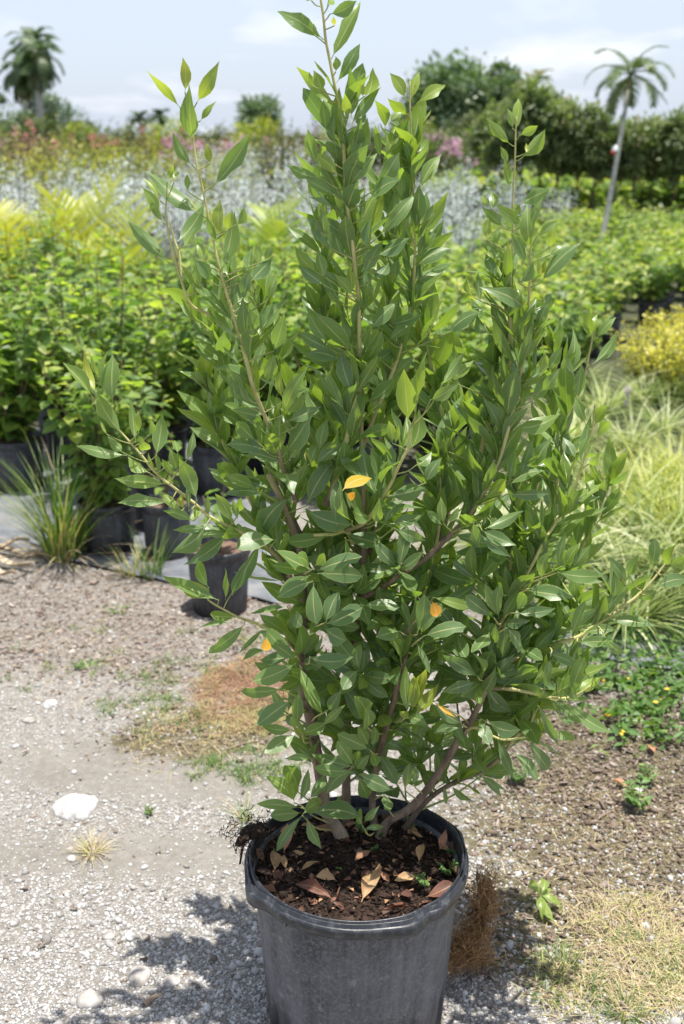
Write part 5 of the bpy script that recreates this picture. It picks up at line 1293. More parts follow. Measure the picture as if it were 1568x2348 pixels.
# two pots in front of the block: a bare-looking one and one half hidden by the shrub
t = thing('nursery_pot_plant', 'ribbed black pot standing behind the left branch, little in it', 'potted plant')
nursery_pot(t, 0.105, 0.25, 'pot2', 30)
paths, me = bush(260, 3, 0.55, 0.10, 0.22, 9, 0.07, 0.04, 0.2, 0.5)
obj('stems', stems_mesh('stems', paths, 0.004, 0.002), M['brownstem'], t); obj('foliage', me, M['bright'], t, 'stuff')
c = ground_at(386, 1278); t.location = (c.x, c.y, 0)
t = thing('nursery_pot_plant', 'black pot with a thin young plant just left of the shrub\'s middle', 'potted plant')
nursery_pot(t, 0.118, 0.25, 'pot2')
paths, me = bush(261, 3, 0.52, 0.10, 0.22, 8, 0.07, 0.04, 0.2, 0.45)
obj('stems', stems_mesh('stems', paths, 0.005, 0.002), M['brownstem'], t); obj('foliage', me, M['bright'], t, 'stuff')
c = ground_at(505, 1395); t.location = (c.x, c.y, 0)
t = thing('nursery_pot_plant', 'black pot with broken ribs between two pots left of the shrub', 'potted plant')
nursery_pot(t, 0.10, 0.26, 'pot2', 24)
paths, me = bush(262, 4, 0.7, 0.14, 0.22, 14, 0.07, 0.04, 0.2, 0.4)
obj('stems', stems_mesh('stems', paths, 0.004, 0.002), M['brownstem'], t); obj('foliage', me, M['bright'], t, 'stuff')
c = ground_at(352, 1215); t.location = (c.x, c.y, 0)

# weed cloth under the block
def sheet(name, corners, z, lab):
    pts = [ground_at(*c_) for c_ in corners]
    nx_, ny_ = 30, 30
    U, Vv = np.meshgrid(np.linspace(0, 1, nx_), np.linspace(0, 1, ny_))
    a, b, c_, d = [np.array(p) for p in pts]
    Pq = (a * (1 - U[..., None]) + b * U[..., None]) * (1 - Vv[..., None]) + (d * (1 - U[..., None]) + c_ * U[..., None]) * Vv[..., None]
    Pq = Pq.reshape(-1, 3)
    Pq[:, 1] += 0.06 * (fbm(Pq[:, 0] * 3, Pq[:, 0] * 0 + 2, 8) - 0.5) * (Vv.ravel() < 0.05)
    Pq[:, 2] = z + 0.012 * fbm(Pq[:, 0] * 4, Pq[:, 1] * 4, 18) + gheight(Pq[:, 0], Pq[:, 1])
    i = (np.arange(ny_ - 1)[:, None] * nx_ + np.arange(nx_ - 1)[None]).ravel()
    ob = obj(name, np_mesh(name, Pq, np.stack([i, i + 1, i + nx_ + 1, i + nx_], 1)), M['cloth'])
    return tag(ob, lab, 'weed cloth')
sheet('weed_cloth', [(-60, 1245), (640, 1395), (680, 985), (-60, 985)], 0.006, 'grey weed control cloth on the ground under the left block of pots')
sheet('weed_cloth', [(1300, 1500), (1640, 1560), (1640, 1180), (1250, 1180)], 0.006, 'dark weed control cloth on the ground under the striped grasses at right')

# ---- golden palms behind the block
def frond(r, length, az, lift, droop, nleaf, ll, lw, tint, base=(0, 0, 0), vee=0.5):
    b = np.array(base, float); c = np.array([math.cos(az), math.sin(az), 0])
    s = np.linspace(0, 1, 14)
    ang = lift - droop * s ** 1.3
    step = length / 13
    P = [b]
    for a in ang[1:]: P.append(P[-1] + (c * math.cos(a) + np.array([0, 0, math.sin(a)])) * step)
    P = np.array(P); T = unit(np.gradient(P, axis=0))
    sidev = np.array([-c[1], c[0], 0])
    LP, LA, LN, LL, LW, LT = [], [], [], [], [], []
    for k_ in range(nleaf):
        g = 0.16 + 0.84 * (k_ + 0.5) / nleaf
        i_ = g * 13; i0 = min(int(i_), 12); p = P[i0] + (P[i0 + 1] - P[i0]) * (i_ - i0); t = T[i0]
        upv = unit(np.cross(sidev, t)); upv = upv if upv[2] > 0 else -upv
        for sg in (-1, 1):
            fwd = 0.45 + 0.6 * g
            d = unit(sidev * sg + t * fwd + upv * vee + r.normal(0, 0.08, 3))
            LP.append(p); LA.append(d); LN.append(upv - d * (upv @ d) + r.normal(0, 0.1, 3))
            LL.append(ll * math.sin(math.pi * (0.12 + 0.8 * g)) ** 0.6 * r.uniform(0.9, 1.1)); LW.append(lw); LT.append(np.clip(r.normal(tint, 0.12), 0, 1))
    tv, tf, _ = blade_template(3, 0.22)
    k = len(tv); n = len(LP)
    P_, A_, N_, L_, W_ = map(np.array, (LP, LA, LN, LL, LW))
    A_ = unit(A_); N_ = unit(N_ - A_ * (N_ * A_).sum(1, keepdims=True)); B_ = np.cross(A_, N_)
    V = (P_[:, None] + B_[:, None] * (tv[None, :, 0, None] * W_[:, None, None]) + A_[:, None] * (tv[None, :, 1, None] * L_[:, None, None]) + N_[:, None] * (tv[None, :, 2, None] * L_[:, None, None])).reshape(-1, 3)
    F = (tf[None] + (np.arange(n) * k)[:, None, None]).reshape(-1, 4)
    F = np.vstack([F[:, [0, 1, 2]], F[:, [0, 2, 3]]])
    T_ = np.repeat(np.array(LT), k)
    rv, rf_ = tube(P, np.linspace(0.012, 0.003, 14) * (length / 1.0) ** 0.5, 5)
    rt = quads_to_tris(rf_)
    V2 = np.vstack([V, rv]); F2 = np.vstack([F, rt + len(V)])
    return np_mesh('frond', V2, F2, {'tint': np.r_[T_, np.full(len(rv), tint)]})
rp = np.random.default_rng(60)
for (zx, Yp, n_f, lab, tint, hb, az0) in [(15, 8.8, 7, 'golden yellow feather palm at the far left behind the green block', 0.85, 0.52, 0.2),
                                     (185, 9.2, 6, 'golden yellow feather palm left of the shrub, fronds fanned upright', 0.7, 0.5, 0.9),
                                     (285, 8.6, 5, 'smaller yellow palm just left of the shrub, lower than the others', 0.6, 0.3, 1.5),
                                     (585, 9.2, 5, 'yellow green palm seen between the left and middle shoots', 0.35, 0.45, 0.5)]:
    xw = (zx - 784) / FZ * (0.95 * Yp + 0.25)
    t = thing('feather_palm', lab, 'palm', (xw, Yp, 0))
    V, F = tube(np.array([[0, 0, 0], [0.01, 0, 0.15], [0, 0.01, hb]]), [0.03, 0.025, 0.018], 7)
    obj('stem', np_mesh('stem', V, quads_to_tris(F)), M['stem'], t)
    for k_ in range(n_f):
        obj('frond', frond(rp, rp.uniform(0.65, 0.9), az0 + k_ * 2.4, rp.uniform(1.0, 1.4), rp.uniform(0.4, 0.9), 15, 0.38, 0.032, tint, (0, 0, hb), 0.45), M['ypalm'], t)

# ---- silver shrubs
SILG = 'silver-leaved shrubs in the wide block behind'
protos = []
for k_ in range(4):
    t = thing('silver_shrub', 'silvery grey shrub in the wide silver block behind the green plants', 'shrub', group=SILG)
    paths, me = bush(300 + k_, 20, 1.22 + 0.05 * k_, 0.36, 0.05, 56, 0.06, 0.027, -0.2, 0.12, (0.6, 0.25), True, 0.4, 0.02)
    obj('stems', stems_mesh('stems', paths, 0.006, 0.002, 4), M['brownstem'], t)
    obj('foliage', me, M['silver'], t, 'stuff')
    protos.append(Proto(t))
for Yr, xr in [(11.0, 1.2), (11.8, 1.2), (12.7, 1.0), (13.7, 0.9), (14.8, 0.9)]:
    hw = 784 / FZ * (0.95 * Yr + 0.2) + 0.5
    x = -hw
    while x < xr:
        protos[int(rb.integers(0, 4))].place((x, Yr + rb.normal(0, 0.12), 0), rb.uniform(0, 6.28), rb.uniform(0.86, 1.08), 'silvery grey shrub in the wide silver block behind the green plants', SILG)
        x += rb.uniform(0.55, 0.75)
SIL2 = 'silver-leaved shrubs at the mid right'
for x, y in [(1.5, 15.6), (2.1, 15.2), (2.4, 16.2), (1.7, 16.6), (2.9, 16.0), (1.2, 16.4)]:
    protos[int(rb.integers(0, 4))].place((x, y, 0), rb.uniform(0, 6.28), rb.uniform(0.8, 0.95), 'silvery shrub in the small group in front of the round trees', SIL2)
SIL3 = 'tall silver shrubs under the pink flowers'
for i_, (zx, Yr) in enumerate([(440, 21), (490, 21.5), (540, 21), (600, 23), (650, 22.5), (690, 22), (735, 23), (470, 23), (570, 24)]):
    protos[i_ % 4].place(((zx - 784) / FZ * (0.95 * Yr + 0.1), Yr, 0), rb.uniform(0, 6.28), rb.uniform(1.08, 1.2), 'tall silver shrub in the far group below the pink flowers', SIL3)

# ---- yellow-green shrubs further back at left
YG = 'yellow green shrubs behind the silver block'
protos = []
for k_ in range(4):
    t = thing('yellow_green_shrub', 'loose yellow green shrub behind the silver block at left', 'shrub', group=YG)
    paths, me = bush(340 + k_, 16, 1.5, 0.55, 0.05, 44, 0.075, 0.04, 0.0, 0.12, (0.5 + 0.12 * (k_ % 2), 0.3), True, 0.3, 0.04)
    obj('stems', stems_mesh('stems', paths, 0.008, 0.003, 4), M['brownstem'], t)
    obj('foliage', me, M['ygreen'], t, 'stuff')
    protos.append(Proto(t))
for Yr, z0_, z1_ in [(16.6, -40, 760), (18.2, -40, 700), (20.0, -40, 560), (22.2, -40, 470), (25, -40, 400)]:
    zx = z0_
    while zx < z1_:
        protos[int(rb.integers(0, 4))].place(((zx - 784) / FZ * 0.95 * Yr, Yr + rb.normal(0, 0.3), 0), rb.uniform(0, 6.28), rb.uniform(0.82, 1.08), 'loose yellow green shrub behind the silver block at left', YG)
        zx += rb.uniform(0.85, 1.15) * FZ / (0.95 * Yr)
# dark upright shrubs left of the central shoot
for i_, (zx, Yr, sc, lab) in enumerate([(612, 19.0, 1.0, 'dark upright shrub left of the central shoot, shorter one of a pair'), (655, 18.5, 1.05, 'dark upright shrub standing nearest left of the central shoot'), (728, 20, 1.15, 'dark upright shrub right behind the central shoot')]):
    t = thing('upright_shrub', lab, 'shrub', ((zx - 784) / FZ * 0.95 * Yr, Yr, 0))
    paths, me = bush(370 + i_, 16, 1.78 * sc, 0.20, 0.05, 70, 0.07, 0.03, -0.1, 0.1, (0.5, 0.3), True, 0.6, 0.02)
    obj('stems', stems_mesh('stems', paths, 0.01, 0.003, 4), M['brownstem'], t); obj('foliage', me, M['olive'], t, 'stuff')
# red and pink flowering shrubs
def flowers(seed, n, spread, h, size, mat, t, z0=0.85):
    r = np.random.default_rng(seed); a = r.uniform(0, 6.28, n); q = np.sqrt(r.random(n)) * spread
    P0 = np.stack([q * np.cos(a), q * np.sin(a), h * (1 - 0.2 * (q / spread) ** 2) * r.uniform(z0, 1.04, n)], 1)
    k = 14
    P = np.repeat(P0, k, 0) + r.normal(0, size * 0.5, (n * k, 3))
    me = scatter('flowers', S4V, S4F, P, rand_dirs(r, n * k), rand_dirs(r, n * k, 0.2, 1), size, size * 0.7, {'tint': r.random(n * k)})
    obj('flowers', me, M[mat], t, 'stuff')
REDG = 'red tinged flowering shrubs along the far left'
protos = []
for k_ in range(4):
    t = thing('red_flowering_shrub', 'reddish shrub in the far left row with red and pink blossom', 'shrub', group=REDG)
    paths, me = bush(380 + k_, 15, 1.95, 0.75, 0.05, 46, 0.10, 0.06, 0.0, 0.15, (0.5, 0.35), True, 0.2, 0.06)
    obj('stems', stems_mesh('stems', paths, 0.01, 0.003, 4), M['brownstem'], t); obj('foliage', me, M['redleaf'] if k_ != 2 else M['ygreen'], t, 'stuff')
    flowers(385 + k_, [2, 1, 3, 1][k_], 0.7, 1.95, 0.08, 'pink', t)
    protos.append(Proto(t))
for Yr, z0_, z1_ in [(29, -40, 520), (32, -60, 720), (36, -60, 760)]:
    zx = z0_
    while zx < z1_:
        protos[int(rb.integers(0, 4))].place(((zx - 784) / FZ * 0.95 * Yr, Yr + rb.normal(0, 0.4), 0), rb.uniform(0, 6.28), rb.uniform(0.82, 0.98), 'reddish shrub in the far left row with red and pink blossom', REDG)
        zx += rb.uniform(1.1, 1.5) * FZ / (0.95 * Yr)
for i_, (zx, Yr, lab) in enumerate([(415, 26, 'mauve flowering shrub above the silver plants, left one'), (520, 26.5, 'mauve flowering shrub above the silver plants, right one'), (1000, 27, 'mauve flowering shrub in front of the dark round tree, left one'), (1060, 26, 'mauve flowering shrub in front of the dark round tree, right one')]):
    t = thing('mauve_flowering_shrub', lab, 'shrub', ((zx - 784) / FZ * 0.95 * Yr, Yr, 0))
    paths, me = bush(395 + i_, 14, 1.62, 0.6, 0.05, 46, 0.08, 0.045, 0.0, 0.15, (0.4, 0.3), True, 0.2, 0.05)
    obj('stems', stems_mesh('stems', paths, 0.01, 0.003, 4), M['brownstem'], t); obj('foliage', me, M['olive'], t, 'stuff')
    flowers(396 + i_, 11, 0.55, 1.62, 0.09, 'mauve', t, 0.78)

# ---- light green low field on the right
FG = 'low light green plants in the field at right'
protos = []
for k_ in range(5):
    t = thing('field_plant', 'low light green leafy plant in the wide field at right', 'plant', group=FG)
    nursery_pot(t, 0.13, 0.2)
    paths, me = bush(400 + k_, 12, 0.66, 0.34, 0.17, 34, 0.085, 0.058, 0.1, 0.2, (0.55, 0.26))
    obj('stems', stems_mesh('stems', paths, 0.004, 0.002, 4), M['stem'], t); obj('foliage', me, M['field'], t, 'stuff')
    protos.append(Proto(t))
for row, Yr in enumerate([10.7, 11.4, 12.1, 12.9, 13.7, 14.5, 15.4, 16.3, 17.2]):
    hw = 784 / FZ * (0.95 * Yr + 0.4) + 0.5
    x = [0.9, 0.75, 1.1, 1.0, 1.0, 1.05, 1.9, 3.0, 3.0][row]
    while x < hw:
        edge = row == 0
        protos[int(rb.integers(0, 5))].place((x, Yr + rb.normal(0, 0.08), 0), rb.uniform(0, 6.28), rb.uniform(0.9, 1.12), 'low light green plant in the front row of the right field, black pot showing' if edge else 'low light green leafy plant in the wide field at right', 'front row of the right field' if edge else FG)
        x += rb.uniform(0.42, 0.55)
# the same crop goes on behind the shrub
for Yr, x0, x1 in [(5.7, 0.15, 0.75), (6.3, 0.2, 1.0), (6.9, 0.3, 1.2), (7.6, 0.5, 1.7), (8.3, 0.5, 1.9), (9.0, -0.6, 2.1), (9.7, -0.8, 2.3), (10.3, -0.9, 0.9)]:
    x = x0
    while x < x1:
        protos[int(rb.integers(0, 5))].place((x, Yr, 0), rb.uniform(0, 6.28), rb.uniform(1.0, 1.2) if x > 0.9 else rb.uniform(1.2, 1.45), 'light green leafy plant glimpsed behind the middle of the shrub', 'plants glimpsed behind the shrub')
        x += 0.5
# gold-leaved plants
GG = 'golden yellow low shrubs at right'
protos = []
for k_ in range(3):
    t = thing('golden_shrub', 'low golden yellow shrub in front of the black pots at right', 'shrub', group=GG)
    paths, me = bush(430 + k_, 16, 0.48, 0.30, 0.02, 50, 0.045, 0.024, 0.0, 0.15, (0.6, 0.3), True, 0.4, 0.02)
    obj('stems', stems_mesh('stems', paths, 0.004, 0.002, 4), M['stem'], t); obj('foliage', me, M['gold'], t, 'stuff')
    protos.append(Proto(t))
for i_, (zx, Yr) in enumerate([(1500, 8.3), (1565, 8.0), (1545, 8.8), (1600, 8.6), (1480, 7.6), (1545, 7.4), (1610, 7.5)]):
    protos[i_ % 3].place(((zx - 784) / FZ * (0.95 * Yr + 0.4), Yr, 0), rb.uniform(0, 6.28), rb.uniform(0.85, 1.05), 'low golden yellow shrub in front of the black pots at right', GG)

# ---- striped and lime grasses on the right
def grass_clump(t, seed, n, L, wd, lean, mat, tint, bend, name='blades', base=0.05):
    r = np.random.default_rng(seed)
    a = r.uniform(0, 6.28, n); q = base * np.sqrt(r.random(n))
    xy = np.stack([q * np.cos(a), q * np.sin(a)], 1)
    le = r.uniform(*lean, n); az = a + r.normal(0, 0.5, n)
    A = np.stack([np.sin(le) * np.cos(az), np.sin(le) * np.sin(az), np.cos(le)], 1)
    Nn = np.stack([-np.cos(le) * np.cos(az), -np.cos(le) * np.sin(az), np.sin(le)], 1) + r.normal(0, 0.15, (n, 3))
    tv, tf, _ = blade_template(6, bend)
    me = scatter(name, tv, tf, np.c_[xy, np.zeros(n)], A, Nn, L * r.uniform(0.5, 1.15, n), wd * r.uniform(0.7, 1.2, n), {'tint': np.clip(r.normal(tint, 0.27, n), 0, 1)})
    return obj(name, me, M[mat], t, 'stuff')
LG, LM = 'cream striped grass clumps at right', 'lime yellow grass clumps at right'
pl, pm2 = [], []
for k_ in range(3):
    t = thing('striped_grass', 'arching cream striped grass clump beside the right side of the shrub', 'grass clump', group=LG)
    grass_clump(t, 450 + k_, 170, 0.46, 0.012, (0.25, 1.0), 'lily', 0.55, 0.75)
    pl.append(Proto(t))
    t = thing('lime_grass', 'fine lime yellow grass clump at the right picture edge', 'grass clump', group=LM)
    grass_clump(t, 460 + k_, 260, 0.38, 0.008, (0.1, 0.9), 'lime', 0.6, 0.6)
    pm2.append(Proto(t))
for i_, (zx, zy) in enumerate([(1330, 1330), (1420, 1360), (1290, 1240), (1400, 1230), (1490, 1330), (1350, 1120), (1440, 1040), (1520, 1000), (1300, 1030), (1380, 960), (1480, 930), (1560, 920), (1330, 900), (1250, 1120), (1230, 1330), (1150, 1250), (1580, 1360), (1440, 1440)]):
    c = ground_at(zx, zy)
    pl[i_ % 3].place((c.x, c.y, 0.01), rb.uniform(0, 6.28), rb.uniform(0.85, 1.1), 'arching cream striped grass clump beside the right side of the shrub', LG)
for i_, (zx, zy) in enumerate([(1500, 1215), (1560, 1250), (1600, 1180), (1470, 1150), (1545, 1130), (1600, 1290), (1530, 1290)]):
    c = ground_at(zx, zy)
    pm2[i_ % 3].place((c.x, c.y, 0.01), rb.uniform(0, 6.28), rb.uniform(0.9, 1.15), 'fine lime yellow grass clump at the right picture edge', LM)
# lilac flower spikes standing in the striped grass
for i_, (zx, zy, Yp, lab) in enumerate([(1198, 1250, 4.5, 'lilac flower spike seen between the right branches'), (1385, 1190, 4.7, 'lilac flower spike in the striped grass, upper of the pair at right'), (1345, 1225, 4.6, 'lilac flower spike in the striped grass, lower of the pair at right'), (1440, 885, 6.2, 'lilac flower spike far back in the striped grass at right')]):
    tp = at(zx, zy, Yp)
    t = thing('flower_spike', lab, 'flower', (tp.x, tp.y, 0.0))
    h_ = max(tp.z, 0.25)
    V, F = tube(np.array([[0, 0, 0], [0.01, 0, h_ * 0.5], [0, 0, h_]]), [0.003, 0.002, 0.0015], 4)
    obj('stalk', np_mesh('stalk', V, quads_to_tris(F)), M['stem'], t)
    n = 90; z = rb.uniform(h_ - 0.11, h_, n)
    P = np.c_[rb.normal(0, 0.008, (n, 2)), z]
    obj('petals', scatter('petals', S4V, S4F, P, rand_dirs(rb, n, -0.2, 0.8), rand_dirs(rb, n), 0.012, 0.009, {'tint': rb.random(n)}), M['lilac'], t, 'stuff')

# ---- clipped trees in a row on the right, with bare trunks
HG = 'small round trees in the row at right'
ORD = ['first', 'second', 'third', 'fourth', 'fifth', 'sixth', 'seventh', 'eighth', 'ninth', 'tenth', 'eleventh', 'twelfth', 'thirteenth']
def small_tree(name, lab, seed, h, zb, rad, trunk_r, leaf, mat, n, group=None, lobes=7, lw=0.5, tint=(0.5, 0.3)):
    r = np.random.default_rng(seed)
    t = thing(name, lab, 'tree', group=group)
    top = np.array([r.normal(0, rad * 0.08), r.normal(0, rad * 0.08), zb + (h - zb) * 0.45])
    Pt = catmull([(0, 0, 0), (r.normal(0, .02), r.normal(0, .02), zb * 0.6), tuple(top)], 10)
    prt = [tube(Pt, np.linspace(trunk_r, trunk_r * 0.6, 10), 7)]
    bl = []
    for k_ in range(lobes):
        a = k_ * 2.4 + r.uniform(-.3, .3); q = rad * r.uniform(0.2, 0.55); zz = zb + (h - zb) * r.uniform(0.28, 0.68)
        c = np.array([q * math.cos(a), q * math.sin(a), zz])
        rr_ = rad * r.uniform(0.36, 0.5)
        bl.append((c, (rr_, rr_, min(rr_ * 1.05, (h - zb) * 0.30))))
        s_ = Pt[int(r.integers(5, 9))]
        prt.append(tube(catmull([tuple(s_), tuple((s_ + c) / 2 + np.array([0, 0, -0.03])), tuple(c)], 6), np.linspace(trunk_r * 0.5, trunk_r * 0.15, 6), 5))
    V, F = merge([(v_, quads_to_tris(f_)) for v_, f_ in prt])
    obj('trunk', np_mesh('trunk', V, F), M['trunk'], t)
    obj('crown', crown(seed + 1, n, bl, leaf, leaf * lw, tint), M[mat], t, 'stuff')
    return t
protos = [Proto(small_tree('standard_tree', 'small dense tree with bare dark trunk in the clipped row at right', 500 + 7 * k_, 2.35, 0.78, 0.62, 0.024, 0.10, 'dark', 6500, HG, 11)) for k_ in range(4)]
for i_, (zx, Yr, sc) in enumerate([(1145, 21.6, 1.10), (1190, 20.6, 1.26), (1240, 21.4, 1.24), (1285, 20.5, 1.12), (1328, 21.2, 0.98), (1370, 20.3, 1.06), (1415, 21.0, 0.92), (1458, 20.2, 1.0), (1500, 20.9, 0.94), (1545, 20.1, 1.02), (1590, 20.7, 0.96)]):
    protos[i_ % 4].place(((zx - 784) / FZ * (0.95 * Yr + 0.1), Yr, 0), rb.uniform(0, 6.28), sc * 0.9, (ORD[i_] + ' from the left of the small dark clipped trees in the front row at right') if i_ < 11 else 'dark clipped tree in the second row, behind the front row at right', HG)
# lush plants under and behind that row
UG = 'bright plants under the clipped trees'
protos = []
for k_ in range(3):
    t = thing('understorey_plant', 'bright large-leaved plant in the strip under the clipped trees', 'plant', group=UG)
    paths, me = bush(560 + k_, 10, 0.85, 0.4, 0.02, 16, 0.24, 0.12, 0.1, 0.2, (0.45, 0.4))
    obj('stems', stems_mesh('stems', paths, 0.008, 0.004, 4), M['stem'], t); obj('foliage', me, M['field'], t, 'stuff')
    protos.append(Proto(t))
for zx in range(1010, 1640, 34):
    Yr = 23.6 + rb.uniform(-0.5, 0.6)
    protos[int(rb.integers(0, 3))].place(((zx - 784) / FZ * (0.95 * Yr + 0.1), Yr, 0), rb.uniform(0, 6.28), rb.uniform(0.9, 1.25), 'bright large-leaved plant in the strip under the clipped trees', UG)
# dark hedge that closes the view behind them
t = thing('hedge', 'dark continuous hedge behind the bright plants under the trees', 'hedge', (5.2, 27.0, 0))
bl = [((x, rb.normal(0, 0.2), 0.85 + rb.normal(0, 0.1)), (0.75, 0.5, 0.8)) for x in np.arange(-3.4, 4.6, 0.55)]
obj('foliage', crown(571, 16000, bl, 0.10, 0.06), M['dark'], t, 'stuff')
prt = [tube(np.array([[x, 0, 0], [x + 0.02, 0, 0.9]]), [0.03, 0.02], 5) for x in np.arange(-3.2, 4.4, 0.8)]
V, F = merge([(v_, quads_to_tris(f_)) for v_, f_ in prt]); obj('stems', np_mesh('stems', V, F), M['trunk'], t)

# larger trees
def place_tree(t, zx, Yr):
    t.location = ((zx - 784) / FZ * (0.95 * Yr + 0.1), Yr, 0)
place_tree(small_tree('round_tree', 'large dark green round tree behind the mauve shrubs', 600, 4.35, 0.5, 2.1, 0.14, 0.26, 'tree', 16000, None, 16), 1040, 46)
place_tree(small_tree('round_tree', 'dark green tree at the left foot of the largest round tree', 604, 3.6, 0.3, 1.7, 0.10, 0.24, 'tree', 8000, None, 9), 985, 48)
place_tree(small_tree('spiky_tree', 'narrow dark conifer-like tree poking up between round tree and clipped row', 608, 5.1, 1.0, 0.8, 0.08, 0.2, 'tree', 5000, None, 8), 1145, 47)
place_tree(small_tree('spiky_tree', 'lower narrow dark tree right of the conifer-like one', 609, 4.5, 0.8, 0.9, 0.08, 0.2, 'tree', 4500, None, 8), 1180, 45)
place_tree(small_tree('olive_tree', 'brownish green bushy tree below the large round tree', 612, 2.3, 0.2, 1.1, 0.07, 0.10, 'olive', 6000, None, 9), 1000, 31)
place_tree(small_tree('olive_tree', 'brownish green bushy tree right of the mauve blossom', 615, 2.2, 0.2, 1.1, 0.07, 0.10, 'olive', 6000, None, 9), 1085, 30)
place_tree(small_tree('round_tree', 'lone loose-crowned green tree on the skyline left of the central shoot', 618, 3.6, 0.9, 1.25, 0.08, 0.2, 'tree', 4200, None, 8), 596, 54)
place_tree(small_tree('dark_bush_tree', 'dark rounded tree at the foot of the tall palm, right of its trunk', 621, 4.0, 0.2, 1.7, 0.10, 0.2, 'tree', 6000, None, 9), 112, 62)
place_tree(small_tree('dark_bush_tree', 'dark rounded bush at the skyline far left', 624, 3.0, 0.2, 1.6, 0.08, 0.2, 'tree', 5000, None, 9), 28, 56)
place_tree(small_tree('dark_bush_tree', 'small rounded bush on the skyline right of the tall palm', 627, 2.6, 0.2, 0.9, 0.06, 0.2, 'olive', 2600, None, 7), 182, 58)
SKY = 'low shrubs along the skyline'
pr = [Proto(small_tree('skyline_shrub', 'low olive shrub on the far skyline', 640 + 5 * k_, 2.15, 0.1, 1.3, 0.05, 0.16, 'olive' if k_ else 'ygreen', 2600, SKY, 7)) for k_ in range(3)]
for i_ in range(26):
    zx = -20 + i_ * 66; Yr = 44 + rb.uniform(-3, 4)
    pr[i_ % 3].place(((zx - 784) / FZ * 0.95 * Yr, Yr, 0), rb.uniform(0, 6.28), rb.uniform(0.85, 1.12) * (1.08 if zx < 420 else 0.93), 'low olive shrub on the far skyline', SKY)

# ---- palms on the skyline
def palm(name, lab, seed, base, top, r0, r1, fl, nf, tint, lifts, mat='palm', ll=0.5, lw=0.05, nleaf=26, shaft=True):
    r = np.random.default_rng(seed)
    b = Vector(base); tp = Vector(top)
    t = thing(name, lab, 'palm', tuple(b))
    d = tp - b
    P = catmull([(0, 0, 0), tuple(d * 0.5 + Vector((d.x * 0.03, 0, 0))), tuple(d)], 14)
    obj('trunk', tube_mesh('trunk', P, np.linspace(r0, r1, 14), 10), M['palmtrunk'], t)
    if shaft:
        e = P[-1] + unit(P[-1] - P[-2]) * fl * 0.28
        obj('crownshaft', tube_mesh('crownshaft', catmull([P[-1], (P[-1] + e) / 2, e], 6), np.linspace(r1 * 1.15, r1 * 0.5, 6), 8), M['stem'], t)
    else: e = P[-1]
    for k_ in range(nf):
        lf = lifts[0] + (lifts[1] - lifts[0]) * k_ / max(nf - 1, 1)
        tn = tint if lf > -0.5 else min(1.0, tint + 0.42)
        obj('frond', frond(r, fl * r.uniform(0.85, 1.1), k_ * 2.4 + r.uniform(-.3, .3), lf + r.normal(0, .1), r.uniform(1.3, 1.9) if lf > -0.3 else 0.6, nleaf, ll, lw, tn, tuple(e), 0.1), M[mat], t)
    return t
bp = at(1375, 520, 13.2); tp = at(1441, 205, 13.6)
bp = Vector((bp.x - 0.03, bp.y, 0))
pt = palm('leaning_palm', 'slim leaning palm with pale trunk and red tape at the right', 700, bp, tp, 0.034, 0.022, 0.56, 15, 0.65, (1.35, -0.5), 'palm', 0.16, 0.016, 34)
for nm, z0_, z1_, m_ in [('red_tape', 346, 352, 'redtape'), ('white_tape', 338, 347, 'whitetape')]:
    q0, q1 = None, None
    f0 = (520 - z1_) / (520 - 205.0); f1 = (520 - z0_) / (520 - 205.0)
    dv = tp - Vector((bp.x, bp.y, at(1375, 520, 13.2).z)); b0 = Vector((0, 0, at(1375, 520, 13.2).z))
    a_ = b0 + dv * f0; c_ = b0 + dv * f1
    off = Vector((-0.018 if nm == 'red_tape' else 0.0, -0.02, 0))
    obj(nm, tube_mesh(nm, np.array([tuple(a_ + off), tuple((a_ + c_) / 2 + off), tuple(c_ + off)]), 0.036 if nm == 'white_tape' else 0.024, 10), M[m_], pt)
def far_palm(name, lab, seed, zx, zy_top, Yp, tr, fl, nf, tint, lifts, **kw):
    tp_ = at(zx, zy_top, Yp)
    return palm(name, lab, seed, (tp_.x + 0.05, Yp, 0), tp_, tr, tr * 0.8, fl, nf, tint, lifts, **kw)
far_palm('tall_palm', 'tall bushy palm with hanging fronds on the skyline at far left, nearer pale trunk', 710, 82, 150, 60, 0.20, 1.75, 24, 0.3, (1.3, -1.35), ll=0.6, lw=0.085)
far_palm('tall_palm', 'taller palm crown directly above and behind the pale-trunked one at far left', 712, 78, 118, 64, 0.20, 1.5, 22, 0.35, (1.35, -1.1), ll=0.55, lw=0.085)
far_palm('tall_palm', 'palm with low hanging brownish fronds left of the pale-trunked palm', 714, 52, 178, 61, 0.17, 1.5, 20, 0.45, (1.0, -1.35), ll=0.55, lw=0.085)
far_palm('small_palm', 'tiny distant palm on the skyline, left of the pair', 720, 320, 272, 95, 0.14, 1.0, 12, 0.25, (1.4, 0.0), ll=0.5, lw=0.14, shaft=False, nleaf=18)
far_palm('small_palm', 'tiny distant palm on the skyline, right of the pair', 722, 365, 266, 95, 0.14, 1.1, 12, 0.25, (1.4, -0.1), ll=0.5, lw=0.14, shaft=False, nleaf=18)
far_palm('small_palm', 'palm top showing just above the clipped trees at right', 724, 1226, 195, 30, 0.07, 0.7, 8, 0.8, (1.4, 0.3), ll=0.3, lw=0.04, shaft=False, nleaf=16)
far_palm('small_palm', 'palm cut by the left picture edge beside the tall palms', 726, -22, 212, 62, 0.15, 1.2, 9, 0.3, (1.0, -0.4), ll=0.5, lw=0.08, shaft=False, nleaf=18)

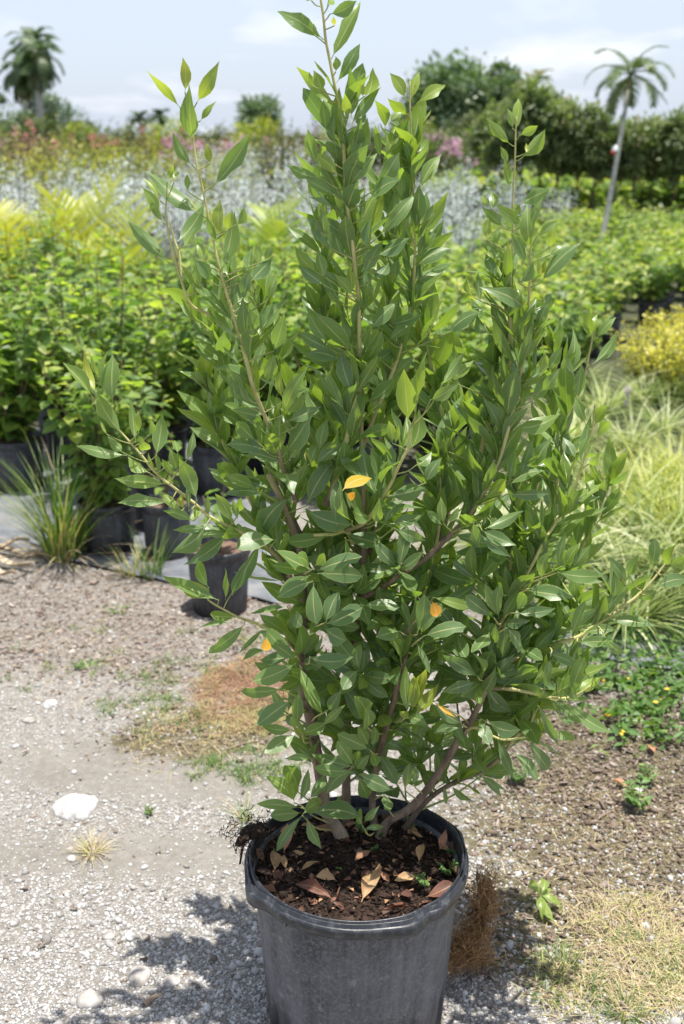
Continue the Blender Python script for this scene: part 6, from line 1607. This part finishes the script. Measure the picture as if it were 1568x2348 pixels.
# ------------------------------------------------------------------ small things
# fallen leaves on the soil of the big pot: base, tip (view units), width factor, material, words
def soil_pt(zx, zy):
    p = ground_at(zx, zy, SOIL_Z - 0.004)
    return np.array([p.x, p.y, soil_h(np.array(p.x - POT.x), np.array(p.y - POT.y)) + 0.004])
RB = reg(900, 3050, 1.568)
FALL = [
 ((855, 890), (968, 645), 0.40, 'tanleaf', 'broad tan dead leaf standing out at the front middle of the soil', 4, 0.35),
 ((1200, 720), (1060, 745), 0.42, 'tanleaf', 'small tan dead leaf right of the broad one', 5, 0.2),
 ((700, 755), (568, 715), 0.50, 'tanleaf', 'oval tan dead leaf with a green speck left of the broad one', 6, 0.1),
 ((468, 700), (610, 620), 0.28, 'tanleaf', 'slender pointed tan dead leaf on the left part of the soil', 1, 0.2),
 ((310, 675), (300, 555), 0.55, 'tanleaf', 'pale tan dead leaf by the left inside of the rim', 7, 0.3),
 ((385, 670), (372, 580), 0.45, 'tanleaf', 'small tan dead leaf right beside the pale one at the left rim', 8, 0.2),
 ((505, 580), (430, 555), 0.5, 'tanleaf', 'crumpled tan dead leaf behind the slender one', 9, 0.3),
 ((370, 575), (390, 390), 0.42, 'pinkleafdead', 'pinkish brown dead leaf under the low left rosette', 5, 0.5),
 ((680, 865), (440, 765), 0.24, 'redleafdead', 'large red brown dead leaf along the left front rim', 6, 0.15),
 ((700, 860), (720, 775), 0.45, 'redleafdead', 'curled red brown dead leaf near the front rim, left of the broad tan one', 12, 0.3),
 ((545, 760), (540, 690), 0.6, 'redleafdead', 'small red dead leaf between the tan ones on the left', 13, 0.2),
 ((1150, 890), (990, 920), 0.30, 'redleafdead', 'rolled dark red dead leaf against the front rim', 12, 0.2),
 ((1260, 840), (1435, 760), 0.5, 'redleafdead', 'big red brown dead leaf against the right front rim', 7, 0.3),
 ((1345, 545), (1385, 420), 0.42, 'pinkleafdead', 'upright pinkish dead leaf at the right of the soil', 4, 0.6),
 ((1215, 645), (1245, 510), 0.42, 'tanleaf', 'olive tan folded dead leaf right of the soil middle', 10, 0.5),
 ((1250, 465), (1160, 425), 0.34, 'tanleaf', 'tan dead leaf behind the folded one at right', 3, 0.1),
 ((1475, 690), (1380, 590), 0.42, 'redleafdead', 'red brown dead leaf hugging the right inside of the rim', 8, 0.3),
 ((1450, 560), (1420, 490), 0.5, 'redleafdead', 'dark red dead leaf upper right inside the rim', 9, 0.3),
 ((250, 610), (200, 530), 0.55, 'redleafdead', 'dark red dead leaf in the shade at the far left of the soil', 8, 0.2),
 ((1350, 330), (1310, 315), 0.6, 'tanleaf', 'tiny orange tan leaf bit at the back right of the soil', 8, 0.1),
 ((540, 405), (475, 395), 0.45, 'pinkleafdead', 'small brown dead leaf behind the low left rosette', 5, 0.2),
 ((840, 385), (740, 400), 0.3, 'pinkleafdead', 'brown dead leaf at the foot of the trunks', 0, 0.2),
]
for i_, (b_, t_, wf, m_, lab, si, lift) in enumerate(FALL):
    B = soil_pt(*RB(*b_)); T = soil_pt(*RB(*t_))
    tz = RB(*t_); T = np.array(ground_at(tz[0], tz[1], SOIL_Z + 0.004 + 0.03 * lift))
    b2_ = RB(*b_); pxl = math.hypot(tz[0] - b2_[0], tz[1] - b2_[1]) * 2.2 / FZ
    tv, tf, uv = SHAPES[si]
    ax = T - B; L_ = np.linalg.norm(ax); ax /= L_
    N = np.array([0.15 * math.sin(i_ * 2.1), -0.35, 0.9]); N = unit(N - ax * (N @ ax)); X_ = np.cross(ax, N)
    tv2 = tv.copy(); tv2[:, 2] = tv2[:, 2] * 1.6 + 0.16 * np.abs(tv[:, 0]) ** 1.5
    if 'rolled' in lab or 'curled' in lab:
        th = tv[:, 0] * 7.0; tv2[:, 0] = np.sin(th) * 0.16; tv2[:, 2] = (1 - np.cos(th)) * 0.10
    me = np_mesh('dead_leaf', B + tv2[:, :1] * (wf * (0.35 * L_ + 0.65 * pxl)) * X_ + tv2[:, 1:2] * L_ * ax + tv2[:, 2:3] * L_ * N, tf, None, uv)
    tag(obj('dead_leaf', me, M[m_]), lab, 'dead leaf')
# dead leaves on the ground
for i_, (zx, zy, s, m_, lab) in enumerate([(1418, 1808, 0.05, 'pinkleafdead', 'pinkish dead leaf on dark litter right of the shrub'), (1500, 1725, 0.05, 'pinkleafdead', 'orange brown dead leaf on dirt at far right')]):
    c = ground_at(zx, zy); tv, tf, uv = SHAPES[5 + i_]
    me = np_mesh('dead_leaf', np.c_[tv[:, 0] * s * 0.45, (tv[:, 1] - 0.5) * s, tv[:, 2] * s + 0.012 + 0.3 * s * np.abs(tv[:, 0])], tf, None, uv)
    ob = obj('dead_leaf', me, M[m_]); ob.location = (c.x, c.y, gheight(c.x, c.y)); ob.rotation_euler = (0.1, 0.2, 0.8 + i_ * 2.2)
    tag(ob, lab, 'dead leaf')

# seedlings in the pot
def seedling(name, lab, p, stems, leaf, h, seed, mat='weed', cat='weed'):
    r = np.random.default_rng(seed)
    t = thing(name, lab, cat, tuple(p))
    prt, P, A, N, L = [], [], [], [], []
    for k_ in range(stems):
        a = r.uniform(0, 6.28); hh = h * r.uniform(0.6, 1.1)
        path = catmull([(0, 0, 0), (math.cos(a) * hh * .2, math.sin(a) * hh * .2, hh * .6), (math.cos(a) * hh * .5, math.sin(a) * hh * .5, hh)], 6)
        prt.append(tube(path, np.linspace(0.0012, 0.0007, 6), 4))
        for q in range(4):
            for sg in (-1, 1):
                b = path[2 + q if q < 4 else 5]
                d = np.array([math.cos(a + sg * 1.3), math.sin(a + sg * 1.3), 0.25]) + np.array([math.cos(a), math.sin(a), 0]) * 0.4
                P.append(b); A.append(d); N.append(np.array([0, 0, 1]) + r.normal(0, 0.2, 3)); L.append(leaf * r.uniform(0.7, 1.1))
    V, F = merge([(v_, quads_to_tris(f_)) for v_, f_ in prt])
    obj('stems', np_mesh('stems', V, F), M['stem'], t)
    L = np.array(L)
    obj('leaves', scatter('leaves', L4V, L4F, P, A, N, L, L * 0.5, {'tint': np.clip(r.normal(0.45, 0.15, len(L)), 0, 1)}), M[mat], t, 'stuff')
    return t
for i_, (b_, lab, st, lf, h_) in enumerate([((1255, 790), 'compound-leaved green weed at the right front of the pot soil', 3, 0.018, 0.045),
                                   ((1400, 690), 'compound-leaved green weed by the right rim', 3, 0.018, 0.04),
                                   ((925, 595), 'tiny green weed at the middle of the pot soil', 3, 0.012, 0.02),
                                   ((880, 480), 'small round-leaved weed at the foot of the trunk', 3, 0.020, 0.03),
                                   ((965, 500), 'tiny green weed just right of the trunk foot', 2, 0.010, 0.02),
                                   ((1430, 565), 'narrow-leaved green weed at the back right rim', 2, 0.018, 0.03),
                                   ((1165, 420), 'tiny weed at the back of the soil', 2, 0.010, 0.02),
                                   ((720, 690), 'single green speck of weed left of the broad tan leaf', 1, 0.010, 0.008),
                                   ((320, 570), 'tiny green weed on the pale leaf at the left rim', 1, 0.012, 0.012)]):
    p = soil_pt(*RB(*b_)); seedling('soil_weed', lab, p, st, lf * 0.8, h_ * 0.8, 800 + i_)

# black soil and roots spilling over the left rim
rr = np.random.default_rng(31)
t = thing('root_clump', 'clump of black soil and roots spilling over the left rim of the pot', 'roots', tuple(at(580, 1905, 1.88)))
base = np.array(t.location)
b = bmesh.new(); bmesh.ops.create_icosphere(b, subdivisions=4, radius=1.0)
for v in b.verts:
    c = np.array(v.co[:]); s = 0.78 + 0.30 * (fbm(c[0] * 2 + c[2], c[1] * 2 - c[2], 3) - 0.5) * 2 + 0.25 * (vnoise(c[0] * 6 + c[2] * 3, c[1] * 6 + c[2] * 5, 9) - 0.5)
    c = c * s
    v.co = (c[0] * 0.027, c[1] * 0.030, c[2] * 0.015 + c[0] * 0.008)
for f in b.faces: f.smooth = True
me = bpy.data.meshes.new('soil_lump'); b.to_mesh(me); b.free()
ob = obj('soil_lump', me, M['root'], t)
b2 = at(556, 1925, 1.85)
me2 = me.copy(); o2 = obj('soil_lump', me2, M['root'], t); o2.location = tuple(np.array(b2) - base); o2.scale = (0.55, 0.6, 0.8)
prt = []
for k_ in range(260):
    s0 = rr.normal(0, 1, 3) * [0.026, 0.03, 0.012]
    d = unit(rr.normal(0, 1, 3) + np.array([-0.3, -0.3, 0.1])); l_ = rr.uniform(0.004, 0.015)
    prt.append(tube(catmull([s0, s0 + d * l_ * .5 + rr.normal(0, .003, 3), s0 + d * l_ + np.array([0, 0, -0.006])], 5), np.linspace(0.0011, 0.0004, 5), 3))
q = [np.array(at(x, y, 1.845)) - base for x, y in [(560, 1925), (556, 1945), (553, 1962), (550, 1980)]]
prt.append(tube(catmull(q, 10), np.linspace(0.0026, 0.0020, 10), 5))
V, F = merge([(v_, quads_to_tris(f_)) for v_, f_ in prt])
obj('roots', np_mesh('roots', V, F), M['root'], t, 'stuff')

# brown fibre mat leaning on the right of the pot
t = thing('fibre_mat', 'shaggy brown fibre mat hanging off the right side of the pot', 'fibre', tuple(ground_at(1085, 2200)))
base = np.array(t.location)
spine = catmull([np.array(at(1112, 2020, 2.04)), np.array(at(1105, 2080, 2.02)), np.array(at(1090, 2130, 2.0)), np.array(at(1055, 2175, 1.98)), np.array(at(1030, 2200, 1.96))], 20) - base
spine2 = catmull([np.array(at(1040, 2180, 1.97)), np.array(at(1080, 2190, 2.0)), np.array(at(1125, 2195, 2.02))], 10) - base
prt, tn = [], []
for k_ in range(1900):
    if k_ < 1400: i0 = int(rr.integers(0, 19)); c = spine[i0]; dv = unit(spine[i0 + 1] - spine[i0]); wd = 0.020 if i0 > 9 else 0.015
    else: i0 = int(rr.integers(0, 9)); c = spine2[i0]; dv = unit(spine2[i0 + 1] - spine2[i0]); wd = 0.010
    s0 = c + rr.normal(0, 1, 3) * wd * 0.8
    d = unit(dv * rr.choice([-1, 1]) + rr.normal(0, 0.6, 3)); l_ = rr.uniform(0.012, 0.045)
    prt.append(tube(catmull([s0, s0 + d * l_ * .5 + rr.normal(0, .005, 3), s0 + d * l_ + rr.normal(0, .008, 3)], 5), np.linspace(0.0008, 0.0004, 5), 3))
    tn.append(np.full(len(prt[-1][0]), np.clip(rr.normal(0.5, 0.25), 0, 1)))
V, F = merge([(v_, quads_to_tris(f_)) for v_, f_ in prt])
V[:, 2] = np.maximum(V[:, 2], 0.002)
obj('fibres', np_mesh('fibres', V, F, {'tint': np.concatenate(tn)}), M['coir'], t, 'stuff')
# matted core so that the fibres read as one pad
core = tube(spine, 0.009 + 0.003 * np.sin(np.linspace(0, 9, 20)), 10)
obj('core', np_mesh('core', core[0], quads_to_tris(core[1]), {'tint': np.full(len(core[0]), 0.3)}), M['coir'], t)

# wilted cutting lying on the gravel at right
c = ground_at(1238, 2082)
t = thing('wilted_cutting', 'wilted pale green leafy cutting lying on the ground right of the pot', 'cutting', (c.x, c.y, 0.004))
st = np.array(ground_at(1130, 2088)) - np.array(c)
P = catmull([st + np.array([0, 0, .004]), st * 0.5 + np.array([0, 0.004, .02]), np.array([0, 0, .03])], 10)
obj('stalk', tube_mesh('stalk', P, np.linspace(0.0022, 0.0014, 10), 6), M['stem'], t)
for k_, (ex, ey, ez, w_) in enumerate([(-0.02, 0.05, 0.035, .022), (0.015, 0.06, 0.03, .022), (0.045, 0.0, 0.01, .026), (0.05, -0.03, 0.008, .026), (0.02, -0.06, 0.006, .026), (-0.005, -0.055, 0.006, .022), (0.03, 0.04, 0.02, .020)]):
    tv, tf, uv = SHAPES[[4, 12, 5, 13, 6, 12, 3][k_]]
    B = np.array([0, 0, 0.03]); ax = np.array([ex, ey, ez - 0.03]); L_ = np.linalg.norm(ax); ax = ax / L_
    N = unit(np.array([0.1, -0.2, 1.0]) - ax * (np.array([0.1, -0.2, 1.0]) @ ax)); X_ = np.cross(ax, N)
    me = np_mesh('leaf', B + tv[:, :1] * w_ * X_ + tv[:, 1:2] * L_ * ax + tv[:, 2:3] * L_ * N, tf, {'age': np.full(len(tv), 0.58), 'tint': np.full(len(tv), 0.5)}, uv)
    obj('leaf', me, M['leaf'], t)

# tall grass tuft and small tufts
def tuft(lab, zx, zy, seed, n, L, wd, lean, mat, tint, bend, base, straw=0, name='grass_tuft'):
    c = ground_at(zx, zy)
    t = thing(name, lab, 'grass tuft', (c.x, c.y, gheight(c.x, c.y)))
    grass_clump(t, seed, n, L, wd, lean, mat, tint, bend, 'blades', base)
    if straw: grass_clump(t, seed + 1, straw, L * 0.75, wd, (0.3, 1.5), 'straw2', 0.5, bend * 1.2, 'dry_blades', base * 1.2)
    return t
tuft('tall dark green grass tuft with dry straw beside the left pots', 150, 1278, 900, 230, 0.52, 0.0075, (0.02, 0.5), 'grass', 0.5, 0.35, 0.075, 60)
tuft('short yellowish grass tuft in front of the pot left of the shrub', 310, 1318, 903, 60, 0.17, 0.005, (0.1, 0.8), 'grass', 0.75, 0.3, 0.05, 20)
tuft('bluish upright grass shoots in front of the two left pots', 352, 1330, 905, 26, 0.26, 0.007, (0.0, 0.6), 'grass', 0.3, 0.25, 0.03)
tuft('tiny pale grass tuft alone on the left gravel', 210, 1958, 907, 70, 0.075, 0.0022, (0.1, 1.4), 'straw2', 0.75, 0.4, 0.015, 40)
tuft('tiny grass tuft behind the left rim of the pot', 560, 1880, 909, 34, 0.09, 0.003, (0.1, 1.2), 'grass', 0.7, 0.4, 0.015)
tuft('small green grass tuft at the front edge of the bleached grass', 1290, 2225, 911, 50, 0.07, 0.003, (0.2, 1.3), 'grass', 0.65, 0.3, 0.025)
tuft('small green grass tuft in the lower right corner', 1440, 2330, 913, 50, 0.07, 0.003, (0.2, 1.3), 'grass', 0.6, 0.3, 0.025)
tuft('wispy grass tuft in front of the pot hidden by the left low branch', 590, 1480, 915, 50, 0.11, 0.003, (0.2, 1.2), 'grass', 0.85, 0.4, 0.05)
tuft('small green sprig on the path at far left', 275, 1405, 917, 18, 0.06, 0.006, (0.3, 1.3), 'weed', 0.5, 0.3, 0.02)
tuft('small green sprig on the dirt left of the dead grass', 205, 1535, 919, 26, 0.06, 0.006, (0.3, 1.3), 'weed', 0.5, 0.3, 0.03)
for i_, (zx, zy, lab, s) in enumerate([(1460, 1860, 'feathery green weed on the moss at right', 0.06), (1185, 1800, 'small green weed on the gravel behind the pot at right', 0.04), (1480, 1800, 'small green weed behind the feathery one', 0.04), (340, 1870, 'tiny green weed on the dirt left of the pot', 0.02)]):
    c = ground_at(zx, zy)
    seedling('ground_weed', lab, (c.x, c.y, gheight(c.x, c.y)), 9, s * 0.45, s, 930 + i_)

# dry palm frond pieces at the left edge
for i_, (a_, b_, w_, lab) in enumerate([((-20, 1268), (92, 1282), 0.05, 'dry pale palm frond strip at the left edge, uppermost'), ((-20, 1300), (80, 1316), 0.05, 'dry pale palm frond strip at the left edge, middle'), ((-15, 1330), (40, 1342), 0.04, 'short dry palm frond strip at the left edge, lowest'), ((-20, 1285), (70, 1262), 0.03, 'thin dry frond strip crossing the others at the left edge')]):
    p0, p1 = np.array(ground_at(*a_)), np.array(ground_at(*b_))
    ax = p1 - p0; L_ = np.linalg.norm(ax); ax /= L_; X_ = np.array([-ax[1], ax[0], 0])
    s = np.linspace(0, 1, 9); V, F = [], []
    for k_, q in enumerate(s):
        for u in (-1, -0.5, 0, 0.5, 1):
            wq = w_ * (1 - 0.75 * q) * 0.5
            V.append(p0 + ax * L_ * q + X_ * u * wq + np.array([0, 0, 0.018 + 0.010 * i_ + 0.014 * abs(u) + 0.01 * math.sin(q * 7 + i_)]))
        if k_:
            for j_ in range(4): o_ = (k_ - 1) * 5 + j_; F.append([o_, o_ + 1, o_ + 6, o_ + 5])
    tag(obj('dry_frond', np_mesh('dry_frond', np.array(V), np.array(F)), M['deadfrond']), lab, 'dry frond')

# trailing weed with small yellow flowers on the right
rw = np.random.default_rng(71)
for i_, (pts, lab) in enumerate([([(1568, 1480), (1520, 1520), (1470, 1580), (1420, 1620), (1390, 1670)], 'long trailing green weed creeping over dirt at the right edge'),
                                 ([(1500, 1560), (1440, 1570), (1380, 1580), (1330, 1590)], 'trailing green weed runner pointing left toward the shrub'),
                                 ([(1540, 1610), (1490, 1610), (1445, 1650), (1420, 1715)], 'trailing weed runner with a yellow flower at its lower tip'),
                                 ([(1568, 1560), (1540, 1590), (1500, 1640)], 'short trailing weed runner at the right edge')]):
    w = [np.array(ground_at(*p)) + np.array([0, 0, 0.02]) for p in pts]
    t = thing('trailing_weed', lab, 'weed', tuple(w[0] - np.array([0, 0, 0.02])))
    base = np.array(t.location); P = catmull([q - base for q in w], 30)
    P[:, 2] += 0.012 * np.sin(np.linspace(0, 14, 30))
    obj('runner', tube_mesh('runner', P, np.linspace(0.003, 0.0018, 30), 5), M['stem'], t)
    n = 90; k_ = rw.integers(0, 30, n)
    LP = P[k_] + rw.normal(0, 0.012, (n, 3)) * [1, 1, 0.5]
    LP[:, 2] = np.maximum(LP[:, 2], 0.006)
    obj('leaves', scatter('leaves', L4V, L4F, LP, rand_dirs(rw, n, -0.1, 0.7), rand_dirs(rw, n, 0.5, 1), rw.uniform(0.022, 0.045, n), rw.uniform(0.012, 0.024, n), {'tint': rw.uniform(0.2, 0.8, n)}), M['weed'], t, 'stuff')
    for f_ in range(2 + (i_ % 2)):
        c = P[int(rw.integers(10, 30)) if f_ else 29] + np.array([0, 0, 0.012])
        m_ = 16; a = np.linspace(0, 2 * np.pi, m_, endpoint=False)
        A_ = np.stack([np.cos(a), np.sin(a), np.full(m_, 0.3)], 1)
        obj('flower', scatter('flower', S4V, S4F, np.repeat(c[None], m_, 0), A_, np.tile([0, 0, 1.0], (m_, 1)), 0.009, 0.005, {'tint': rw.random(m_)}), M['yellowpetal'], t)
# tangled greenery between the striped grass and the dirt
rg_ = np.random.default_rng(81)
pts = np.vstack([patch_pts(rg_, 520, 1400, 1500, 0.35, 0.30), patch_pts(rg_, 360, 1500, 1420, 0.35, 0.22), clumped(rg_, 420, 1450, 1620, 0.38, 0.30, 40, 0.03)])
n = len(pts)
me = scatter('ground_cover', L4V, L4F, np.c_[pts, rg_.uniform(0.005, 0.06, n)], rand_dirs(rg_, n, -0.1, 0.8), rand_dirs(rg_, n, 0.4, 1), rg_.uniform(0.02, 0.045, n), rg_.uniform(0.010, 0.022, n), {'tint': rg_.uniform(0.0, 0.8, n)})
tag(obj('ground_cover', me, M['weed']), 'tangled green weeds between the striped grass and the dirt at right', 'weeds', kind='stuff')
